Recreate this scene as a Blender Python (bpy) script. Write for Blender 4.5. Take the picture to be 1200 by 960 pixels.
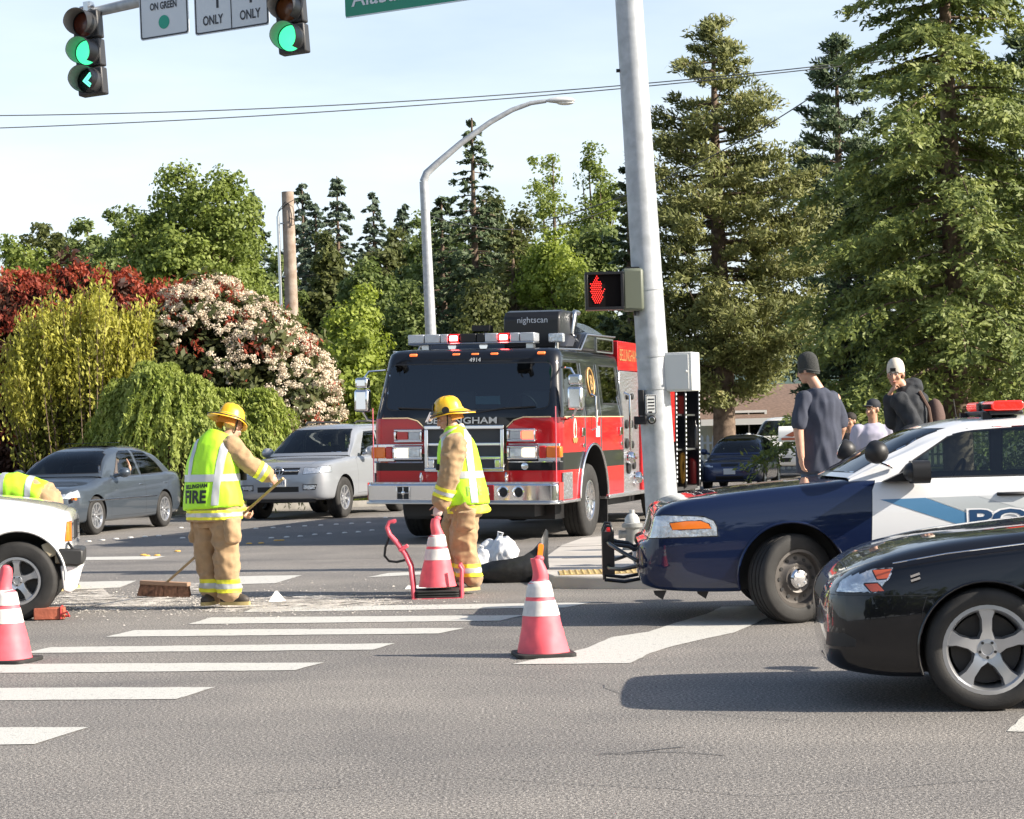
import bpy, bmesh, math, random
import numpy as np
from mathutils import Vector, Matrix, noise
from mathutils.bvhtree import BVHTree

for o in list(bpy.data.objects): bpy.data.objects.remove(o)
SC = bpy.context.scene
COL = SC.collection
rnd = random.Random(7)
rng = np.random.default_rng(7)
PI = math.pi
R = math.radians

# ------------------------------------------------------------------ camera
CAMH, FPX = 1.5, 2490.0
cam = bpy.data.cameras.new('camera')
cam.sensor_width = 36.0
cam.lens = FPX / 1200 * 36
cam.clip_start, cam.clip_end = 0.1, 6000
camo = bpy.data.objects.new('camera', cam)
COL.objects.link(camo)
CAMROT = Matrix.Rotation(PI/2 + math.atan(28/FPX), 3, 'X') @ Matrix.Rotation(R(-1.5), 3, 'Z')
camo.matrix_world = Matrix.Translation((0, 0, CAMH)) @ CAMROT.to_4x4()
SC.camera = camo

# ------------------------------------------------------------------ sky and sun
SUN_EL, SUN_AZ = 30.0, -15.0          # azimuth measured from +X towards +Y, degrees
w = bpy.data.worlds.new('World'); SC.world = w
w.use_nodes = True
nt = w.node_tree; nt.nodes.clear()
def _n(nt, t, **k):
    n = nt.nodes.new(t)
    for a, b in k.items():
        if a.startswith('i_'): n.inputs[a[2:].replace('_', ' ')].default_value = b
        else: setattr(n, a, b)
    return n
sky = _n(nt, 'ShaderNodeTexSky', sky_type='NISHITA', sun_disc=False)
sky.sun_elevation = R(SUN_EL); sky.sun_rotation = R(90 - SUN_AZ)
sky.air_density = 1.0; sky.dust_density = 1.6; sky.ozone_density = 1.2
tc = _n(nt, 'ShaderNodeTexCoord')
mp = _n(nt, 'ShaderNodeMapping'); mp.inputs['Scale'].default_value = (1.6, 1.6, 7.0)
mp.inputs['Location'].default_value = (0.3, 0.2, 0.4)
cl = _n(nt, 'ShaderNodeTexNoise', i_Scale=1.3, i_Detail=6.0, i_Roughness=0.55)
cr = _n(nt, 'ShaderNodeMapRange'); cr.inputs[1].default_value = .38; cr.inputs[2].default_value = .70
cr.inputs[3].default_value = .34; cr.inputs[4].default_value = .86
mx = _n(nt, 'ShaderNodeMix', data_type='RGBA')
mx.inputs[7].default_value = (6.9, 7.5, 8.2, 1)
bg = _n(nt, 'ShaderNodeBackground', i_Strength=0.095)
ow = _n(nt, 'ShaderNodeOutputWorld')
L = nt.links.new
L(tc.outputs['Generated'], mp.inputs['Vector']); L(mp.outputs[0], cl.inputs['Vector'])
sx = _n(nt, 'ShaderNodeSeparateXYZ'); L(tc.outputs['Generated'], sx.inputs[0])      # thin veil, optically thinner towards the zenith
el = _n(nt, 'ShaderNodeMapRange'); el.inputs[1].default_value = .0; el.inputs[2].default_value = .50; el.inputs[3].default_value = 1.; el.inputs[4].default_value = .06
L(sx.outputs[2], el.inputs[0]); ml = _n(nt, 'ShaderNodeMath', operation='MULTIPLY')
L(cl.outputs[0], cr.inputs[0]); L(cr.outputs[0], ml.inputs[0]); L(el.outputs[0], ml.inputs[1]); L(ml.outputs[0], mx.inputs[0]); L(sky.outputs[0], mx.inputs[6])
L(mx.outputs[2], bg.inputs['Color']); L(bg.outputs[0], ow.inputs['Surface'])

sl = bpy.data.lights.new('sun', 'SUN'); sl.energy = 5.0; sl.angle = R(0.5); sl.color = (1.0, 0.91, 0.78)
so = bpy.data.objects.new('sun', sl); COL.objects.link(so)
SUNV = Vector((math.cos(R(SUN_EL))*math.cos(R(SUN_AZ)), math.cos(R(SUN_EL))*math.sin(R(SUN_AZ)), math.sin(R(SUN_EL))))
so.rotation_euler = SUNV.to_track_quat('Z', 'Y').to_euler()
so.location = (40, -5, 30)

SC.view_settings.view_transform = 'Standard'
SC.view_settings.look = 'None'
SC.view_settings.exposure = 0.97
SC.view_settings.gamma = 1
SC.view_settings.use_curve_mapping = False
SC.render.resolution_x, SC.render.resolution_y = 1024, 819
SC.render.engine = 'CYCLES'
SC.cycles.max_bounces = 8
SC.cycles.transparent_max_bounces = 12

# ------------------------------------------------------------------ measuring helpers (where a thing stands in the place)
def ray(px, py): return CAMROT @ Vector(((px-600)/FPX, -(py-480)/FPX, -1))
def ground(px, py, z=0.0):
    d = ray(px, py); t = (z-CAMH)/d.z
    return Vector((0, 0, CAMH)) + d*t
def atd(px, py, Y):
    d = ray(px, py); return Vector((0, 0, CAMH)) + d*(Y/d.y)

# ------------------------------------------------------------------ materials
def mat(name, col, rough=.5, metal=0., coat=0., var=0., vscale=6., bump=0., bscale=60., emit=None, estr=1., spec=.5, col2=None, trans=0., sheen=0., coords='Object', detail=3.):
    m = bpy.data.materials.new(name); m.use_nodes = True
    nt = m.node_tree; b = nt.nodes['Principled BSDF']
    b.inputs['Base Color'].default_value = (*col, 1); b.inputs['Roughness'].default_value = rough
    b.inputs['Metallic'].default_value = metal; b.inputs['Coat Weight'].default_value = coat
    b.inputs['Coat Roughness'].default_value = .03; b.inputs['Specular IOR Level'].default_value = spec
    b.inputs['Transmission Weight'].default_value = trans; b.inputs['Sheen Weight'].default_value = sheen
    if emit is not None:
        b.inputs['Emission Color'].default_value = (*emit, 1); b.inputs['Emission Strength'].default_value = estr
    if var or col2 or bump:
        tc = _n(nt, 'ShaderNodeTexCoord')
    if var or col2:
        n = _n(nt, 'ShaderNodeTexNoise', i_Scale=vscale, i_Detail=detail); nt.links.new(tc.outputs[coords], n.inputs['Vector'])
        r = _n(nt, 'ShaderNodeValToRGB')
        c2 = col2 if col2 else tuple(min(1, c*(1+var)) for c in col)
        c1 = col if col2 else tuple(c*(1-var) for c in col)
        r.color_ramp.elements[0].color = (*c1, 1); r.color_ramp.elements[1].color = (*c2, 1)
        r.color_ramp.elements[0].position = .32; r.color_ramp.elements[1].position = .68
        nt.links.new(n.outputs[0], r.inputs[0]); nt.links.new(r.outputs[0], b.inputs['Base Color'])
    if bump:
        n2 = _n(nt, 'ShaderNodeTexNoise', i_Scale=bscale, i_Detail=4.); nt.links.new(tc.outputs[coords], n2.inputs['Vector'])
        bp = _n(nt, 'ShaderNodeBump', i_Strength=min(1, bump), i_Distance=.01); nt.links.new(n2.outputs[0], bp.inputs['Height'])
        nt.links.new(bp.outputs[0], b.inputs['Normal'])
    return m

def glass_mat(name, tint, refl=1.0, ior=1.65):
    m = bpy.data.materials.new(name); m.use_nodes = True; nt = m.node_tree; nt.nodes.clear()
    tr = _n(nt, 'ShaderNodeBsdfTransparent'); tr.inputs[0].default_value = (*tint, 1)
    gl = _n(nt, 'ShaderNodeBsdfGlossy'); gl.inputs['Roughness'].default_value = .02; gl.inputs['Color'].default_value = (refl, refl, refl, 1)
    fr = _n(nt, 'ShaderNodeFresnel', i_IOR=ior); mx = _n(nt, 'ShaderNodeMixShader'); o = _n(nt, 'ShaderNodeOutputMaterial')
    nt.links.new(fr.outputs[0], mx.inputs[0]); nt.links.new(tr.outputs[0], mx.inputs[1]); nt.links.new(gl.outputs[0], mx.inputs[2]); nt.links.new(mx.outputs[0], o.inputs[0])
    return m

def leaf_mat(name, c1, c2, c3=None, vscale=.9, transl=.35, rough=.55):
    m = bpy.data.materials.new(name); m.use_nodes = True; nt = m.node_tree; b = nt.nodes['Principled BSDF']; o = nt.nodes['Material Output']
    tc = _n(nt, 'ShaderNodeTexCoord'); n = _n(nt, 'ShaderNodeTexNoise', i_Scale=vscale, i_Detail=5., i_Roughness=.7)
    nt.links.new(tc.outputs['Object'], n.inputs['Vector'])
    r = _n(nt, 'ShaderNodeValToRGB'); e = r.color_ramp.elements
    e[0].color = (*c1, 1); e[0].position = .36; e[1].color = (*c2, 1); e[1].position = .62
    if c3:
        x = r.color_ramp.elements.new(.72); x.color = (*c3, 1)
    nt.links.new(n.outputs[0], r.inputs[0]); nt.links.new(r.outputs[0], b.inputs['Base Color'])
    b.inputs['Roughness'].default_value = rough; b.inputs['Specular IOR Level'].default_value = .25
    t = _n(nt, 'ShaderNodeBsdfTranslucent'); hs = _n(nt, 'ShaderNodeHueSaturation', i_Saturation=1.1, i_Value=1.2)
    nt.links.new(r.outputs[0], hs.inputs['Color']); nt.links.new(hs.outputs[0], t.inputs[0])
    mx = _n(nt, 'ShaderNodeMixShader'); mx.inputs[0].default_value = transl
    nt.links.new(b.outputs[0], mx.inputs[1]); nt.links.new(t.outputs[0], mx.inputs[2]); nt.links.new(mx.outputs[0], o.inputs[0])
    return m

# ------------------------------------------------------------------ object helpers
def tag(o, label, cat, group=None):
    o['label'] = label; o['category'] = cat
    if group: o['group'] = group
    return o
def struct(o): o['kind'] = 'structure'; return o
def empty(name, loc, rz=0., label=None, cat=None, group=None, rx=0.):
    o = bpy.data.objects.new(name, None); COL.objects.link(o); o.location = loc; o.rotation_euler = (rx, 0, rz)
    o.empty_display_size = .2
    if label: tag(o, label, cat, group)
    return o
def link_mesh(name, me, mats, parent=None, sharp=38.):
    if not isinstance(mats, (list, tuple)): mats = [mats]
    for m in mats: me.materials.append(m)
    o = bpy.data.objects.new(name, me); COL.objects.link(o)
    if parent is not None: o.parent = parent
    if sharp:
        me.polygons.foreach_set('use_smooth', np.ones(len(me.polygons), bool))
        bm = bmesh.new(); bm.from_mesh(me); a = math.radians(sharp)
        for e in bm.edges:
            if len(e.link_faces) == 2 and e.calc_face_angle(0) > a: e.smooth = False
        bm.to_mesh(me); bm.free()
    return o
def copy_tree(o, parent=None):
    c = o.copy(); COL.objects.link(c); c.parent = parent
    for ch in list(o.children): copy_tree(ch, c)
    return c

def basis(d):
    d = Vector(d).normalized(); a = Vector((0, 0, 1)) if abs(d.z) < .95 else Vector((1, 0, 0))
    u = a.cross(d).normalized(); return u, d.cross(u), d

class MB:
    """collects shapes, then links them as one mesh object"""
    def __init__(s): s.v = []; s.f = []; s.m = []
    def add(s, vs, fs, m=0):
        k = len(s.v); s.v += [tuple(v) for v in vs]; s.f += [tuple(i+k for i in f) for f in fs]; s.m += [m]*len(fs); return s
    def box(s, c, d, rot=None, m=0, taper=1.):
        c = Vector(c); vs = []
        for sx, sy, sz in ((-1,-1,-1),(1,-1,-1),(1,1,-1),(-1,1,-1),(-1,-1,1),(1,-1,1),(1,1,1),(-1,1,1)):
            t = taper if sz > 0 else 1
            p = Vector((sx*d[0]/2*t, sy*d[1]/2*t, sz*d[2]/2))
            vs.append(c + (rot @ p if rot is not None else p))
        return s.add(vs, [(0,3,2,1),(4,5,6,7),(0,1,5,4),(1,2,6,5),(2,3,7,6),(3,0,4,7)], m)
    def bx(s, x0, x1, y0, y1, z0, z1, m=0): return s.box(((x0+x1)/2,(y0+y1)/2,(z0+z1)/2), (abs(x1-x0),abs(y1-y0),abs(z1-z0)), None, m)
    def cyl(s, p0, p1, r0, r1=None, n=16, m=0, cap=True):
        p0, p1 = Vector(p0), Vector(p1); r1 = r0 if r1 is None else r1; u, v, _ = basis(p1-p0); vs = []; fs = []
        for p, r in ((p0, r0), (p1, r1)):
            for i in range(n):
                a = 2*PI*i/n; vs.append(p + u*math.cos(a)*r + v*math.sin(a)*r)
        for i in range(n): j = (i+1) % n; fs.append((i, j, j+n, i+n))
        if cap: fs += [tuple(range(n-1, -1, -1)), tuple(range(n, 2*n))]
        return s.add(vs, fs, m)
    def tube(s, pts, r, n=8, m=0, closed=False):
        pts = [Vector(p) for p in pts]; k = len(pts); vs = []; fs = []; pu = None
        for i, p in enumerate(pts):
            a = pts[(i-1) % k] if (closed or i > 0) else p; b = pts[(i+1) % k] if (closed or i < k-1) else p
            d = (b-a).normalized()
            if pu is None: u, v, _ = basis(d)
            else:
                u = (pu - d*pu.dot(d)).normalized(); v = d.cross(u)
            pu = u; rr = r[i] if isinstance(r, (list, tuple)) else r
            for j in range(n):
                t = 2*PI*j/n; vs.append(p + u*math.cos(t)*rr + v*math.sin(t)*rr)
        for i in range(k if closed else k-1):
            i2 = (i+1) % k
            for j in range(n):
                j2 = (j+1) % n; fs.append((i*n+j, i*n+j2, i2*n+j2, i2*n+j))
        if not closed: fs += [tuple(range(n-1, -1, -1)), tuple(range((k-1)*n, k*n))]
        return s.add(vs, fs, m)
    def lathe(s, prof, o=(0,0,0), axis=(0,0,1), n=24, m=0, cap=True):
        """prof: list of (radius, height along axis)"""
        u, v, d = basis(axis); o = Vector(o); vs = []; fs = []; k = len(prof)
        for r, h in prof:
            for i in range(n):
                a = 2*PI*i/n; vs.append(o + d*h + u*math.cos(a)*r + v*math.sin(a)*r)
        for q in range(k-1):
            for i in range(n):
                j = (i+1) % n; fs.append((q*n+i, q*n+j, (q+1)*n+j, (q+1)*n+i))
        if cap and prof[0][0] > 1e-4: fs.append(tuple(range(n-1, -1, -1)))
        if cap and prof[-1][0] > 1e-4: fs.append(tuple(range((k-1)*n, k*n)))
        return s.add(vs, fs, m)
    def ell(s, c, r, n=12, rot=None, m=0):
        c = Vector(c); r = (r, r, r) if not isinstance(r, (tuple, list)) else r; vs = []; fs = []
        h = n//2
        for i in range(1, h):
            t = PI*i/h
            for j in range(n):
                a = 2*PI*j/n; p = Vector((r[0]*math.sin(t)*math.cos(a), r[1]*math.sin(t)*math.sin(a), r[2]*math.cos(t)))
                vs.append(c + (rot @ p if rot is not None else p))
        for q in (1, -1):
            p = Vector((0, 0, r[2]*q)); vs.append(c + (rot @ p if rot is not None else p))
        N = (h-1)*n
        for i in range(h-2):
            for j in range(n):
                k = (j+1) % n; fs.append((i*n+j, (i+1)*n+j, (i+1)*n+k, i*n+k))
        for j in range(n):
            k = (j+1) % n; fs.append((N, j, k)); fs.append((N+1, (h-2)*n+k, (h-2)*n+j))
        return s.add(vs, fs, m)
    def prism(s, poly, a, b, plane='xz', m=0):
        """poly in a coordinate plane, extruded from a to b on the third axis"""
        def P(p, h): return {'xz': (p[0], h, p[1]), 'yz': (h, p[0], p[1]), 'xy': (p[0], p[1], h)}[plane]
        n = len(poly); vs = [P(p, a) for p in poly] + [P(p, b) for p in poly]
        fs = [tuple(range(n)), tuple(range(2*n-1, n-1, -1))] + [(i, i+n, (i+1) % n+n, (i+1) % n) for i in range(n)]
        return s.add(vs, fs, m)
    def frame(s, x0, x1, z0, z1, t, y0, y1, plane='xz', m=0):
        """rectangular frame with bar width t"""
        for r in ((x0, x1, z0, z0+t), (x0, x1, z1-t, z1), (x0, x0+t, z0+t, z1-t), (x1-t, x1, z0+t, z1-t)):
            s.prism([(r[0], r[2]), (r[1], r[2]), (r[1], r[3]), (r[0], r[3])], y0, y1, plane, m)
        return s
    def mesh(s, name):
        me = bpy.data.meshes.new(name); me.from_pydata(s.v, [], s.f)
        if any(s.m): me.polygons.foreach_set('material_index', s.m)
        bm = bmesh.new(); bm.from_mesh(me); bmesh.ops.recalc_face_normals(bm, faces=bm.faces); bm.to_mesh(me); bm.free()
        return me
    def build(s, name, mats, parent=None, bevel=0., sharp=38., seg=2):
        o = link_mesh(name, s.mesh(name), mats, parent, sharp)
        if bevel:
            b = o.modifiers.new('bevel', 'BEVEL'); b.width = bevel; b.segments = seg; b.limit_method = 'ANGLE'; b.angle_limit = R(40)
            b.harden_normals = False
        return o

def rrect(x0, x1, z0, z1, r, n=4):
    P = []
    for cx, cz, a in ((x1-r, z1-r, 0), (x0+r, z1-r, 90), (x0+r, z0+r, 180), (x1-r, z0+r, 270)):
        for i in range(n+1):
            t = R(a+90*i/n); P.append((cx+r*math.cos(t), cz+r*math.sin(t)))
    return P

_font_cache = {}
def text_obj(name, txt, m, origin, right, up, size, parent=None, depth=.004, align='CENTER', surf=None, width=None, bold=0.):
    """flat lettering; surf = BVH of a surface it is laid on"""
    cu = bpy.data.curves.new(name, 'FONT'); cu.body = txt; cu.size = size; cu.align_x = align; cu.resolution_u = 3
    cu.offset = bold
    to = bpy.data.objects.new(name, cu); COL.objects.link(to)
    me = bpy.data.meshes.new_from_object(to.evaluated_get(bpy.context.evaluated_depsgraph_get()))
    bpy.data.objects.remove(to)
    right, up = Vector(right).normalized(), Vector(up).normalized(); nrm = right.cross(up); origin = Vector(origin)
    bm = bmesh.new(); bm.from_mesh(me)
    if width:
        xs = [v.co.x for v in bm.verts]; k = width/(max(xs)-min(xs))
        for v in bm.verts: v.co.x *= k
    if surf is not None: bmesh.ops.subdivide_edges(bm, edges=[e for e in bm.edges if e.calc_length() > size*.25], cuts=2)
    for v in bm.verts:
        p = origin + right*v.co.x + up*v.co.y
        if surf is not None:
            h = surf.ray_cast(p + nrm*.6, -nrm, 1.2)
            if h[0] is not None: p = h[0] + nrm*.004
        else: p = p + nrm*depth
        v.co = p
    bm.normal_update(); bm.to_mesh(me); bm.free(); me.materials.clear()
    return link_mesh(name, me, m, parent, 0)

def pchip(xs, ys, xq):
    xs = np.asarray(xs, float); ys = np.asarray(ys, float); xq = np.asarray(xq, float)
    if len(xs) == 2: return np.interp(xq, xs, ys)
    h = np.diff(xs); d = np.diff(ys)/h; m = np.zeros(len(xs))
    for i in range(1, len(xs)-1):
        if d[i-1]*d[i] > 0:
            w1 = 2*h[i]+h[i-1]; w2 = h[i]+2*h[i-1]; m[i] = (w1+w2)/(w1/d[i-1]+w2/d[i])
    m[0] = d[0]; m[-1] = d[-1]
    k = np.clip(np.searchsorted(xs, xq)-1, 0, len(xs)-2); t = np.clip((xq-xs[k])/h[k], 0, 1)
    return ((2*t**3-3*t**2+1)*ys[k] + (t**3-2*t**2+t)*h[k]*m[k] + (-2*t**3+3*t**2)*ys[k+1] + (t**3-t**2)*h[k]*m[k+1])

def inside(poly, x, y):
    c = False; n = len(poly); j = n-1
    for i in range(n):
        xi, yi = poly[i]; xj, yj = poly[j]
        if (yi > y) != (yj > y) and x < (xj-xi)*(y-yi)/(yj-yi)+xi: c = not c
        j = i
    return c

def eval_mesh(o):
    me = bpy.data.meshes.new_from_object(o.evaluated_get(bpy.context.evaluated_depsgraph_get()))
    return me
def bool_diff(me, cutter):
    a = bpy.data.objects.new('tmp_a', me); b = bpy.data.objects.new('tmp_b', cutter)
    COL.objects.link(a); COL.objects.link(b)
    md = a.modifiers.new('b', 'BOOLEAN'); md.object = b; md.operation = 'DIFFERENCE'; md.solver = 'EXACT'
    bpy.context.view_layer.update()
    r = eval_mesh(a)
    bpy.data.objects.remove(a); bpy.data.objects.remove(b)
    return r
def cut_poly(bm, poly, ax, filt):
    """cut the surface along a polygon drawn in a coordinate plane; returns the faces inside it"""
    i, j = ax; n = len(poly); k = 3-i-j
    for q in range(n):
        p0, p1 = poly[q], poly[(q+1) % n]
        lo = (min(p0[0], p1[0])-.02, min(p0[1], p1[1])-.02); hi = (max(p0[0], p1[0])+.02, max(p0[1], p1[1])+.02)
        fs = []
        for f in bm.faces:
            if not filt(f): continue
            cs = [v.co for v in f.verts]
            if max(c[i] for c in cs) < lo[0] or min(c[i] for c in cs) > hi[0] or max(c[j] for c in cs) < lo[1] or min(c[j] for c in cs) > hi[1]: continue
            fs.append(f)
        if not fs: continue
        co = Vector((0, 0, 0)); co[i], co[j] = p0; no = Vector((0, 0, 0)); no[i] = p1[1]-p0[1]; no[j] = -(p1[0]-p0[0])
        if no.length < 1e-9: continue
        es = {e for f in fs for e in f.edges}; vs = {v for f in fs for v in f.verts}
        bmesh.ops.bisect_plane(bm, geom=list(vs)+list(es)+fs, dist=1e-5, plane_co=co, plane_no=no.normalized())
    out = []
    for f in bm.faces:
        if filt(f):
            c = f.calc_center_median()
            if inside(poly, c[i], c[j]): out.append(f)
    return out
def lift(bm, faces, name, mats, parent, ring=0., ring_mat=1, offset=0., sharp=30., keep=False, single=False):
    """take faces off a surface as an object of their own; ring = width of the gap or seal left round them"""
    if not faces: return None
    faces = [f for f in faces if f.is_valid]
    if ring:
        r = bmesh.ops.inset_region(bm, faces=faces, thickness=ring, use_even_offset=False, use_boundary=True)
        for f in r['faces']: f.material_index = ring_mat
        faces = [f for f in faces if f.is_valid]
    if single:                                   # one connected piece only
        left = set(faces); best = []
        while left:
            st = [left.pop()]; comp = list(st)
            while st:
                f = st.pop()
                for e in f.edges:
                    for f2 in e.link_faces:
                        if f2 in left: left.discard(f2); st.append(f2); comp.append(f2)
            if len(comp) > len(best): best = comp
        faces = best
    vm = {}; vs = []; fs = []; mi = []
    for f in faces:
        for v in f.verts:
            if v not in vm: vm[v] = len(vs); vs.append(v.co + v.normal*offset)
        fs.append([vm[v] for v in f.verts]); mi.append(f.material_index)
    if not keep: bmesh.ops.delete(bm, geom=faces, context='FACES_ONLY')
    me = bpy.data.meshes.new(name); me.from_pydata([tuple(v) for v in vs], [], fs)
    if isinstance(mats, (list, tuple)): me.polygons.foreach_set('material_index', mi)
    return link_mesh(name, me, mats, parent, sharp)
def bvh(me): 
    bm = bmesh.new(); bm.from_mesh(me); t = BVHTree.FromBMesh(bm); bm.free(); return t

# ------------------------------------------------------------------ ground, road, pavement
def asphalt_mat():
    m = bpy.data.materials.new('asphalt'); m.use_nodes = True; nt = m.node_tree; b = nt.nodes['Principled BSDF']; L = nt.links.new
    tc = _n(nt, 'ShaderNodeTexCoord')
    a = _n(nt, 'ShaderNodeTexNoise', i_Scale=62., i_Detail=4., i_Roughness=.8); L(tc.outputs['Object'], a.inputs['Vector'])
    v = _n(nt, 'ShaderNodeTexVoronoi', i_Scale=130.); L(tc.outputs['Object'], v.inputs['Vector'])
    big = _n(nt, 'ShaderNodeTexNoise', i_Scale=.55, i_Detail=5., i_Roughness=.6); L(tc.outputs['Object'], big.inputs['Vector'])
    mp = _n(nt, 'ShaderNodeMapping'); mp.inputs['Scale'].default_value = (.12, 1.3, 1); mp.inputs['Rotation'].default_value = (0, 0, .06); L(tc.outputs['Object'], mp.inputs['Vector'])
    st = _n(nt, 'ShaderNodeTexNoise', i_Scale=1.2, i_Detail=3.); L(mp.outputs[0], st.inputs['Vector'])
    r = _n(nt, 'ShaderNodeValToRGB'); e = r.color_ramp.elements
    e[0].position = .36; e[0].color = (.050, .048, .048, 1); e[1].position = .64; e[1].color = (.50, .475, .445, 1)
    x = e.new(.5); x.color = (.185, .176, .168, 1)
    L(a.outputs[0], r.inputs[0])
    r2 = _n(nt, 'ShaderNodeValToRGB'); r2.color_ramp.elements[0].position = .25; r2.color_ramp.elements[0].color = (.72, .72, .73, 1)
    r2.color_ramp.elements[1].position = .7; r2.color_ramp.elements[1].color = (1.12, 1.1, 1.06, 1); L(big.outputs[0], r2.inputs[0])
    r3 = _n(nt, 'ShaderNodeValToRGB'); r3.color_ramp.elements[0].position = .3; r3.color_ramp.elements[0].color = (.90, .90, .90, 1)
    r3.color_ramp.elements[1].position = .65; r3.color_ramp.elements[1].color = (1.04, 1.03, 1.02, 1); L(st.outputs[0], r3.inputs[0])
    m1 = _n(nt, 'ShaderNodeMix', data_type='RGBA', blend_type='MULTIPLY'); m1.inputs[0].default_value = 1
    L(r.outputs[0], m1.inputs[6]); L(r2.outputs[0], m1.inputs[7])
    m2 = _n(nt, 'ShaderNodeMix', data_type='RGBA', blend_type='MULTIPLY'); m2.inputs[0].default_value = 1
    L(m1.outputs[2], m2.inputs[6]); L(r3.outputs[0], m2.inputs[7]); L(m2.outputs[2], b.inputs['Base Color'])
    b.inputs['Roughness'].default_value = .82; b.inputs['Specular IOR Level'].default_value = .3
    bp = _n(nt, 'ShaderNodeBump', i_Strength=.55, i_Distance=.006); L(v.outputs[0], bp.inputs['Height']); L(bp.outputs[0], b.inputs['Normal'])
    return m
M = {}
M['asphalt'] = asphalt_mat()
def paint_mat(name, c):
    """worn road paint: asphalt shows through chips"""
    m = mat(name, c, .65, bump=.5, bscale=90)
    nt = m.node_tree; b = nt.nodes['Principled BSDF']; tc = _n(nt, 'ShaderNodeTexCoord')
    n = _n(nt, 'ShaderNodeTexNoise', i_Scale=26., i_Detail=8., i_Roughness=.75); nt.links.new(tc.outputs['Object'], n.inputs['Vector'])
    r = _n(nt, 'ShaderNodeValToRGB'); e = r.color_ramp.elements; e[0].position = .34; e[0].color = (.24, .235, .225, 1); e[1].position = .46; e[1].color = (*c, 1)
    x = e.new(.7); x.color = (*(q*.9 for q in c), 1)
    nt.links.new(n.outputs[0], r.inputs[0]); nt.links.new(r.outputs[0], b.inputs['Base Color'])
    return m
M['paint'] = paint_mat('road_paint', (.55, .54, .50))
M['concrete'] = mat('concrete', (.44, .41, .37), .85, var=.12, vscale=2.2, bump=.35, bscale=80)
M['kerb'] = mat('kerb_concrete', (.34, .32, .29), .85, var=.2, vscale=4., bump=.4, bscale=60)
M['grass'] = mat('grass_ground', (.05, .075, .02), .9, col2=(.10, .10, .04), vscale=1.1, bump=.8, bscale=30)
M['dark'] = mat('black_plastic', (.012, .012, .013), .5)
M['rubber'] = mat('tyre_rubber', (.022, .021, .020), .75, var=.3, vscale=9., bump=.15, bscale=120)
M['chrome'] = mat('chrome', (.82, .82, .83), .09, metal=1.)
M['alu'] = mat('aluminium', (.62, .63, .64), .3, metal=1., bump=.08, bscale=40)
M['steel'] = mat('galvanised_steel', (.40, .42, .44), .55, metal=.25, var=.16, vscale=9., bump=.1, bscale=60, detail=6.)
M['white'] = mat('white_paint_metal', (.72, .72, .70), .45)
M['black'] = mat('black_paint', (.012, .012, .014), .32)
M['amber'] = mat('amber_lens', (.85, .20, .02), .15, coat=.6)
M['redlens'] = mat('red_lens', (.55, .015, .012), .15, coat=.6)
M['redlit'] = mat('lit_red_lamp', (.9, .05, .04), .2, emit=(1, .12, .08), estr=7.)
M['lamp'] = mat('clear_lamp', (.50, .54, .58), .16, metal=.55, coat=1., bump=.9, bscale=26, col2=(.80, .82, .84), vscale=13.)
M['glass'] = glass_mat('car_glass', (.52, .60, .60), .95)
M['glassdark'] = glass_mat('tinted_glass', (.12, .16, .17), .95)
M['lensglass'] = glass_mat('lamp_cover_glass', (.86, .89, .92), 1.)
M['bark'] = mat('bark', (.085, .058, .042), .95, col2=(.20, .145, .105), vscale=7., bump=1., bscale=22)
M['wood'] = mat('weathered_wood', (.27, .20, .15), .85, col2=(.40, .33, .27), vscale=5., bump=.5, bscale=40)

g = MB(); g.add([(-900, -60, -.03), (900, -60, -.03), (900, 1500, -.03), (-900, 1500, -.03)], [(0, 1, 2, 3)])
struct(g.build('ground', M['grass'], None, sharp=0))
road_poly = [(-120, -40), (120, -40), (120, 33), (30, 33), (13.5, 40), (12.5, 100), (3.5, 100), (1.5, 50), (-2, 46.2), (-8, 44.6), (-18, 43.6), (-120, 42)]
g = MB(); g.add([(x, y, 0) for x, y in road_poly], [tuple(range(len(road_poly)))])
road = struct(g.build('road', M['asphalt'], None, sharp=0))
# kerb along the hedge side
g = MB()
kp = [(-120, 42.1), (-18, 43.7), (-8, 44.7), (-2, 46.3), (1.4, 50.2), (3.4, 100)]
for (x0, y0), (x1, y1) in zip(kp, kp[1:]):
    d = Vector((x1-x0, y1-y0, 0)).normalized(); nn = Vector((-d.y, d.x, 0))*.16
    a, b = Vector((x0, y0, 0)), Vector((x1, y1, 0))
    g.add([a-Vector((0,0,.05)), b-Vector((0,0,.05)), b+Vector((0,0,.13)), a+Vector((0,0,.13)), a+nn-Vector((0,0,.05)), b+nn-Vector((0,0,.05)), b+nn+Vector((0,0,.13)), a+nn+Vector((0,0,.13))],
          [(0,1,2,3),(3,2,6,7),(7,6,5,4)])
struct(g.build('kerb', M['kerb'], None, sharp=0))
# verge behind that kerb: low bank of rough grass
g = MB(); nx = 60
vs = []; fs = []
for i in range(nx+1):
    x = -60 + i*1.1; y = float(np.interp(x, [k[0] for k in kp], [k[1] for k in kp])) + .17
    for j, (dy, dz) in enumerate(((0, .12), (1.2, .2), (3, .3), (9, .35), (30, .3))):
        vs.append((x, y+dy, dz + .05*noise.noise((x*.5, dy, 3))))
for i in range(nx):
    for j in range(4): fs.append((i*5+j, (i+1)*5+j, (i+1)*5+j+1, i*5+j+1))
g.add(vs, fs); verge = struct(g.build('verge', M['grass'], None, sharp=60))

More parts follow.
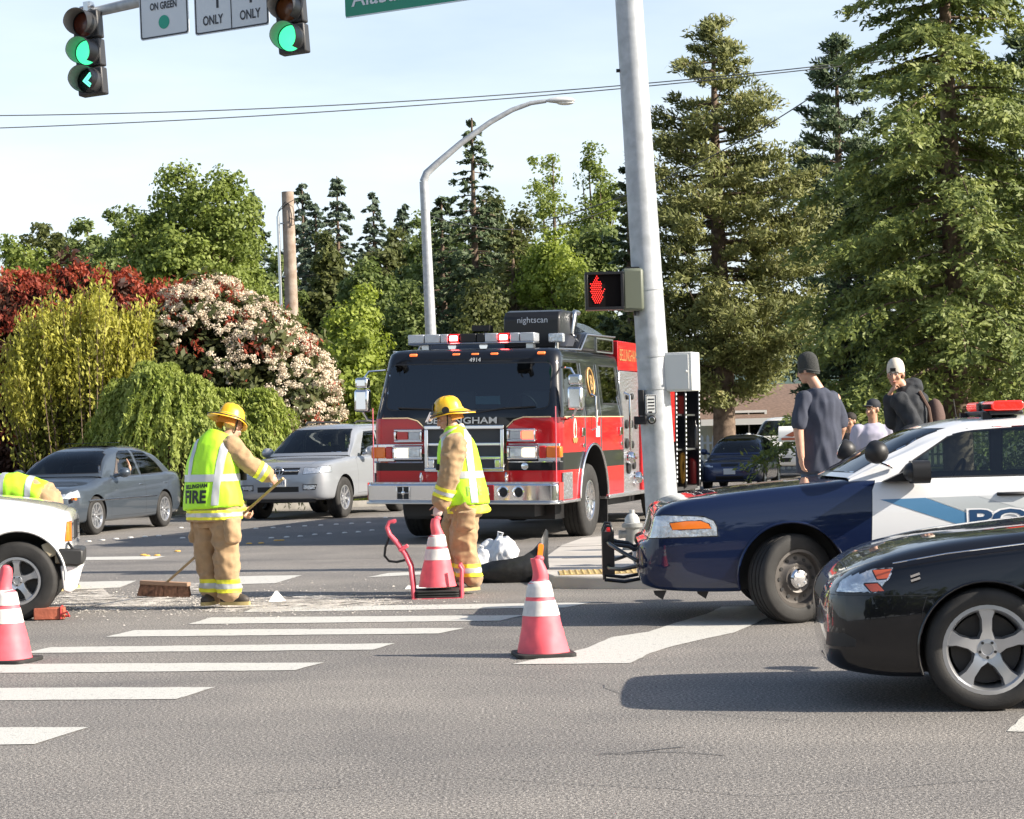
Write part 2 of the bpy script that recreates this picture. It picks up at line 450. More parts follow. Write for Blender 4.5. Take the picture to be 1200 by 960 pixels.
def gp(px, py, z=.004):
    p = ground(px, py, 0); return (p.x, p.y, z)
def marking(name, pts, mm, z=.004, fine=True):
    P = [Vector(gp(x, y, z)) for x, y in pts]
    Q = []
    for a, b in zip(P, P[1:]+P[:1]):           # edges a little uneven
        n = max(1, int((b-a).length/.12))
        for i in range(n):
            p = a.lerp(b, i/n)
            if i: p = p + Vector((rnd.uniform(-1, 1)*.006, rnd.uniform(-1, 1)*.012, 0))
            Q.append(p)
    g = MB(); g.add(Q, [tuple(range(len(Q)))]); return g.build(name, mm, road, sharp=0)
bars = [[(-60, 853), (104, 853), (40, 873), (-60, 874)], [(-60, 807), (252, 806), (206, 820), (-60, 822)],
        [(-60, 779), (380, 777), (346, 786), (-60, 790)], [(60, 759), (463, 754.5), (437, 762), (28, 766)],
        [(158, 739), (545, 736.5), (514, 743), (124, 747)], [(248, 724), (614, 721.5), (585, 728), (221, 732)],
        [(300, 712), (693, 706.5), (662, 712.5), (285, 718)],
        [(84, 682.5), (160, 681), (140, 689), (70, 692)], [(262, 676), (354, 674.5), (322, 684), (240, 686)],
        [(80, 653.5), (194, 652), (178, 656), (80, 657)],
        [(455, 672), (640, 664), (612, 668), (430, 677)]]
for b in bars: marking('crosswalk_bar', b, M['paint'])
stop = [(600, 779), (738, 778), (762, 766), (792, 757), (818, 751), (860, 742), (905, 722), (930, 711), (846, 711.5), (828, 720), (790, 731), (760, 741), (718, 747), (688, 760), (655, 768)]
marking('stop_line', stop, M['paint'])
marking('lane_line', [(1180, 858), (1204, 836), (1300, 835), (1300, 860)], M['paint'])
marking('lane_line', [(205, 603.5), (300, 601), (300, 602.5), (205, 605)], M['paint'])
M['dotw'] = mat('white_ceramic_marker', (.72, .71, .66), .35)
M['doty'] = mat('yellow_ceramic_marker', (.72, .42, .08), .4)
dot = MB(); dot.lathe([(.046, 0), (.044, .008), (.03, .016), (0, .018)], n=10)
dme = dot.mesh('lane_marker')
def dots(P, mm):
    me = dme.copy(); me.materials.append(mm)
    for x, y in P:
        o = bpy.data.objects.new('lane_marker', me); COL.objects.link(o); o.parent = road; p = ground(x, y); o.location = (p.x, p.y, .003)
dots([(214-0, 631), (231, 633), (88, 634), (104, 635), (120, 633.5), (136, 632), (153, 630.5), (170, 629.5), (186, 628.5), (318, 631), (336, 630), (352, 629), (369, 627), (386, 626), (404, 625), (420, 624),
      (436, 622), (300, 620), (320, 619), (338, 618), (357, 617), (376, 616), (394, 615), (412, 614), (432, 613), (452, 607), (520, 662), (212, 619), (232, 618), (252, 617), (690-230, 629)], M['dotw'])
dots([(172, 652), (184, 651.5), (168, 651), (208, 646.5), (240, 644), (292, 637.5), (306, 637), (324, 634), (330, 633.8)], M['doty'])

# pavement on the near corner, with a real kerb step
sw = [(.35, 20.45), (.75, 20.22), (1.3, 20.05), (2.2, 19.85), (14, 19.3), (14, 27.2), (2.2, 28.3), (1.4, 28.3), (.85, 27.6), (.55, 26.), (.30, 23.5), (.22, 21.3)]
g = MB(); g.prism([(x, y) for x, y in sw], -.02, .12, 'xy'); pav = struct(g.build('pavement', M['concrete'], None, bevel=.02, sharp=30))
g = MB()                                        # joints cut as shallow dark strips between slabs
for x in (1.9, 3.6, 5.3): g.bx(x-.006, x+.006, 20.2, 28.2, .118, .1235)
for y in (23.2, 25.6): g.bx(.5, 13.9, y-.006, y+.006, .118, .1235)
g.build('pavement_joint', mat('joint_dirt', (.10, .09, .08), .9), pav, sharp=0)
g = MB(); c0 = Vector((.72, 20.72, .121))
g.bx(.42, 1.35, 20.5, 21.1, .118, .128)
for i in range(15):
    for j in range(10): g.lathe([(.019, 0), (.014, .007), (0, .008)], (.47+i*.06, 20.53+j*.06, .127), n=6)
g.build('tactile_paving', mat('tactile_yellow', (.40, .29, .12), .8, var=.25, vscale=12.), pav, sharp=0)
# raised planted bank where the bystanders stand
g = MB(); vs = []; fs = []; N = 18
for i in range(N+1):
    for j in range(8):
        x = 2.5+i*.75; y = 20.6+j*1.1; e = min(1, i/1.2, j/1.0, (7-j)/1.0)
        vs.append((x, y, .125+.24*e+.03*noise.noise((x, y, 1))))
for i in range(N):
    for j in range(7): fs.append((i*8+j, (i+1)*8+j, (i+1)*8+j+1, i*8+j+1))
g.add(vs, fs); struct(g.build('bank', M['grass'], None, sharp=60))
# sealed cracks in the road, and thin cast shadows painted as dark strips
M['seal'] = mat('sealant_and_shadow', (.075, .074, .075), .6, var=.3, vscale=9.)  # dark tone shared by the cracks and the painted shadow strips
def crack_shadow_strip(pts, w_):
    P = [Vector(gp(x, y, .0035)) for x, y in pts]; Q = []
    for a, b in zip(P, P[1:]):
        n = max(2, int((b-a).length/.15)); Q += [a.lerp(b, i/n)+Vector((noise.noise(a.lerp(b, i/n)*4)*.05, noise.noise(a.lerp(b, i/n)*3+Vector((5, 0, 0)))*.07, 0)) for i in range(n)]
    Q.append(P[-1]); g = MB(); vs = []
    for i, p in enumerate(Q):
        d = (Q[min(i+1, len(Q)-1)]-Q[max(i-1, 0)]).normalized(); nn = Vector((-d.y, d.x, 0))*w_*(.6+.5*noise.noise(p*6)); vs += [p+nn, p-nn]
    g.add(vs, [(2*i, 2*i+1, 2*i+3, 2*i+2) for i in range(len(Q)-1)]); g.build('crack_and_shadow_line', M['seal'], road, sharp=0)  # the seal material also colours the painted shadow strips
crack_shadow_strip([(-20, 718), (120, 716), (240, 712.5)], .012); crack_shadow_strip([(700, 884), (760, 880), (800, 876)], .010); crack_shadow_strip([(690, 886), (770, 883), (850, 886)], .008); crack_shadow_strip([(0, 661), (150, 659), (420, 655), (640, 652)], .02)  # strips painted for the firefighter's and a wire's shadow; the last is a crack
crack_shadow_strip([(300, 930), (560, 912), (900, 934), (1180, 915)], .004); crack_shadow_strip([(560, 790), (700, 800), (760, 830), (930, 845)], .004)

# absorbent powder swept about the crash
def powder():
    g = MB()
    def patch(pts, z):
        P = [Vector(gp(x, y, z)) for x, y in pts]; Q = []
        for a, b in zip(P, P[1:]+P[:1]):
            n = max(2, int((b-a).length/.05))
            for i in range(n):
                p = a.lerp(b, i/n); k = noise.noise(p*3)*.16+noise.noise(p*11)*.07
                Q.append(p+Vector((k, k*1.6, 0)))
        c = sum(Q, Vector())/len(Q); c.z = z+.006; m = len(Q)
        g.add(Q+[c], [(i, (i+1) % m, m) for i in range(m)])
    patch([(96, 692), (130, 697), (172, 702), (215, 698), (222, 704), (180, 714), (100, 716), (76, 714), (72, 700)], .005)
    patch([(250, 712), (300, 702), (350, 697), (420, 700), (480, 706), (420, 712), (330, 717), (240, 718)], .005)
    patch([(205, 686), (240, 682), (262, 686), (230, 694), (190, 696)], .005)
    vs = []; fs = []
    for k in range(7000):
        if k % 3 == 0: px, py = rng.normal(150, 70), rng.normal(706, 7)
        elif k % 3 == 1: px, py = rng.normal(330, 90), rng.normal(707, 6)
        else: px, py = rng.normal(250, 140), rng.normal(704, 11)
        if py < 670: continue
        p = ground(px, py); r = abs(rng.normal(.0035, .003))+.002; a = rng.uniform(0, 6.28); q = len(vs)
        vs += [(p.x+r*math.cos(a+t)*1.4, p.y+r*2*math.sin(a+t), .005) for t in (0, 2.1, 4.2)]+[(p.x, p.y, .005+r*.7)]
        fs += [(q, q+1, q+3), (q+1, q+2, q+3), (q+2, q, q+3)]
    g.add(vs, fs)
    pmt = mat('absorbent_powder', (.54, .505, .46), .95, var=.15, vscale=8., bump=.7, bscale=60); nt = pmt.node_tree      # thin dusting: road shows between the grains
    n1 = _n(nt, 'ShaderNodeTexNoise', i_Scale=4.5, i_Detail=9., i_Roughness=.78); tcx = _n(nt, 'ShaderNodeTexCoord'); nt.links.new(tcx.outputs['Object'], n1.inputs['Vector'])
    mr = _n(nt, 'ShaderNodeMapRange'); mr.inputs[1].default_value = .42; mr.inputs[2].default_value = .58; nt.links.new(n1.outputs[0], mr.inputs[0]); nt.links.new(mr.outputs[0], nt.nodes['Principled BSDF'].inputs['Alpha'])
    o = g.build('absorbent_powder', pmt, None, sharp=0)
    o['kind'] = 'stuff'; tag(o, 'pale absorbent powder spread over the road around the sweeping firefighter', 'powder')
powder()

# ------------------------------------------------------------------ vegetation
def quads_mesh(name, C, U, V):
    n = len(C); co = np.empty((n, 4, 3)); co[:, 0] = C-U; co[:, 1] = C-V; co[:, 2] = C+U; co[:, 3] = C+V
    me = bpy.data.meshes.new(name); me.vertices.add(4*n); me.vertices.foreach_set('co', co.reshape(-1))
    me.loops.add(4*n); me.loops.foreach_set('vertex_index', np.arange(4*n, dtype=np.int32))
    me.polygons.add(n); me.polygons.foreach_set('loop_start', np.arange(0, 4*n, 4, dtype=np.int32))
    me.update(calc_edges=True); return me
def unit(a): return a/np.maximum(np.linalg.norm(a, axis=1, keepdims=True), 1e-9)
def leaf_quads(name, P, N, size, elong=1.5, D=None, jit=.8):
    """P centres, N preferred normals, D preferred leaf axis"""
    n = len(P); nn = unit(N + rng.normal(0, jit, (n, 3)))
    d = rng.normal(0, 1, (n, 3)) if D is None else D + rng.normal(0, .35, (n, 3))
    u = unit(d - nn*np.sum(d*nn, 1, keepdims=True)); v = np.cross(nn, u)
    s = (size*rng.uniform(.6, 1.4, n))[:, None]
    return quads_mesh(name, P, u*s*elong/2, v*s/2)
def sphere_pts(n):
    return unit(rng.normal(0, 1, (n, 3)))
def add_crown(name, me, m, parent):
    me.materials.append(m); o = bpy.data.objects.new(name, me); COL.objects.link(o); o.parent = parent; return o
def clumps(ells, nclump, cr, per, size, flat=.8, shell=.35, seed=0, lowcut=-.9):
    """leaf clumps over the surface of joined ellipsoids (c, r)"""
    A = np.array([e[1][0]*e[1][1]+e[1][1]*e[1][2]+e[1][0]*e[1][2] for e in ells]); A /= A.sum(); P = []; N = []; CC = []
    for (c, r), a in zip(ells, A):
        k = max(3, int(nclump*a)); d = sphere_pts(k*2); d = d[d[:, 2] > lowcut][:k]; k = len(d)
        rad = 1-shell*rng.random(k)**1.6
        bump = np.array([noise.noise(Vector(x)*2.1+Vector((seed, c[0], c[2]))) for x in d])
        cc = np.array(c)+d*np.array(r)*(rad*(1+.16*bump))[:, None]; CC.append(cc)
        crs = cr*rng.uniform(.55, 1.35, k)
        q = sphere_pts(k*per).reshape(k, per, 3)*(rng.random((k, per, 1))**.45)
        q[:, :, 2] *= flat
        pp = cc[:, None, :]+q*crs[:, None, None]
        nn = d[:, None, :]*.6+q*.9+np.array([0, 0, .35])
        P.append(pp.reshape(-1, 3)); N.append(nn.reshape(-1, 3))
    return np.concatenate(P), np.concatenate(N), np.concatenate(CC)
def trunk_mesh(name, parent, h, r, m, limbs=(), lean=(0, 0), n=9):
    g = MB(); pts = []; rs = []
    for i in range(n):
        t = i/(n-1); pts.append((lean[0]*t+.06*math.sin(4*t+h)*r*4, lean[1]*t, h*t)); rs.append(max(.02, r*(1-.85*t)*(1.25 if i == 0 else 1)))
    g.tube(pts, rs, 10)
    for a, b, rr in limbs:
        a, b = Vector(a), Vector(b); md = a.lerp(b, .5)+Vector((0, 0, -.06*(b-a).length)); g.tube([a, md, b], [rr, rr*.65, rr*.22], 5)
    return g.build(name, m, parent, sharp=60)
def deciduous(label, loc, ells, m, nclump=150, cr=.7, per=60, size=.17, trunk=(5, .2), group=None, cat='tree', name='leafy_tree', seed=0, shell=.4, jit=.8, flat=.8, elong=1.5, bark=None):
    root = empty(name, loc, 0, label, cat, group)
    P, N, CC = clumps(ells, nclump, cr, per, size, flat, shell, seed)
    add_crown('crown', leaf_quads('crown', P, N, size, elong, jit=jit), m, root)
    lm = []
    top = trunk[0]
    for k in range(0, len(CC), max(1, len(CC)//26)):
        c = CC[k]; z0 = min(top*.92, max(.25*top, c[2]*.62)); lm.append(((0, 0, z0), tuple(c), trunk[1]*.32))
    trunk_mesh('trunk', root, top, trunk[1], bark or M['bark'], lm)
    return root
def conifer(label, loc, h, rb, m, z0=1.0, levels=34, per=7, size=.16, droop=.35, dens=46, trunk=.28, name='conifer_tree', group=None, power=.85, gap=.25, up=.0, sprays=1.0, elong=2.4, top_r=.12, bark=None, seed=0, yoff=0.):
    """whorled boughs, each a flattened, drooping spray of needle twigs"""
    root = empty(name, loc, 0, label, 'tree', group)
    P = []; N = []; D = []; g = MB()
    r0 = random.Random(seed+int(h*100))
    for l in range(levels):
        t = (l+.5)/levels; z = z0+(h-z0)*t
        rad = rb*((1-t)**power)+top_r
        nb = max(3, int(per*(.55+.45*(1-t))))
        for b in range(nb):
            if r0.random() < gap*.6: continue
            a = 2*PI*(b+r0.random()*.8)/nb+l*2.4; ln = rad*r0.uniform(.62, 1.14); zz = z+r0.uniform(-.5, .5)*(h-z0)/levels
            dx, dy = math.cos(a), math.sin(a); dr = droop*r0.uniform(.6, 1.3)*(1-.6*t); ups = up*r0.uniform(.5, 1.4)
            n = int(dens*max(.25, ln/rb)*sprays); q = 9; nt_ = max(3, n//q)    # twigs along the bough, needles along each twig
            s = rng.random(nt_)**.62; sg = rng.choice([-1., 1.], nt_); fw = rng.uniform(.2, 1.0, nt_); hang = rng.uniform(-.75, .12, nt_)
            T = np.array([[dx, dy, 0]])*fw[:, None]+np.array([[-dy, dx, 0]])*(sg*rng.uniform(.35, 1.1, nt_))[:, None]; T[:, 2] = hang*(.4+droop)+ups
            T = unit(T); tl = ln*rng.uniform(.12, .30, nt_)*(1.1-.5*s)+.10
            O = np.stack([dx*ln*s, dy*ln*s, zz-dr*ln*s**1.5+ups*ln*s**2+rng.normal(0, .02, nt_)*ln], 1)
            u = np.linspace(.08, 1, q)[None, :, None]; pp = O[:, None, :]+T[:, None, :]*(tl[:, None, None]*u); pp[:, :, 2] -= (u[:, :, 0]**2)*(tl*.35*max(0, droop))[:, None]
            pp = pp+rng.normal(0, .022, pp.shape); P.append(pp.reshape(-1, 3))
            tt = np.repeat(T[:, None, :], q, 1)+rng.normal(0, .35, (nt_, q, 3)); D.append(tt.reshape(-1, 3)*1.2)
            N.append(np.repeat(np.array([[dx*.5+.2, dy*.5-.2, .55]]), nt_*q, 0))
            if ln > .5:
                g.tube([(0, 0, zz), (dx*ln*.5, dy*ln*.5, zz-dr*ln*.25), (dx*ln*.9, dy*ln*.9, zz-dr*ln*.85+ups*ln*.8)], [.012+.012*ln, .02, .008], 4)
    P = np.concatenate(P); N = np.concatenate(N); D = np.concatenate(D)
    add_crown('crown', leaf_quads('crown', P, N, size, elong, D, .55), m, root)
    g.tube([(0, 0, -.2), (0.02*h/10, 0, h*.35), (-.01*h/10, 0, h*.7), (0, 0, h)], [trunk*1.25, trunk*.9, trunk*.5, .03], 12)
    g.build('trunk', bark or M['bark'], root, sharp=60)
    return root

# ------------------------------------------------------------------ trees
def spot(px, Y, z=0.): p = atd(px, 500, Y); return (p.x, Y, z)
def hz(px, py, Y): return atd(px, py, Y).z
def wd(dpx, Y): return dpx*Y/FPX
LM = dict(
    spring=leaf_mat('spring_leaves', (.15, .20, .045), (.26, .31, .08), (.34, .38, .12)),
    mid=leaf_mat('mid_green_leaves', (.12, .165, .05), (.20, .245, .08)),
    lime=leaf_mat('lime_leaves', (.22, .28, .05), (.36, .42, .085), (.44, .48, .14)),
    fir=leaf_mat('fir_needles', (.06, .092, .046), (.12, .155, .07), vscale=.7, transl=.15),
    farfir=leaf_mat('far_fir_needles', (.08, .115, .078), (.13, .165, .108), vscale=.5, transl=.15),  # paler and bluer than the near fir: distance haze put into the colour
    pine=leaf_mat('pine_needles', (.115, .135, .045), (.225, .23, .08), (.35, .30, .12), vscale=.8, transl=.25),
    spruce=leaf_mat('spruce_needles', (.11, .15, .045), (.25, .285, .08), (.44, .44, .15), vscale=1.5, transl=.25),
    olive=leaf_mat('olive_leaves', (.085, .105, .035), (.155, .17, .06), vscale=.6))

# far hill and far wood
M['hill'] = mat('wooded_hill', (.06, .10, .085), .95, var=.3, vscale=.05, bump=.6, bscale=.3)  # blue-green tone carries the haze of distance in the colour
g = MB(); vs = []; fs = []
hp = [(-520, 0), (-420, 60), (-330, 78), (-262, 72), (-215, 60), (-150, 52), (-60, 38), (40, 40), (150, 44), (300, 55), (420, 30), (520, 0)]
n = 80
for i in range(n+1):
    x = -520+1040*i/n; z = float(pchip([p[0] for p in hp], [p[1] for p in hp], [x])[0])+3*noise.noise((x*.03, 0, 0))
    for j in range(6): t = j/5; vs.append((x, 900+260*t, z*math.sin(t*PI/2)-.05))
for i in range(n):
    for j in range(5): fs.append((i*6+j, (i+1)*6+j, (i+1)*6+j+1, i*6+j+1))
g.add(vs, fs); struct(g.build('hills', M['hill'], None, sharp=60))

# background row, left to right: (px, top, half-width px, depth, kind)
def far_leafy(px, top, hw, Y, m, label, base=1.5, size=.24, nc=150, per=46, seed=0, sparse=1., cr=None, shell=.4):
    h = hz(px, top, Y); r = wd(hw, Y); zc = h*.58
    q = random.Random(seed*7+1); ells = [((0, 0, h*.52), (r*.72, r*.7, h*.40))]
    for k in range(9):                      # uneven lobes up and down the crown
        a = k*2.4+q.uniform(-.5, .5); zz = h*q.uniform(.26, .84); rr = r*(1.12-.75*abs(zz/h-.45))*q.uniform(.45, .72)
        ells.append(((math.cos(a)*r*.55*(1-.5*max(0, zz/h-.5)), math.sin(a)*r*.5, zz), (rr*.75, rr*.75, rr*q.uniform(.6, .95))))
    ells.append(((q.uniform(-.15, .15)*r, 0, h*.88), (r*.32, r*.32, h*.12)))
    size *= .60; nc = int(nc*1.3); per = int(per*1.75)
    return deciduous(label, spot(px, Y), ells, m, int(nc*sparse), (cr or max(.55, r*.26))*.8, per, size, (h*.82, max(.14, h*.018)), 'trees along the far side', seed=seed, shell=shell)
far_leafy(22, 268, 62, 92, LM['spring'], 'round yellow-green tree at the left edge behind the red hedge', seed=1)
far_leafy(62, 254, 62, 118, LM['olive'], 'dull green tree standing farthest back at the left', seed=2, size=.3)
far_leafy(112, 246, 52, 112, LM['mid'], 'mid green round tree between the far left trees', seed=3, size=.28)
far_leafy(146, 236, 62, 84, LM['mid'], 'leafy tree left of the tallest bright green tree', seed=4, size=.2, nc=190)
far_leafy(226, 192, 92, 76, LM['spring'], 'tallest bright green leafy tree above the flowering hedge', seed=5, size=.17, nc=430, per=60, cr=.62)
far_leafy(292, 262, 50, 82, LM['spring'], 'bright green tree beside the wooden utility pole', seed=6, size=.19, nc=180)
for i, (px, top, hw, Y, lab) in enumerate([(304, 224, 34, 128, 'dark far conifer just left of the utility pole'), (361, 214, 36, 126, 'dark far conifer close to the right of the utility pole'), (376, 238, 40, 120, 'broad dark conifer right of the utility pole'),
        (402, 206, 38, 128, 'pointed conifer highest of the far dark group'), (444, 226, 38, 124, 'dark conifer left of the street lamp post'), (478, 240, 34, 118, 'dark conifer right behind the street lamp post')]):
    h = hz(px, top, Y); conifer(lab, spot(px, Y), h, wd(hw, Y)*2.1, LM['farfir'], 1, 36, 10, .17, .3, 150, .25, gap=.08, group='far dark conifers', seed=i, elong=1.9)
far_leafy(392, 275, 40, 98, LM['olive'], 'reddish-olive tree below the far conifers', seed=9, size=.26)
far_leafy(440, 300, 50, 88, LM['mid'], 'green tree with hazy crown behind the street lamp', seed=10, size=.22, nc=190)
far_leafy(418, 335, 58, 70, LM['lime'], 'yellow-green drooping tree left of the street lamp', seed=11, size=.17, nc=240, per=56)
far_leafy(418, 396, 44, 52, LM['lime'], 'low lime-green maple beside the fire engine mirror', seed=12, size=.16, nc=220, per=60, cr=.5)
far_leafy(490, 330, 40, 74, LM['mid'], 'mid green tree behind the lamp post foot', seed=13, size=.17, nc=190)
# spruce and its neighbours behind the engine
h = hz(559, 138, 76); conifer('thin-topped grey-green spruce behind the street lamp arm', spot(562, 76), h, wd(84, 76), LM['fir'], .8, 40, 9, .085, .30, 210, .2, gap=.35, power=.8, seed=21)
h = hz(522, 232, 78); conifer('dense dark conifer behind the engine light bar', spot(524, 78), h, wd(66, 78), LM['fir'], .5, 32, 9, .10, .3, 150, .2, gap=.3, seed=22)
h = hz(604, 262, 74); conifer('olive conifer behind the engine roof', spot(606, 74), h, wd(76, 74), LM['pine'], .5, 30, 9, .10, .25, 150, .2, gap=.3, seed=23)
far_leafy(560, 330, 62, 70, LM['olive'], 'olive bushy tree right above the engine light bar', seed=24, size=.17, nc=240, per=56)
far_leafy(655, 172, 58, 82, LM['spring'], 'sparse tall tree with thin feathery top near the signal pole', seed=25, size=.15, nc=150, per=44, cr=.55, shell=.75)
far_leafy(703, 156, 40, 84, LM['spring'], 'sparse feathery tree just left of the signal pole', seed=26, size=.15, nc=110, per=44, cr=.5, shell=.75)
far_leafy(655, 262, 52, 73, LM['lime'], 'bright lime tree behind the engine and walk signal', seed=27, size=.14, nc=260, per=60, cr=.5)
far_leafy(672, 330, 46, 71, LM['spring'], 'green tree below the red hand signal', seed=28, size=.15, nc=190, per=56)
far_leafy(545, 262, 58, 84, LM['mid'], 'hazy green tree between the street lamp and the sparse tall trees', seed=61, size=.2, nc=240)
far_leafy(612, 246, 44, 88, LM['olive'], 'olive-green tree left of the sparse tall trees', seed=62, size=.2, nc=220)
far_leafy(706, 250, 48, 78, LM['mid'], 'mid green tree directly behind the red hand signal', seed=63, size=.18, nc=220)
far_leafy(578, 222, 50, 94, LM['olive'], 'soft olive tree just right of the thin spruce', seed=66, size=.2, nc=230)
far_leafy(500, 250, 50, 98, LM['mid'], 'pale green tree right behind the street lamp post', seed=67, size=.22, nc=230)
far_leafy(330, 290, 52, 96, LM['mid'], 'low green tree behind the conduit of the utility pole', seed=64, size=.22, nc=200)
far_leafy(470, 268, 52, 104, LM['olive'], 'grey-green tree between the far conifers and the lamp post', seed=65, size=.24, nc=220)
h = hz(742, 196, 63); conifer('dark pine partly hidden behind the signal pole', spot(744, 63), h, wd(58, 63), LM['fir'], 1.2, 26, 9, .09, -.05, 200, .2, gap=.35, up=.25, seed=29)

# the three big evergreens on the right
def pine(label, loc, h, rb, m, seed, trunk=.27, z0=2.2, levels=22, per=62, size=.055, cr=.42, prof=((0, .62), (.15, .95), (.38, 1.), (.62, .80), (.82, .52), (.94, .28), (1, .06)), gap=.2, nb0=7):
    """whorls of rising boughs, each carrying separate tufted needle clumps"""
    root = empty('pine_tree', loc, 0, label, 'tree'); r0 = random.Random(seed); P = []; N = []; D = []; g = MB()
    for l in range(levels):
        t = (l+.5)/levels; z = z0+(h-z0)*t; rad = rb*float(np.interp(t, [p[0] for p in prof], [p[1] for p in prof])); nb = max(3, int(nb0*(1-.45*t)))
        for b in range(nb):
            if r0.random() < gap: continue
            a = 2*PI*(b+r0.uniform(-.4, .4))/nb+l*1.9; ln = rad*r0.uniform(.62, 1.18); ca, sa = math.cos(a), math.sin(a); zz = z+r0.uniform(-.5, .5)*(h-z0)/levels; rise = r0.uniform(-.12, .30)*ln
            nc = max(2, int(ln/.42)); pts = []
            for c_ in range(nc):
                s_ = .30+.70*(c_+.6)/nc; lat = r0.uniform(-.16, .16)*ln; c = np.array([ca*ln*s_-sa*lat, sa*ln*s_+ca*lat, zz-.10*ln*math.sin(PI*s_)+rise*s_*s_+r0.uniform(-.06, .06)]); s = cr*r0.uniform(.6, 1.2)*(.75+.35*(1-t))
                q = sphere_pts(per)*(rng.random((per, 1))**.5)*np.array([1.1, 1.1, .62])*s
                P.append(c+q); D.append(q*1.5/s+np.array([ca*.5, sa*.5, .75])); N.append(q/s*.7+np.array([.25, -.3, .35])); pts.append(c)
            e = np.array([ca*ln*.95, sa*ln*.95, zz+rise*.9]); g.tube([(0, 0, zz-.05*ln), (ca*ln*.5, sa*ln*.5, zz-.10*ln+rise*.25), tuple(e)], [.02+.014*ln, .022, .008], 4)
    q = sphere_pts(per*2)*np.array([.28, .28, .55]); P.append(q+np.array([0, 0, h-.3])); D.append(q+np.array([0, 0, 1])); N.append(q)
    add_crown('crown', leaf_quads('crown', np.concatenate(P), np.concatenate(N), size, 3.2, np.concatenate(D), .5), m, root)
    g.tube([(0, 0, -.2), (.05, 0, h*.3), (-.03, 0, h*.65), (0, 0, h*.98)], [trunk*1.25, trunk, trunk*.6, .03], 12)
    g.build('trunk', M['bark'], root, sharp=60); return root
pine('tall olive-brown pine beside the signal pole', spot(848, 61), hz(836, 26, 61), wd(124, 61), LM['pine'], 31, .28, 2.3, 34, 100, .055, .46, gap=.16, nb0=8)
pine('dark pine standing between the two tall evergreens', spot(992, 72), hz(990, 48, 72), wd(84, 72), LM['fir'], 32, .24, 1.5, 30, 90, .07, .50, gap=.12, nb0=8)
Ys = 50
conifer('huge spruce with bare trunk showing, right of the bystanders', spot(1122, Ys), hz(1110, -190, Ys), wd(204, Ys), LM['spruce'], 2.5, 38, 9, .062, .42, 1000, .30, name='spruce_tree', gap=.50, power=.55, seed=33, elong=2.6)
conifer('spruce cut by the right edge of the view', spot(1296, 66), 20, wd(190, 66), LM['spruce'], 1.2, 32, 9, .075, .40, 640, .27, name='spruce_tree', gap=.25, power=.6, seed=34, elong=2.6)
pine('dark evergreen filling in behind the huge spruce', spot(1215, 74), 15, wd(150, 66), LM['fir'], 35, .25, 1.0, 24, 90, .09, .6, gap=.1)
pine('dark evergreen behind the bystander in the cap', spot(1062, 71), 10.5, wd(80, 64), LM['fir'], 36, .22, .8, 20, 90, .08, .5, gap=.1, nb0=8)

# ------------------------------------------------------------------ hedge shrubs on the left
LM['redtip'] = leaf_mat('red_photinia_tips', (.26, .055, .034), (.42, .10, .06), (.50, .18, .10), vscale=1.6)
LM['photinia'] = leaf_mat('photinia_leaves', (.06, .075, .026), (.12, .13, .05), (.19, .10, .05), vscale=1.4)
LM['photinia2'] = leaf_mat('maroon_leaves', (.050, .022, .018), (.085, .042, .026), (.14, .05, .03), vscale=1.4)
LM['flower'] = leaf_mat('cream_blossom', (.60, .49, .36), (.76, .67, .53), vscale=3., transl=.2)
LM['gold'] = leaf_mat('golden_foliage', (.34, .335, .06), (.48, .46, .10), (.56, .53, .16), vscale=1.4)
LM['goldlow'] = leaf_mat('green_gold_foliage', (.13, .15, .03), (.24, .24, .05), vscale=1.4)
LM['weep'] = leaf_mat('weeping_foliage', (.22, .28, .06), (.36, .41, .11), (.46, .48, .17), vscale=1.2)
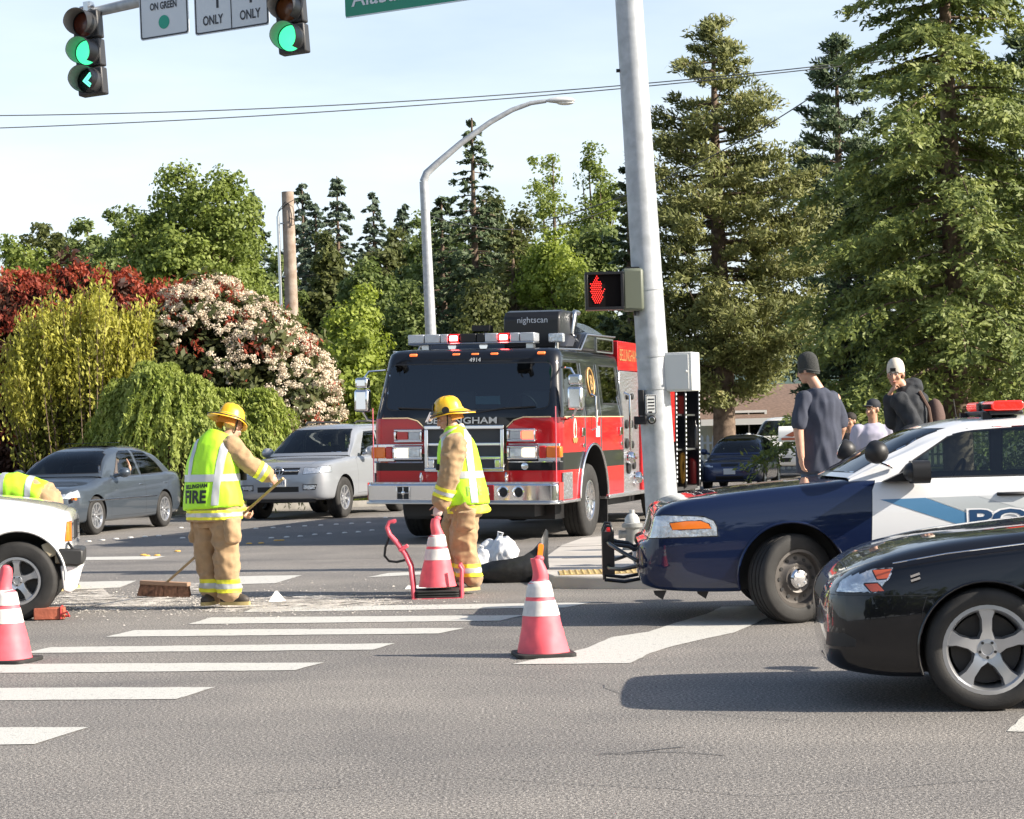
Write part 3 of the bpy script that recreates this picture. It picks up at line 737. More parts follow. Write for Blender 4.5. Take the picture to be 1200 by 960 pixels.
def hedge(label, ells, base, m, tipm, name='photinia_hedge', nc=420, per=60, size=.10, tips=14000, tipz=.2, flowers=0, cr=.38, fl_fn=None, tipsize=.058):
    loc = base; root = empty(name, loc, 0, label, 'shrub')
    P, N, CC = clumps(ells, nc, cr, per, size, .9, .35, 3)
    add_crown('foliage', leaf_quads('foliage', P, N, size, 1.9), m, root)
    def surf(n, zmin):
        A = np.array([e[1][0]*e[1][2]+e[1][1]*e[1][2]+e[1][0]*e[1][1] for e in ells]); A = A/A.sum(); Q = []; NN = []
        for (c, r), a in zip(ells, A):
            d = sphere_pts(int(n*a*2)); d = d[d[:, 2] > zmin]; p = np.array(c)+d*np.array(r)*(1.0+.10*np.array([noise.noise(Vector(x)*5) for x in d]))[:, None]
            ok = np.ones(len(p), bool)
            for (c2, r2) in ells:
                if c2 is c: continue
                ok &= np.sum(((p-np.array(c2))/np.array(r2))**2, 1) > .92
            Q.append(p[ok]); NN.append(d[ok])
        return np.concatenate(Q), np.concatenate(NN)
    if tips:
        p, d = surf(tips//7, tipz); k = 16
        pp = np.repeat(p, k, 0)+rng.normal(0, .075, (len(p)*k, 3)); dd = np.repeat(d, k, 0)
        add_crown('new_growth', leaf_quads('new_growth', pp+dd*.08, dd, tipsize, 2.2, dd*.5+np.array([0, 0, .9]), .7), tipm, root)
    if flowers:
        p, d = surf(flowers, -.55); k = 48
        if fl_fn is not None:
            s = np.array([fl_fn(x) for x in p]); p, d = p[s], d[s]
        q = sphere_pts(len(p)*k)*(rng.random((len(p)*k, 1))**.4)*np.repeat(rng.uniform(.6, 1.25, (len(p), 1)), k, 0)*np.array([.115, .115, .075])
        pp = np.repeat(p+d*.10, k, 0)+q; dd = np.repeat(d, k, 0)*.5+q*8
        add_crown('blossom', leaf_quads('blossom', pp, dd, .033, 1.2, None, .5), LM['flower'], root)
    g = MB(); r0 = random.Random(5)
    for (c, r) in ells:
        for _ in range(5):
            b = Vector(c)+Vector((r0.uniform(-.6, .6)*r[0], r0.uniform(-.6, .6)*r[1], r0.uniform(0, .5)*r[2]))
            g.tube([(c[0]+r0.uniform(-.3, .3), c[1], 0), Vector((c[0], c[1], b.z*.5)), b], [.05, .035, .012], 5)
    g.build('stems', M['bark'], root, sharp=0)
    return root
YH = 47.0
b0 = spot(80, YH+1.6)
hedge('long dark red-tipped hedge behind the grey sedan', [((-2.6, .5, 2.5), (2.6, 1.6, 2.85)), ((.1, .3, 2.7), (2.2, 1.6, 2.75)), ((2.3, .5, 2.6), (2.0, 1.5, 2.45)), ((-1.3, .4, 3.3), (1.1, 1.2, 2.1)), ((1.2, .4, 3.2), (.9, 1.1, 2.15)), ((-.8, -1.1, 1.2), (2.3, 1.2, 1.7)), ((-3.5, -1.1, 1.2), (2.3, 1.2, 1.9))], b0, LM['photinia2'], LM['redtip'], nc=900, tips=19000, tipz=.22, per=60)
b1 = spot(296, YH+.4)
hedge('photinia hedge covered in cream blossom behind the silver SUV', [((-.9, .3, 2.7), (1.75, 1.7, 2.35)), ((.75, .1, 2.0), (1.15, 1.5, 1.95)), ((.1, 0, 2.7), (1.2, 1.4, 1.8)), ((-.1, -.5, 1.6), (1.5, 1.3, 1.6)), ((-2.1, .4, 1.9), (1.4, 1.4, 1.75))], b1, LM['photinia'], LM['redtip'], nc=760, tips=1700, tipz=-.1, flowers=3500,
      fl_fn=lambda x: (x[0]*.55+x[2]*.1 > -.30+1.5*noise.noise(Vector(x)*1.0)) and x[2] > .9)
# golden shrub with upright shoots
root = empty('golden_shrub', spot(96, YH-.5), 0, 'upright golden-yellow shrub in front of the red hedge', 'shrub')
n = 760; P = []; D = []; Pl = []; Dl = []; g = MB()
for k in range(n):
    x = rng.uniform(-1.65, 1.6); y = rng.normal(0, .45); h = (4.75+.75*noise.noise((x*1.5, y*2, 0))-.24*x*x+.15*x)*rng.uniform(.84, 1.06)-abs(y)*.6
    bx, by = x*.62, y*.5; tp = np.array([x+rng.normal(0, .08), y+rng.normal(0, .05), h])
    for q in range(72):
        s = rng.uniform(.2, 1)**.7; p = np.array([bx, by, 0])*(1-s)+tp*s+rng.normal(0, .05, 3)
        if p[2] > h*.62+.12*noise.noise((x*3, 0, 1)): P.append(p); D.append([0, 0, 1])
        elif q % 2: Pl.append(p); Dl.append([0, 0, .8])
    if k % 4 == 0: g.tube([(bx, by, 0), tuple(tp*.6+np.array([bx, by, 0])*.4), tuple(tp)], [.016, .012, .005], 4)
P, Pl = np.array(P), np.array(Pl)
add_crown('golden_foliage', leaf_quads('golden_foliage', P, rng.normal(0, 1, P.shape)+np.array([.3, -.6, .3]), .048, 2.5, np.array(D)*1.4, .6), LM['gold'], root)
add_crown('green_foliage', leaf_quads('green_foliage', Pl, rng.normal(0, 1, Pl.shape), .07, 2.0, np.array(Dl)), LM['goldlow'], root)
g.build('stems', M['bark'], root, sharp=0)
# weeping shrub
root = empty('weeping_shrub', spot(222, YH-3.2), 0, 'low weeping yellow-green shrub behind the sweeping firefighter', 'shrub')
P = []; D = []; g = MB()
for k in range(2100):
    a = rng.uniform(0, 2*PI); rr = rng.random()**.6; x0, y0 = math.cos(a)*rr*1.95, math.sin(a)*rr*1.05
    zt = .8+1.75*math.sqrt(max(0, 1-rr*rr))**1.1*(1-.16*x0/2)+1.0*noise.noise((x0*1.3, y0*1.5, 2.3))+.45*noise.noise((x0*3.2, y0*3, 5))
    ln = rng.uniform(.35, 1.3); ox, oy = math.cos(a)*.34+rng.normal(0, .12), math.sin(a)*.30; sway = rng.normal(0, .06, 2)
    for q in range(26):
        s = q/25; z = zt+.10*math.sin(s*2)-ln*s*s; f = math.sqrt(s)
        if z < .05: break
        P.append((x0+ox*f+sway[0]*s+rng.normal(0, .02), y0+oy*f+sway[1]*s+rng.normal(0, .02), z)); D.append((ox*.4*(1-s), oy*.4*(1-s), -.25-s))
P, D = np.array(P), np.array(D)
add_crown('foliage', leaf_quads('foliage', P, np.stack([P[:, 0]*.5, P[:, 1]*.8, np.full(len(P), .5)], 1), .045, 2.6, D*1.4, .8), LM['weep'], root)
for k in range(26):
    a = k*2.4; rr = .4+.6*(k % 5)/5
    g.tube([(0, 0, 0), (math.cos(a)*rr*.6, math.sin(a)*rr*.4, 1.3), (math.cos(a)*rr*1.6, math.sin(a)*rr*.9, 1.75-.3*rr)], [.05, .03, .01], 5)
g.build('stems', M['bark'], root, sharp=0)
# grass along the kerb
n = 9000; x = rng.uniform(-17, 1, n); y = np.interp(x, [k[0] for k in kp], [k[1] for k in kp])+.2+rng.random(n)**1.5*2.2
P = np.stack([x, y, np.full(n, .2)], 1)
me = leaf_quads('grass_tufts', P, np.tile([0, -1., .2], (n, 1)), .035, 7., np.tile([0, 0, 1.], (n, 1)), .8); go = add_crown('grass_tufts', me, leaf_mat('grass_blades', (.12, .16, .03), (.22, .26, .06), vscale=.8), None)
go['kind'] = 'stuff'; tag(go, 'fringe of rough grass between the kerb and the hedge', 'grass')
# small yellow-flowered shrub by the police car windscreen
root = empty('yellow_bush', spot(988, 27.5, .3), 0, 'small bright yellow bush beside the bystander in the beanie', 'shrub')
P, N, CC = clumps([((0, 0, .45), (.32, .3, .42))], 60, .12, 50, .05); add_crown('foliage', leaf_quads('foliage', P, N, .05, 1.5), LM['gold'], root)
g = MB(); [g.tube([(0, 0, 0), tuple(c*.6), tuple(c)], [.015, .01, .005], 4) for c in CC[::6]]; g.build('stems', M['bark'], root, sharp=0)

# ------------------------------------------------------------------ house behind the evergreens
def house(px0, px1, Y, eave, ridge, label, wallm, roofm):
    a, b = spot(px0, Y), spot(px1, Y); W = b[0]-a[0]; h = hz((px0+px1)/2, eave, Y); hr = hz((px0+px1)/2, ridge, Y)
    root = empty('house', ((a[0]+b[0])/2, Y+4, 0), 0, label, 'house')
    g = MB(); g.bx(-W/2, W/2, -4, 4, 0, h); g.build('wall', wallm, root)
    g = MB(); g.prism([(-4.6, h-.05), (0, hr), (4.6, h-.05), (4.6, h+.12), (0, hr+.18), (-4.6, h+.12)], -W/2-.5, W/2+.5, 'yz'); g.build('roof', roofm, root)
    g = MB(); g.bx(-W/2-.5, W/2+.5, -4.68, -4.6, h-.12, h+.12); g.build('gutter', M['white'], root)
    k = 0; x = -W/2+1.4
    while x < W/2-1.2:
        if k % 3 == 2:
            f = MB(); f.bx(x-.5, x+.5, -4.06, -4.001, .05, 2.1); d = f.build('door', mat('door_paint', (.18, .06, .04), .5), root); q = MB(); q.ell((x+.4, -4.09, 1.05), .04, 8); q.build('handle', M['chrome'], d)
        else:
            f = MB(); f.frame(x-.7, x+.7, 1.0, 2.15, .09, -4.09, -4.0); f.bx(x-.03, x+.03, -4.07, -4.0, 1.09, 2.06); wn = f.build('window', M['white'], root); q = MB(); q.bx(x-.62, x+.62, -4.03, -4.004, 1.08, 2.07); q.build('pane', M['glassdark'], wn)
        x += 2.6; k += 1
    return root
M['cream'] = mat('cream_siding', (.62, .56, .44), .8, var=.06, vscale=3.); M['brownroof'] = mat('brown_shingles', (.17, .11, .08), .9, var=.25, vscale=9., bump=.6, bscale=30)
house(835, 1085, 82, 492, 452, 'low cream house with brown roof behind the evergreens', M['cream'], M['brownroof'])
house(700, 812, 104, 500, 468, 'pale house half hidden behind the fire engine', mat('grey_siding', (.5, .5, .5), .8), M['brownroof'])
# pale picket fence in front of the house
root = empty('picket_fence', spot(940, 74), 0, 'pale picket fence in front of the low house', 'fence'); g = MB(); g.bx(-7, 7, -.02, .02, .35, .43); g.bx(-7, 7, -.02, .02, .95, 1.03); g.build('rail', M['white'], root)
pm_ = MB(); pm_.prism([(-.05, 0), (.05, 0), (.05, 1.2), (0, 1.28), (-.05, 1.2)], -.05, -.025); pme = pm_.mesh('picket'); pme.materials.append(M['white'])
for k in range(70):
    o = bpy.data.objects.new('picket', pme); COL.objects.link(o); o.parent = root; o.location = (-6.9+k*.2, 0, 0)

# trees added out of view behind the camera, to darken reflections in the cars
for i, (x, y, h, r) in enumerate(((-26, -24, 11, 5), (-14, -27, 13, 6), (-3, -25, 10, 5), (9, -28, 12, 6), (21, -25, 11, 5.5))):
    deciduous(['unseen leafy tree added far behind the viewer, leftmost', 'taller unseen leafy tree added behind the viewer on the left', 'low unseen leafy tree added straight behind the viewer', 'tall unseen leafy tree added behind the viewer on the right', 'unseen leafy tree added far behind the viewer, rightmost'][i], (x, y, 0),
              [((0, 0, h*.5), (r, r*.8, h*.48)), ((r*.6, 0, h*.4), (r*.7, r*.6, h*.35)), ((-r*.6, 0, h*.42), (r*.7, r*.6, h*.36))], LM['mid'], 150, 1.5, 26, .6, (h*.7, .25), 'unseen trees added behind the viewer', seed=40+i)

# ------------------------------------------------------------------ poles, signals, signs, wires
PY = 23.2                                        # depth of the signal pole
pb = atd(776, 600, PY); ptop = atd(737, 0, PY)
px0 = Vector((pb.x + (pb.x-ptop.x)/(ptop.z-pb.z)*(pb.z-.12)*1.0, PY, .12))
pdir = (ptop-pb).normalized()
def pole_at(py):                                 # point on the pole axis at an image row
    t = (py-0)/600.; return ptop.lerp(pb, t)
root = empty('signal_pole', px0, 0, 'tall galvanised steel traffic signal pole behind the police car', 'pole')
def loc(p): return Vector(p)-px0
g = MB(); top = ptop+pdir*1.6
g.tube([Vector((0, 0, 0)), loc(pb), loc(ptop), loc(top)], [.195, .180, .150, .145], 28); g.build('shaft', M['steel'], root, sharp=50)
g = MB(); g.lathe([(.30, 0), (.30, .03), (.22, .05), (.20, .05)], n=24)
for a in range(4): g.cyl((.24*math.cos(a*PI/2+.7), .24*math.sin(a*PI/2+.7), .02), (.24*math.cos(a*PI/2+.7), .24*math.sin(a*PI/2+.7), .11), .02, n=8)
g.build('base_plate', M['steel'], root, bevel=.004)
q = loc(atd(797, 596, PY)); g = MB(); g.box(q+Vector((.03, -.03, .0)), (.05, .12, .22)); g.build('handhole_cover', M['steel'], root, bevel=.008)
# control cabinet on the pole
c = loc(atd(798, 436, PY-.02)); g = MB(); g.box(c, (.34, .30, .42), Matrix.Rotation(R(-22), 3, 'Z')); cb = g.build('control_box', mat('cabinet_grey', (.60, .61, .60), .45, var=.05, vscale=4.), root, bevel=.008)
g = MB(); rm = Matrix.Rotation(R(-22), 3, 'Z'); g.box(c+rm@Vector((-.01, -.155, 0)), (.29, .012, .38), rm); g.cyl(c+rm@Vector((.11, -.16, .0)), c+rm@Vector((.11, -.18, .0)), .014, n=10); g.build('door', mat('cabinet_door', (.63, .64, .63), .45), cb, bevel=.003)
for dz in (.12, -.12): g = MB(); g.box(c+Vector((-.22, .02, dz)), (.12, .05, .03)); g.build('bracket', M['steel'], cb)
# push button with plate
c = loc(atd(763, 474, PY-.21)); g = MB(); g.prism(rrect(c.x-.062, c.x+.062, c.z-.105, c.z+.105, .015), c.y, c.y-.012); pbn = g.build('button_plate', M['white'], root)
g = MB(); g.frame(c.x-.055, c.x+.055, c.z-.098, c.z+.098, .006, c.y-.0145, c.y-.0125)
for k in range(4): g.bx(c.x-.035, c.x+.035, c.y-.0145, c.y-.0125, c.z+.05-k*.035, c.z+.062-k*.035)
g.bx(c.x-.03, c.x+.01, c.y-.0145, c.y-.0125, c.z-.09, c.z-.075); g.build('button_print', M['dark'], pbn, sharp=0)
c2 = c+Vector((.0, .0, -.165)); g = MB(); g.cyl(c2, c2+Vector((0, -.06, 0)), .05, n=20); bb = g.build('push_button', M['dark'], root, bevel=.006); g = MB(); g.cyl(c2+Vector((0, -.055, 0)), c2+Vector((0, -.075, 0)), .032, n=16); g.build('button_cap', M['chrome'], bb, bevel=.004)
g = MB(); g.box(c+Vector((-.105, .08, .02)), (.06, .10, .28)); g.box(c+Vector((-.12, .08, -.17)), (.13, .09, .09)); g.build('side_button_housing', M['black'], root, bevel=.006)
# clamp bands and bolts
for py in (340, 418, 456):
    g = MB(); p = loc(pole_at(py)); g.cyl(p-pdir*.012, p+pdir*.012, .187-.03*(600-py)/600, n=24); g.build('clamp_band', M['steel'], root)
p = loc(pole_at(83)); g = MB(); g.cyl(p+Vector((-.15, -.02, 0)), p+Vector((-.19, -.02, 0)), .02, n=8); g.build('bolt', M['dark'], root)

# pedestrian signal
pc = atd(709, 341, PY-.25); ps = empty('pedestrian_signal', pc, 0, 'black walk signal showing a red hand on the pole', 'signal')
g = MB(); g.bx(-.215, .20, .0, .20, -.205, .205); g.build('housing', M['black'], ps, bevel=.015)
g = MB(); g.frame(-.215, .20, -.205, .205, .03, -.05, .0); g.build('visor', M['black'], ps, bevel=.003)
g = MB(); g.bx(-.183, .168, -.004, .0015, -.173, .173); g.build('lens', mat('signal_lens_black', (.008, .006, .006), .7, spec=.1), ps, sharp=0)
g = MB(); g.bx(.19, .42, .02, .24, -.22, .24); cas = g.build('mounting_case', mat('signal_case_olive', (.12, .135, .10), .5), ps, bevel=.03)
for q_ in ((.31, .34, .1, .16, -.27, -.2), (.40, .50, .1, .16, .05, .10), (.40, .50, .1, .16, -.12, -.07), (.23, .38, .10, .14, .235, .26)): g = MB(); g.bx(*q_); g.build('bracket', M['black'], ps)
hand = [(-.02, -.13), (.035, -.12), (.06, -.05), (.085, .01), (.075, .03), (.05, .0), (.045, .11), (.03, .13), (.02, .11), (.015, .14), (0, .155), (-.012, .14), (-.015, .12), (-.03, .135), (-.042, .115), (-.045, .085), (-.058, .09), (-.068, .07), (-.065, -.03), (-.055, -.09)]
g = MB(); k = 0; zz = -.14
while zz < .16:
    x = -.075+(.01 if k % 2 else 0)
    while x < .09:
        if inside(hand, x, zz): g.ell((x*1.05-.085, -.008, zz*1.05), .0072, 6)
        x += .0215
    zz += .0195; k += 1
g.build('hand_lamps', mat('red_led', (.9, .05, .03), .4, emit=(1, .03, .03), estr=1.1), ps, sharp=0)

# mast arm with signals and signs
A = atd(163, 2, 26.6); Bm = ptop+pdir*1.25; Bm = Vector((Bm.x, PY, Bm.z)); Acap = A+(A-Bm).normalized()*.78
da = (Bm-A).normalized(); arm = empty('mast_arm', Bm, 0, 'galvanised mast arm carrying the overhead signals', 'mast arm')
g = MB(); g.tube([Acap-Bm, A-Bm, Vector((0, 0, 0))], [.062, .072, .12], 20); g.build('arm_tube', M['steel'], arm, sharp=50)
g = MB(); g.cyl(-da*.02, da*.04, .2, n=20); g.build('flange', M['steel'], arm)
M['sigblack'] = mat('signal_housing', (.03, .03, .032), .45); M['visorin'] = mat('visor_inside_grey', (.30, .29, .27), .6)
def arm_at(px):
    # point of the arm's axis seen at an image column
    n = ray(px, 0).cross(ray(px, 500)); t = (n.dot(Vector((0, 0, CAMH))-Bm))/n.dot(A-Bm); return Bm+(A-Bm)*t
def lens_mat(nm, c, e): return mat(nm, c, .3, emit=c, estr=e) if e else mat(nm, c, .25, coat=.3)
LENS = dict(red=lens_mat('red_signal_lens_off', (.12, .025, .012), 0), amber=lens_mat('amber_signal_lens_off', (.16, .05, .012), 0), green=lens_mat('green_signal_lens_lit', (.05, .75, .28), 1.1), dark=lens_mat('arrow_lens_dark', (.012, .02, .02), 0))
def head(px, pyc, label, sections, s=.36):
    """signal head whose lowest section centre is at image row pyc"""
    base = arm_at(px); Y = base.y-.28; cz = atd(px, pyc, Y); n = len(sections)
    o = empty('traffic_signal', cz, R(-14), label, 'traffic light'); o.rotation_euler = (0, R(-3.6), R(-16))
    for k, sec in enumerate(sections[::-1]):
        z = k*s
        g = MB(); g.bx(-.175, .175, 0, .17, z-s/2+.006, z+s/2-.006); hs = g.build('section_housing', M['sigblack'], o, bevel=.02)
        g = MB(); g.lathe([(.172, -.01), (.172, .012), (.156, .014), (.156, -.01)], (0, -.004, z), (0, -1, 0), 28, cap=False); g.build('lens_ring', M['sigblack'], hs)
        g = MB(); g.lathe([(.153, 0), (.12, .018), (.06, .03), (0, .034)], (0, -.004, z), (0, -1, 0), 24); g.build('lens', LENS[sec], hs)
        # tunnel visor: open tube, cut away below
        g = MB(); vs = []; fs = []; N = 26; a0, a1 = R(-58), R(238)
        for i in range(N+1):
            a = a0+(a1-a0)*i/N; ln = .27-.07*max(0, -math.sin(a))
            for r, y in ((.168, 0), (.166, -ln), (.160, -ln), (.162, 0)): vs.append((r*math.cos(a), y, z+r*math.sin(a)))
        for i in range(N):
            p, q = i*4, i*4+4; fs += [(p, p+1, q+1, q), (p+1, p+2, q+2, q+1), (p+2, p+3, q+3, q+2)]
        mi = [0, 0, 1]*N
        g.add(vs, fs); g.m = mi; g.build('visor', [M['sigblack'], M['visorin']], hs, sharp=50)
        if sec == 'dark':
            g = MB()
            for w_ in (0, .04): g.prism([(-.075+w_, z), (.03+w_, z+.10), (.05+w_, z+.095), (-.045+w_, z), (.05+w_, z-.095), (.03+w_, z-.10)], -.04, -.046)
            g.build('arrow', mat('lit_green_arrow', (.1, .8, .5), .4, emit=(.12, .85, .5), estr=1.3), hs)
    g = MB(); g.bx(-.03, .03, .05, .13, (n-.5)*s-.01, (n-.5)*s+.12); g.box((0, .14, n*s-.10), (.10, .10, .10)); g.cyl((-.10, .1, (n-.5)*s+.06), (.1, .1, (n-.5)*s+.06), .02, n=8); g.build('hanger', M['alu'], o)
    return o
head(105, 95, 'left traffic light with a lit green disc and green arrow', ['red', 'green', 'dark'])
head(341, 45, 'right traffic light showing a green disc above the weeping shrub', ['red', 'amber', 'green'])
# overhead signs
M['signwhite'] = mat('sign_white', (.60, .64, .68), .4); M['signgreen'] = mat('sign_green', (.0, .22, .13), .35); M['signblue'] = mat('sign_ink', (.02, .022, .03), .5)
def sign(px0, px1, pyb0, pyb1, h, label, name='overhead_sign', panelm=None, edge=None, rad=.04):
    """hanging panel; its lower corners are at the two image points"""
    mid = arm_at((px0+px1)/2); pY = mid.y-.12
    d = (A-Bm); ang = math.atan2(-d.y, -d.x)
    l = arm_at(px0); r = arm_at(px1); pl = atd(px0, pyb0, l.y-.12); pr = atd(px1, pyb1, r.y-.12)
    o = empty(name, (pl+pr)/2, 0, label, 'sign'); ri = (pr-pl); W = ri.length; ri.normalize(); up = pdir
    nrm = ri.cross(up).normalized()
    m4 = Matrix((ri, -nrm, up)).transposed().to_4x4(); m4.translation = (pl+pr)/2; o.matrix_world = m4
    g = MB(); g.prism(rrect(-W/2, W/2, 0, h, rad), -.004, .004); g.build('panel', panelm or M['signwhite'], o, sharp=20)
    if edge:
        g = MB(); a = rrect(-W/2+.012, W/2-.012, .012, h-.012, rad*.8); b = rrect(-W/2+.03, W/2-.03, .03, h-.03, rad*.6); n = len(a)
        g.add([(x, -.0065, z) for x, z in a]+[(x, -.0065, z) for x, z in b], [(i, (i+1) % n, (i+1) % n+n, i+n) for i in range(n)]); g.build('border', edge, o, sharp=0)
    g = MB(); g.bx(-.03, .03, .005, .05, h*.3, h*.75); g.build('bracket', M['alu'], o)
    return o, W
o, W = sign(165, 222, 47.5, 40, .76, 'white yield on green sign with a green disc beside the left signal', edge=M['signblue'])
g = MB(); g.cyl((0, -.007, .19), (0, -.0085, .19), .085, n=28); g.build('green_disc', mat('sign_green_disc', (.0, .30, .20), .4), o)
text_obj('lettering', 'ON GREEN', M['signblue'], (0, -.006, .355), (1, 0, 0), (0, 0, 1), .125, o, width=.42, bold=.003)
text_obj('lettering', 'YIELD', M['signblue'], (0, -.006, .52), (1, 0, 0), (0, 0, 1), .125, o, width=.34, bold=.003)
o, W = sign(229, 316, 41, 30.5, .76, 'white double lane-use sign reading ONLY ONLY', edge=M['signblue'])
g = MB(); g.bx(-.007, .007, -.0075, -.006, .025, .73); g.bx(-W*.25+.06, -W*.25+.095, -.0075, -.006, .30, .5); g.bx(W*.25+.0, W*.25+.035, -.0075, -.006, .30, .5)
for xx in (-W*.25+.0775, W*.25+.0175): g.prism([(xx-.06, .5), (xx+.06, .5), (xx, .62)], -.0075, -.006)
g.build('arrow_print', M['signblue'], o, sharp=0)
text_obj('lettering', 'ONLY', M['signblue'], (-W*.25, -.006, .11), (1, 0, 0), (0, 0, 1), .16, o, width=.31, bold=.003)
text_obj('lettering', 'ONLY', M['signblue'], (W*.25, -.006, .11), (1, 0, 0), (0, 0, 1), .16, o, width=.31, bold=.003)
o, W = sign(405, 560, 19, 1.5, .46, 'green overhead street name sign cut by the top of the view', name='street_name_sign', panelm=M['signgreen'], edge=None)
g = MB(); g.bx(-W/2+.01, W/2-.01, -.0065, -.0045, .0, .014); g.build('border', M['signwhite'], o, sharp=0)
text_obj('lettering', 'Alabama St', M['signwhite'], (-W/2+.10, -.006, .125), (1, 0, 0), (0, 0, 1), .27, o, align='LEFT', width=1.28, bold=.003)

# cobra-head street lamp
YL = 47.5; f0 = atd(505, 400, YL); pts = [atd(x, y, YL) for x, y in ((505, 395), (502, 330), (498, 240), (496.5, 213), (500, 203), (512, 192), (540, 168), (575, 143), (600, 129), (622, 121), (640, 118.5))]
base = Vector((pts[0].x+.05, YL, .1)); root = empty('street_lamp', base, 0, 'tall grey cobra-head street lamp behind the fire engine', 'street lamp')
L_ = [Vector((0, 0, 0))]+[p-base for p in pts[:4]]; g = MB(); g.tube(L_, [.13, .125, .115, .10, .095], 16); g.build('post', M['steel'], root, sharp=50)
g = MB(); g.tube([p-base for p in pts[3:]], [.095, .085, .078, .07, .062, .056, .05, .045], 12); g.build('arm', M['steel'], root, sharp=50)
e0 = pts[-1]-base; e1 = atd(674, 118, YL)-base
g = MB(); d = e1-e0; prof = [(.0, .03, .05), (.12, .05, .09), (.35, .075, .13), (.7, .07, .14), (.92, .045, .10), (1., .012, .03)]
vs = []; fs = []; n = 14
for t, hh, ww in prof:
    c = e0+d*t
    for i in range(n): a = 2*PI*i/n; vs.append((c.x, c.y+ww*math.cos(a), c.z+hh*math.sin(a)*(1.2 if math.sin(a) > 0 else .7)))
for k in range(len(prof)-1):
    for i in range(n): j = (i+1) % n; fs.append((k*n+i, k*n+j, (k+1)*n+j, (k+1)*n+i))
fs += [tuple(range(n)), tuple(range((len(prof)-1)*n, len(prof)*n))[::-1]]
g.add(vs, fs); hd = g.build('lamp_head', mat('lamp_head_grey', (.55, .56, .56), .4), root, sharp=60)
g = MB(); g.ell(e0+d*.66+Vector((0, 0, -.045)), (.2, .10, .055), 14); g.build('lens', mat('lamp_refractor', (.75, .75, .72), .2), hd)

# wooden utility pole with conduit
YU = 60; b_ = atd(343, 400, YU); t_ = atd(337, 225, YU); bs = Vector((b_.x+.05, YU, 0)); root = empty('utility_pole', bs, 0, 'wooden utility pole with cut top and metal conduit above the blossom hedge', 'utility pole')
g = MB(); g.tube([(0, 0, 0), b_-bs, t_-bs], [.21, .19, .17], 18); g.build('shaft', M['wood'], root, sharp=50)
g = MB(); ct = atd(326, 254, YU)-bs; g.tube([Vector((-.3, -.1, 0)), atd(331, 380, YU)-bs+Vector((0, -.1, 0)), ct+Vector((0, -.1, 0))], .045, 10); g.build('conduit', M['alu'], root, sharp=50)
g = MB(); tz = t_-bs
g.tube([ct+Vector((0, -.1, 0)), ct+Vector((.02, -.15, .12)), tz+Vector((0, -.19, -.35)), tz+Vector((.2, -.22, -.25)), tz+Vector((.36, -.2, -.55)), tz+Vector((.3, -.2, -.85)), tz+Vector((.05, -.22, -.75))], .014, 6)
g.tube([tz+Vector((-.25, -.2, -.55)), tz+Vector((-.05, -.21, -.3)), tz+Vector((.16, -.2, -.45)), tz+Vector((.2, -.2, -.95)), tz+Vector((0, -.2, -1.0))], .012, 6); g.build('cable_loop', M['dark'], root)
for dz in (-.9, -2.4): g = MB(); g.box(tz+Vector((-.2, -.1, dz)), (.22, .04, .04)); g.build('conduit_bracket', M['steel'], root)

# overhead wires
def wire(px0, py0, px1, py1, Y0, Y1, label, sag=.0, r=.014):
    a, b = atd(px0, py0, Y0), atd(px1, py1, Y1); g = MB(); n = 24
    g.tube([a.lerp(b, i/n)-Vector((0, 0, sag*4*(i/n)*(1-i/n))) for i in range(n+1)], r, 5)
    tag(g.build('overhead_wire', M['wirem'], None, sharp=0), label, 'wire', 'overhead wires')
M['wirem'] = mat('wire_grey', (.10, .10, .10), .6)
wire(-60, 136, 1060, 66, 52, 52, 'upper of the two long wires crossing the sky', .34)
wire(-60, 152, 1060, 69, 52.5, 52.5, 'lower of the two long wires crossing the sky', .26)
wire(640, 258, 1010, 72, 58, 52, 'dark slack wire rising across the pine', .5, .016)
wire(495, 250, 735, 236, 58, 58, 'thin wire low behind the street lamp', .6, .01)

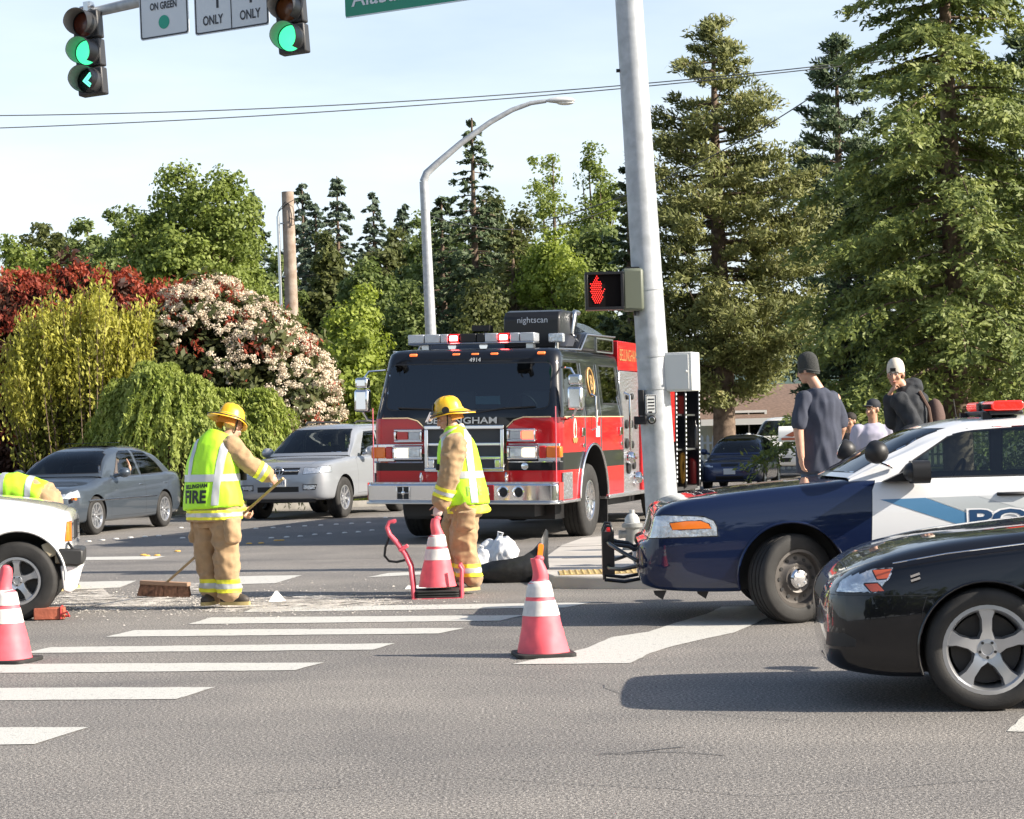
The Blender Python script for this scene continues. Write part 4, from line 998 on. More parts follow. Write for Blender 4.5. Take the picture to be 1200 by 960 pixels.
# ------------------------------------------------------------------ road vehicles
def wheel_parts(r, wd_, rr, style, rimm):
    """meshes of tyre, rim pieces; axis +Y is outward"""
    h = wd_/2
    t = MB(); pr = [(rr-.005, -h*.8), (rr+.02, -h*.98), (r*.9, -h), (r*.975, -h*.86), (r, -h*.66)]
    for k in range(4):
        y = -h*.62+k*h*.40; pr += [(r+.001, y), (r+.001, y+h*.30), (r-.008, y+h*.31), (r-.008, y+h*.39)]
    pr = [p for p in pr if p[1] < h*.63]+[(r, h*.66), (r*.975, h*.86), (r*.93, h*.96), (r*.9, h), (rr+.03, h*.99), (rr+.012, h*.94), (rr-.005, h*.80)]
    t.lathe(pr, n=56, axis=(0, 1, 0), cap=False); tyre = t.mesh('wheel')
    out = []
    g = MB(); g.lathe([(rr+.008, h*.86), (rr+.008, h*.92), (rr-.012, h*.93), (rr-.022, h*.80), (rr-.03, h*.4), (rr-.035, -h*.6)], n=40, axis=(0, 1, 0), cap=False); lip = g
    if style == 'steel':
        g.lathe([(rr-.022, h*.72), (rr*.86, h*.55), (rr*.74, h*.52), (rr*.60, h*.62), (rr*.50, h*.78), (rr*.42, h*.72), (0, h*.70)], n=40, axis=(0, 1, 0), cap=False)
        out.append(('rim', g.mesh('rim'), rimm))
        g = MB(); 
        for k in range(12):
            a = 2*PI*k/12; g.cyl((rr*.71*math.cos(a), h*.50, rr*.71*math.sin(a)), (rr*.71*math.cos(a), h*.585, rr*.71*math.sin(a)), rr*.068, n=10)
        out.append(('rim_holes', g.mesh('rim_holes'), M['dark']))
        g = MB(); g.lathe([(rr*.36, h*.70), (rr*.36, h*.92), (rr*.30, h*1.04), (rr*.12, h*1.1), (0, h*1.1)], n=24, axis=(0, 1, 0)); 
        for k in range(5): a = 2*PI*k/5; g.cyl((rr*.25*math.cos(a), h*.98, rr*.25*math.sin(a)), (rr*.25*math.cos(a), h*1.12, rr*.25*math.sin(a)), rr*.055, n=8)
        out.append(('hub_cap', g.mesh('hub_cap'), M['chrome']))
    else:
        n = {'five': 5, 'seven': 7, 'multi': 9, 'truck': 10}[style]; w0, w1 = {'five': (.20, .13), 'seven': (.16, .10), 'multi': (.11, .085), 'truck': (.17, .14)}[style]
        for k in range(n):
            a = 2*PI*k/n+PI/2; ca, sa = math.cos(a), math.sin(a); vs = []
            for q, (rad, w_, y0, y1) in enumerate(((rr*.16, w0*1.25, .62, .30), (rr*.42, w1*1.05, .76, .34), (rr*.70, w1*1.1, .80, .40), (rr*.95, w0*1.25, .80, .45))):
                for sg in (-1, 1):
                    for yy in (y0, y1): vs.append((rad*ca-sg*w_*rr/1.0*sa*(.8 if yy == y0 else 1.05), h*yy, rad*sa+sg*w_*rr*ca*(.8 if yy == y0 else 1.05)))
            fs = []
            for q in range(3):
                b = q*4; fs += [(b, b+4, b+6, b+2), (b+1, b+3, b+7, b+5), (b, b+1, b+5, b+4), (b+2, b+6, b+7, b+3)]
            fs += [(0, 2, 3, 1), (12, 13, 15, 14)]; g.add(vs, fs)
        g.lathe([(rr*.26, h*.3), (rr*.26, h*.58), (rr*.22, h*.68), (rr*.14, h*.70), (rr*.13, h*.64), (0, h*.64)], n=28, axis=(0, 1, 0))
        out.append(('rim', g.mesh('rim'), rimm))
        g = MB(); g.lathe([(rr*.80, -h*.2), (rr*.80, h*.02), (rr*.3, h*.06), (0, h*.06)], n=32, axis=(0, 1, 0)); out.append(('brake_disc', g.mesh('brake_disc'), mat('brake_iron', (.045, .042, .04), .6, metal=.3)))
        g = MB()
        for k in range(5): a = 2*PI*(k+.5)/5+PI/2; g.cyl((rr*.185*math.cos(a), h*.6, rr*.185*math.sin(a)), (rr*.185*math.cos(a), h*.72, rr*.185*math.sin(a)), rr*.035, n=8)
        out.append(('wheel_nuts', g.mesh('wheel_nuts'), M['dark']))
    return tyre, out
def put_wheels(root, xs, tr, r, wd_, rr, style, rimm, steer=0., z=None):
    tyre, out = wheel_parts(r, wd_, rr, style, rimm); first = None
    for i, x in enumerate(xs):
        for sd in (1, -1):
            me = tyre if first is None else tyre
            if first is None: o = link_mesh('wheel', tyre, M['rubber'], root, 40)
            else:
                o = bpy.data.objects.new('wheel', tyre); COL.objects.link(o); o.parent = root
            o.location = (x, sd*(tr-wd_/2), r if z is None else z); o.rotation_euler = (0, 0, (0 if sd > 0 else PI)+(steer if i == 0 else 0))
            for nm, me2, mm in out:
                if first is None: link_mesh(nm, me2, mm, o, 35)
                else:
                    c = bpy.data.objects.new(nm, me2); COL.objects.link(c); c.parent = o
            first = o

def car_shell(sp):
    """lower body loft with wheel arches cut, and greenhouse loft: two bmeshes"""
    def cur(key): p = sorted(sp[key]); return [a for a, _ in p], [b for _, b in p]
    def ev(key, X): a, b = cur(key); return pchip(a, b, X)
    xs = sorted(set([x for k in ('top', 'sh', 'bot', 'w', 'tuck') for x, _ in sp[key_] ]) if False else set([round(x, 4) for k in ('top', 'sh', 'bot', 'w', 'tuck') for x, _ in sp[k]]))
    x1, x0 = max(a for a, _ in sp['w']), min(a for a, _ in sp['w']); xs = [x for x in xs if x0 <= x <= x1]
    X = []
    for a, b in zip(xs, xs[1:]):
        n = max(1, int(math.ceil((b-a)/sp.get('dx', .06)))); X += [a+(b-a)*i/n for i in range(n)]
    X.append(xs[-1]); X = np.array(X)
    zt, zs, zb, W, tk = (ev(k, X) for k in ('top', 'sh', 'bot', 'w', 'tuck')); ws = W-tk; zs = np.minimum(zs, zt-.002)
    h = zs-zb; dz = zt-zs
    sec = [(0*W, zb), (W*.55, zb), (W-.10, zb+.004), (W-.03, zb+.05), (W-.006, zb+.30*h), (W, zb+.52*h), (W-.22*tk, zb+.78*h), (W-.55*tk, zb+.93*h), (ws, zs), (ws-.07, zs+.5*dz+.004), (ws*.62, zt-.14*dz), (0*W, zt)]
    Yc = np.stack([a for a, b in sec]); Zc = np.stack([b for a, b in sec]); m = len(sec); q = np.linspace(0, m-1, (m-1)*sp.get('ns', 3)+1)
    Yd = np.stack([pchip(range(m), Yc[:, i], q) for i in range(len(X))]); Zd = np.stack([pchip(range(m), Zc[:, i], q) for i in range(len(X))])
    nq = len(q); ring = 2*nq-2; vs = []; fs = []
    for i, x in enumerate(X):
        for j in range(nq): vs.append((x, Yd[i, j], Zd[i, j]))
        for j in range(nq-2, 0, -1): vs.append((x, -Yd[i, j], Zd[i, j]))
    for i in range(len(X)-1):
        for j in range(ring): k = (j+1) % ring; fs.append((i*ring+j, i*ring+k, (i+1)*ring+k, (i+1)*ring+j))
    for i in (0, len(X)-1):
        c = len(vs); vs.append((X[i], 0, float((Zd[i, 0]+Zd[i, -1])/2)))
        fs += [(i*ring+j, i*ring+(j+1) % ring, c) for j in range(ring)]
    g = MB(); g.add(vs, fs); me = g.mesh('body')
    wx, ar, az = sp['axles'], sp['arch'], sp['wheel'][0]
    c = MB(); wm = max(W)
    for x in wx:
        for sd in (1, -1): c.cyl((x, sd*(wm-.36), az+sp.get('archdz', 0)), (x, sd*(wm+.12), az+sp.get('archdz', 0)), ar, n=44)
    me = bool_diff(me, c.mesh('cut'))
    bm = bmesh.new(); bm.from_mesh(me); bm.normal_update()
    for f in bm.faces:
        f.material_index = 0
        p = f.calc_center_median()
        for x in wx:
            if abs(math.hypot(p.x-x, p.z-az-sp.get('archdz', 0))-ar) < .02 and abs(p.y) > wm-.40 and abs(f.normal.x*(p.x-x)+f.normal.z*(p.z-az)) > .5*ar: f.material_index = 1
            if math.hypot(p.x-x, p.z-az) < ar and abs(abs(p.y)-(wm-.36)) < .01: f.material_index = 1
    # greenhouse
    gx = sorted(sp['gh']); G0, G1 = gx[0][0], gx[-1][0]; Xg = []
    gxs = [a for a, _ in gx]
    for a, b in zip(gxs, gxs[1:]):
        n = max(2, int((b-a)/.07)); Xg += [a+(b-a)*i/n for i in range(n)]
    Xg.append(gxs[-1]); Xg = np.array(Xg); zr = pchip(gxs, [b for _, b in gx], Xg)
    zb0 = ev('sh', Xg)-.02; yb = ev('w', Xg)-ev('tuck', Xg)-sp.get('gin', .02); H = np.maximum(zr-zb0, .012); k = sp.get('k', .3); cz = np.minimum(1, H/.3)
    crown = sp.get('crown', .03)*cz; yt = yb-k*H
    sec = [(yb, zb0), (yb-k*H*.42, zb0+.45*H), (yb-k*H*.80, zb0+.82*H), (yt-.025*cz, zr-.045*cz), (yt-.10*cz, zr-.008*cz), (yt*.55, zr+.75*crown), (0*yb, zr+crown)]
    Yc = np.stack([a for a, b in sec]); Zc = np.stack([b for a, b in sec]); m = len(sec); q = np.linspace(0, m-1, (m-1)*4+1)
    vs = []; fs = []; nq = len(q); ring = 2*nq-1; xr0, xr1 = sp['roof']
    for i, x in enumerate(Xg):
        Y = pchip(range(m), Yc[:, i], q); Z = pchip(range(m), Zc[:, i], q)
        wgt = np.interp(x, [xr1-.3, xr1+.2, xr0-.2, xr0+.3], [-1, 0, 0, 1])*sp.get('bul', .10)
        P = [(x+wgt*(1-(y/yb[i])**2), y, z) for y, z in zip(Y, Z)]
        vs += P+[(a, -b, c_) for a, b, c_ in P[-2::-1]]
    for i in range(len(Xg)-1):
        for j in range(ring-1): fs.append((i*ring+j, i*ring+j+1, (i+1)*ring+j+1, (i+1)*ring+j))
    g = MB(); g.add(vs, fs); gb = bmesh.new(); gm = g.mesh('cabin'); gb.from_mesh(gm); gb.normal_update()
    if sum(f.normal.z*f.calc_area() for f in gb.faces) < 0: bmesh.ops.reverse_faces(gb, faces=gb.faces)
    gb.normal_update()
    # open the deck under the cabin
    kill = [f for f in bm.faces if f.normal.z > .6 and G0+.12 < f.calc_center_median().x < G1-.18 and abs(f.calc_center_median().y) < float(np.interp(f.calc_center_median().x, Xg, yb))-.05 and f.calc_center_median().z > float(ev('sh', [f.calc_center_median().x])[0])-.06]
    bmesh.ops.delete(bm, geom=kill, context='FACES_ONLY')
    return bm, gb
def sidef(s, mn=.4): return lambda f: f.normal.y*s > mn
def make_car(name, label, loc_, heading, sp, paint, group=None, glass=None, decals=None, extra=None):
    root = empty(name, loc_, R(heading), label, 'car' if 'cat' not in sp else sp['cat'], group)
    bm, gb = car_shell(sp); glass = glass or M['glass']; hide = {}
    bm.normal_update()
    def pre(fn):
        pass
    if decals: decals(bm, root)
    parts = {}
    for key, poly, filt, mm, ring in sp.get('cuts', []):
        fs = cut_poly(bm, poly[0], poly[1], filt); bm.normal_update()
        o = lift(bm, fs, key, mm, root, ring); parts.setdefault(key, []).append(o); bm.normal_update()
    cabin_parent = root
    doors = {}
    for poly in sp.get('doors', []):
        for s in (1, -1):
            fs = cut_poly(bm, poly, (0, 2), sidef(s, .3)); bm.normal_update()
            o = lift(bm, fs, 'door', [sp.get('doorpaint', paint), M['dark']], root, .005, single=True); doors[(poly[0][0], s)] = o; bm.normal_update()
    if 'hood' in sp:
        fs = cut_poly(bm, sp['hood'], (0, 1), lambda f: f.normal.z > .3); bm.normal_update(); lift(bm, fs, 'bonnet', [paint, M['dark']], root, .005); bm.normal_update()
    for poly in sp['wins']:
        for s in (1, -1):
            fs = cut_poly(gb, poly, (0, 2), lambda f: f.normal.y*s > .45); gb.normal_update(); lift(gb, fs, 'side_window', glass, root, .014, single=True); gb.normal_update()
    xr0, xr1 = sp['roof']; gx = sorted(sp['gh'])
    for nm, rng_, key in (('windscreen', (xr0-.02, 99), 'ws'), ('rear_window', (-99, xr1+.02), 'rs')):
        poly = sp[key]
        sgn = 1 if nm == 'windscreen' else -1
        fl = lambda f: f.normal.x*sgn > .2 and rng_[0] < f.calc_center_median().x < rng_[1] and abs(f.normal.y) < .55
        fs = cut_poly(gb, poly, (1, 2), fl); gb.normal_update(); lift(gb, fs, nm, glass, root, .02); gb.normal_update()
    if 'sunroof' in sp:
        fs = cut_poly(gb, sp['sunroof'], (0, 1), lambda f: f.normal.z > .6); gb.normal_update(); lift(gb, fs, 'sunroof', M['glassdark'], root, .012)
    me = bpy.data.meshes.new('body'); bm.to_mesh(me); bm.free(); body = link_mesh('body', me, [paint, M['dark']], root, 32)
    me = bpy.data.meshes.new('cabin'); gb.to_mesh(me); gb.free(); cabin = link_mesh('roof', me, [sp.get('roofpaint', paint), M['dark']], root, 32)
    # cabin floor, dash, seats, wheel
    wm = max(b for _, b in sp['w']); gy = wm-.2; zbelt = sp['belt']; x0 = max(a for a, _ in sp['gh']); x9 = min(a for a, _ in sp['gh'])
    im = sp.get('interior', M['trim'])
    g = MB(); g.bx(x9+.2, x0-.2, -gy, gy, .32, .40); g.bx(x0-.75, x0-.28, -gy, gy, .4, zbelt-.10); g.build('cabin_floor', im, root)
    rx = sp.get('seat', x0-1.55)
    for sx in (1, -1):
        g = MB(); g.prism([(rx+.45, .42), (rx+.5, .62), (rx+.05, .58), (rx-.13, zbelt+.20), (rx-.27, zbelt+.22), (rx-.12, .42)], sx*.38-.24, sx*.38+.24); st = g.build('seat', im, root, bevel=.03)
        g = MB(); g.box((rx-.20, sx*.38, zbelt+.33), (.10, .24, .17)); g.build('headrest', im, st, bevel=.03)
    g = MB(); g.prism([(rx-.45, .42), (rx-.45, .60), (rx-.95, .58), (rx-1.05, zbelt+.14), (rx-1.2, zbelt+.14), (rx-1.1, .42)], -.62, .62); g.build('rear_seat', im, root, bevel=.03)
    g = MB(); c = Vector((x0-.88, .38, zbelt-.02)); n = 20; tl = Matrix.Rotation(R(-25), 3, 'Y'); g.tube([c+tl@Vector((0, .18*math.cos(2*PI*i/n), .18*math.sin(2*PI*i/n))) for i in range(n)], .014, 6, closed=True); g.box(c, (.03, .30, .04), tl); g.build('steering_wheel', M['dark'], root)
    r, wd_, rr, style, rimm = sp['wheel']
    put_wheels(root, sp['axles'], sp['track'], r, wd_, rr, style, rimm, sp.get('steer', 0))
    if extra: extra(root, body, cabin, doors, parts)
    return root
M['trim'] = mat('interior_trim', (.035, .034, .034), .8); M['trimgrey'] = mat('interior_grey', (.12, .12, .12), .8)
M['alloy'] = mat('alloy_wheel', (.58, .59, .61), .32, metal=.85); M['steelblack'] = mat('black_steel_wheel', (.10, .09, .082), .5, metal=.4)
def carpaint(nm, c, metal=.0, rough=.32): return mat(nm, c, rough, metal=metal, coat=1., spec=.12)
P_ = dict(navy=carpaint('navy_paint', (.006, .013, .046)), white=carpaint('police_white', (.72, .73, .74)), blk=carpaint('black_car_paint', (.006, .006, .008)), grey=carpaint('grey_metallic', (.085, .105, .13), .5, .35),
          silver=carpaint('silver_metallic', (.36, .38, .41), .45, .35), dkblue=carpaint('dark_blue_metallic', (.04, .055, .12), .4), wht2=carpaint('truck_white', (.74, .74, .73)))
def mirror(root, x, y, z, m, s=1., name='wing_mirror', size=(.10, .11, .085), glass=True):
    g = MB(); sg = 1 if y > 0 else -1
    g.ell((x, y, z), (size[0]*s, size[1]*s, size[2]*s), 14); g.tube([(x+.02, y-.06*sg, z-.03), (x+.04, y-.17*sg, z-.06)], [.035, .03], 8)
    o = g.build(name, m, root, sharp=60); return o
def handle(root, x, z, yb, s, m, ln=.2):
    g = MB(); g.tube([(x-ln/2, yb, z), (x-ln/2+.03, yb+s*.025, z), (x+ln/2-.03, yb+s*.025, z), (x+ln/2, yb, z)], .014, 8); return g.build('door_handle', m, root)

# --- police car
def cv_decals(bm, root):
    global _cvdec
    _cvdec = []
    S = lambda f: f.normal.y > .35
    blue = mat('stripe_blue', (.07, .20, .36), .35, coat=.6); gry = mat('stripe_grey', (.42, .45, .46), .35, coat=.6)
    for nm, poly, mm in (('stripe', [(-.68, .925), (-1.02, .930), (-1.36, .795), (-1.36, .695), (-1.31, .705)], blue), ('stripe', [(-1.03, .930), (-1.40, .935), (-1.72, .835), (-1.72, .80), (-1.365, .80)], gry),
                         ('stripe', [(-1.41, .935), (-2.6, .935), (-2.6, .835), (-1.73, .835)], mat('stripe_pale', (.56, .58, .58), .35, coat=.6))):
        fs = cut_poly(bm, poly, (0, 2), S); bm.normal_update(); _cvdec.append(lift(bm, fs, nm, mm, root, 0, offset=.0025, keep=True))
cvsp = dict(dx=.05, ns=4,
    top=[(1.17, .56), (1.155, .635), (1.09, .665), (1.065, .72), (1.03, .865), (.95, .925), (.80, .965), (.55, 1.0), (.2, 1.035), (-.2, 1.07), (-.55, 1.10), (-1., 1.09), (-2.6, 1.10), (-3.1, 1.12), (-3.6, 1.10), (-4.05, 1.04), (-4.18, .9), (-4.22, .6)],
    sh=[(1.17, .52), (1.155, .60), (1.09, .64), (1.065, .69), (1.03, .82), (.95, .885), (.80, .93), (.55, .965), (.2, 1.005), (-.2, 1.035), (-.55, 1.055), (-1., 1.06), (-2.6, 1.065), (-3.1, 1.06), (-3.6, 1.02), (-4.05, .96), (-4.18, .82), (-4.22, .55)],
    bot=[(1.17, .40), (1.13, .31), (.9, .26), (.5, .245), (0, .25), (-.6, .27), (-2.4, .27), (-3.2, .28), (-3.9, .33), (-4.15, .38), (-4.22, .45)],
    w=[(1.17, .62), (1.155, .74), (1.10, .86), (1.0, .92), (.8, .955), (.4, .975), (-.4, .985), (-2.5, .985), (-3.6, .96), (-4., .92), (-4.18, .8), (-4.22, .6)],
    tuck=[(1.17, .02), (1.0, .05), (.5, .075), (-.5, .085), (-2.6, .085), (-3.4, .09), (-4.22, .05)],
    gh=[(-.46, 1.095), (-.9, 1.31), (-1.22, 1.445), (-1.45, 1.495), (-1.95, 1.515), (-2.45, 1.485), (-2.75, 1.37), (-3.2, 1.12)], roof=(-1.35, -2.5), k=.42, gin=.012, bul=.13, crown=.035, belt=1.06,
    wins=[[(-.80, 1.075), (-.90, 1.185), (-1.24, 1.395), (-1.40, 1.45), (-1.84, 1.462), (-1.87, 1.075)], [(-1.95, 1.075), (-1.93, 1.462), (-2.35, 1.435), (-2.66, 1.22), (-2.72, 1.075)]],
    ws=[(-.80, 1.13), (-.62, 1.455), (.62, 1.455), (.80, 1.13)], rs=[(-.76, 1.16), (-.6, 1.43), (.6, 1.43), (.76, 1.16)],
    doors=[[(-.60, .32), (-.60, .60), (-.62, 1.0), (-.66, 1.085), (-1.90, 1.085), (-1.90, .32)], [(-1.91, .32), (-1.91, 1.085), (-2.95, 1.085), (-2.85, .75), (-2.62, .55), (-2.5, .32)]],
    hood=[(1.0, -.70), (.55, -.80), (-.50, -.84), (-.50, .84), (.55, .80), (1.0, .70)],
    cuts=[('turn_lamp', ([(.90, .73), (.92, .785), (.80, .80), (.68, .80), (.62, .775), (.60, .735)], (0, 2)), (lambda f: f.calc_center_median().y > .6 and f.normal.y > .1), M['amber'], .004),
          ('headlight', ([(1.10, .665), (1.075, .72), (1.035, .845), (.95, .85), (.66, .835), (.58, .80), (.555, .75), (.555, .675)], (0, 2)), (lambda f: f.calc_center_median().y > .30 and f.normal.z < .6), M['lensw'] if 'lensw' in M else M['lamp'], .008),
          ('headlight', ([(1.10, .665), (1.075, .72), (1.035, .845), (.95, .85), (.66, .835), (.58, .80), (.555, .75), (.555, .675)], (0, 2)), (lambda f: f.calc_center_median().y < -.30 and f.normal.z < .6), M['lamp'], .008),
          ('grille', ([(-.33, .69), (-.33, .85), (.33, .85), (.33, .69)], (1, 2)), (lambda f: f.calc_center_median().x > .9 and f.normal.x > .2), M['dark'], .012)],
    axles=(0, -2.91), arch=.405, archdz=.02, track=.965, wheel=(.34, .235, .215, 'steel', M['steelblack']), steer=R(30), doorpaint=P_['white'], roofpaint=P_['white'])
def cv_extra(root, body, cabin, doors, parts):
    fd = doors[(-.60, 1)]
    for d in _cvdec:
        if d: d.parent = fd
    tr = bvh(fd.data)
    for dep, nm, mm, bo in ((0, 'lettering_outline', mat('letter_white', (.80, .80, .80), .35, coat=.5), .017), (1, 'lettering', mat('letter_blue', (.012, .05, .13), .35, coat=.5), .006)):
        o = text_obj(nm, 'POLICE', mm, (-1.33, 1., .70), (-1, 0, 0), (0, 0, 1), .185, fd, align='LEFT', surf=tr, bold=bo, width=1.14+(.022 if not dep else 0))
        for v in o.data.vertices: v.co.y += .003+.0025*dep
    for x in (-1.68, -2.72): handle(fd if x > -1.9 else doors[(-1.91, 1)], x, .945, .955, 1, M['dark'], .23)
    # mirrors, spot lamps
    for s in (1, -1):
        g = MB(); g.add(*(lambda q: (q.v, q.f))(MB().prism(rrect(s*1.07-.13, s*1.07+.13, 1.045, 1.215, .06, 5), -1.03, -.90, 'yz'))); g.ell((-.915, s*1.07, 1.13), (.075, .115, .075), 16); g.prism([(-.70, 1.06), (-.95, 1.06), (-.98, 1.15), (-.88, 1.14)], s*.90, s*1.0); mo = g.build('wing_mirror', M['dark'], root, sharp=50)
        g = MB(); g.box((-1.035, s*1.07, 1.125), (.008, .17, .11)); g.build('mirror_glass', M['chrome'], mo)
        g = MB(); g.tube([(-.80, s*.86, 1.16), (-.72, s*.93, 1.195), (-.68, s*.96, 1.21)], .016, 8); sp_ = g.build('spot_lamp_arm', M['chrome'], root)
        g = MB(); d = Vector((.80, .25*s, .35)) if s < 0 else Vector((.35, -.5, .15)); d.normalize(); c = Vector((-.66, s*.97, 1.285)); g.lathe([(.02, -.085), (.06, -.07), (.085, -.03), (.09, .02), (.088, .035), (.0, .04)], c, d, 22); g.build('spot_lamp', M['dark'], sp_, sharp=50)
        if s < 0: g = MB(); g.lathe([(.082, .041), (.05, .055), (0, .06)], c, d, 20); g.build('spot_lens', M['lamp'], sp_)
    g = MB(); g.bx(-1.60, -1.86, -.56, .56, 1.545, 1.58); lb = g.build('light_bar', M['dark'], root, bevel=.012)
    for s in (1, -1):
        g = MB(); g.prism(rrect(-1.86, -1.62, 1.58, 1.655, .03), s*.12, s*.58); g.build('red_lens', M['redlit2'], lb, bevel=.01)
        g = MB(); g.bx(-1.55, -1.62, s*.45, s*.52, 1.50, 1.57); g.build('bar_foot', M['dark'], lb)
    g = MB(); g.bx(-1.83, -1.63, -.11, .11, 1.58, 1.655); g.build('clear_lens', M['lamp'], lb, bevel=.01)
    g = MB(); g.bx(-1.55, -1.64, .32, .50, 1.59, 1.63); g.bx(-1.53, -1.56, .36, .46, 1.58, 1.64); g.build('alley_lamp', M['dark'], lb, bevel=.006)
    g = MB(); g.cyl((-1.42, .1, 1.52), (-1.40, .1, 1.68), .004, n=6); g.cyl((-1.42, .1, 1.515), (-1.42, .1, 1.54), .014, n=8); g.build('antenna', M['dark'], root)
    # wipers
    for y in (.25, -.35): g = MB(); g.tube([(-.42, y, 1.115), (-.55, y-.3, 1.165), (-.60, y-.55, 1.165)], .009, 6); g.build('wiper', M['dark'], root)
    # push bumper
    pbm = M['black']
    for s in (1, -1):
        g = MB(); g.tube([(1.42, s*.27, .32), (1.42, s*.27, .70), (1.40, s*.27, .745), (1.36, s*.27, .745), (1.35, s*.27, .70), (1.35, s*.27, .36)], .014, 8); g.bx(1.34, 1.43, s*.255, s*.285, .36, .70); pu = g.build('push_bumper_upright', pbm, root, sharp=50)
        g = MB(); g.tube([(1.42, s*.27, .32), (1.26, s*.27, .30), (1.08, s*.26, .33)], .014, 8); g.build('push_bumper_strut', pbm, pu)
        g = MB(); g.tube([(1.36, s*.27, .60), (1.22, s*.27, .58), (1.1, s*.27, .5)], .016, 8); g.build('push_bumper_strut', pbm, pu)
    for z in (.44, .66): g = MB(); g.tube([(1.40, -.27, z), (1.40, .27, z)], .022, 10); g.build('push_bumper_crossbar', pbm, root)
    for s in (1, -1):
        g = MB(); g.tube([(1.39, s*.27, .62), (1.37, s*.50, .61), (1.28, s*.72, .56), (1.17, s*.86, .50)], .016, 8); g.tube([(1.39, s*.27, .42), (1.37, s*.50, .42), (1.28, s*.72, .43), (1.17, s*.86, .46)], .016, 8); g.build('push_bumper_wing', pbm, root, sharp=50)
        g = MB(); g.bx(1.34, 1.40, s*.10, s*.20, .62, .72); g.build('push_bumper_lamp', M['redlens'], root, bevel=.01)
    g = MB(); g.bx(1.165, 1.185, -.30, .30, .44, .54); g.build('number_plate', M['white'], root, bevel=.004)
    for x in (.95, .62): g = MB(); g.prism([(x, .26), (x+.10, .26), (x+.09, .23), (x+.03, .19)], .74, .78); g.build('splash_guard', M['dark'], root)
    g = MB(); n = 26; R0 = .412
    g.tube([(R0*math.cos(t)+0, .972, .36+R0*math.sin(t)) for t in [R(-12)+R(204)*i/n for i in range(n+1)]], .011, 6); g.build('arch_lip', P_['navy'], root, sharp=60)
M['redlit2'] = mat('glowing_red_bar', (.60, .02, .02), .2, emit=(1, .04, .02), estr=.45, coat=.8, bump=.6, bscale=30)
o_ = ground(930, 731); hd_ = R(178); lv = Vector((-math.sin(hd_), math.cos(hd_), 0))
make_car('police_car', 'dark blue and white police car with front wheel turned', Vector((o_.x, o_.y, 0))-lv*.955, 178, cvsp, P_['navy'], None, M['glass'], cv_decals, cv_extra)

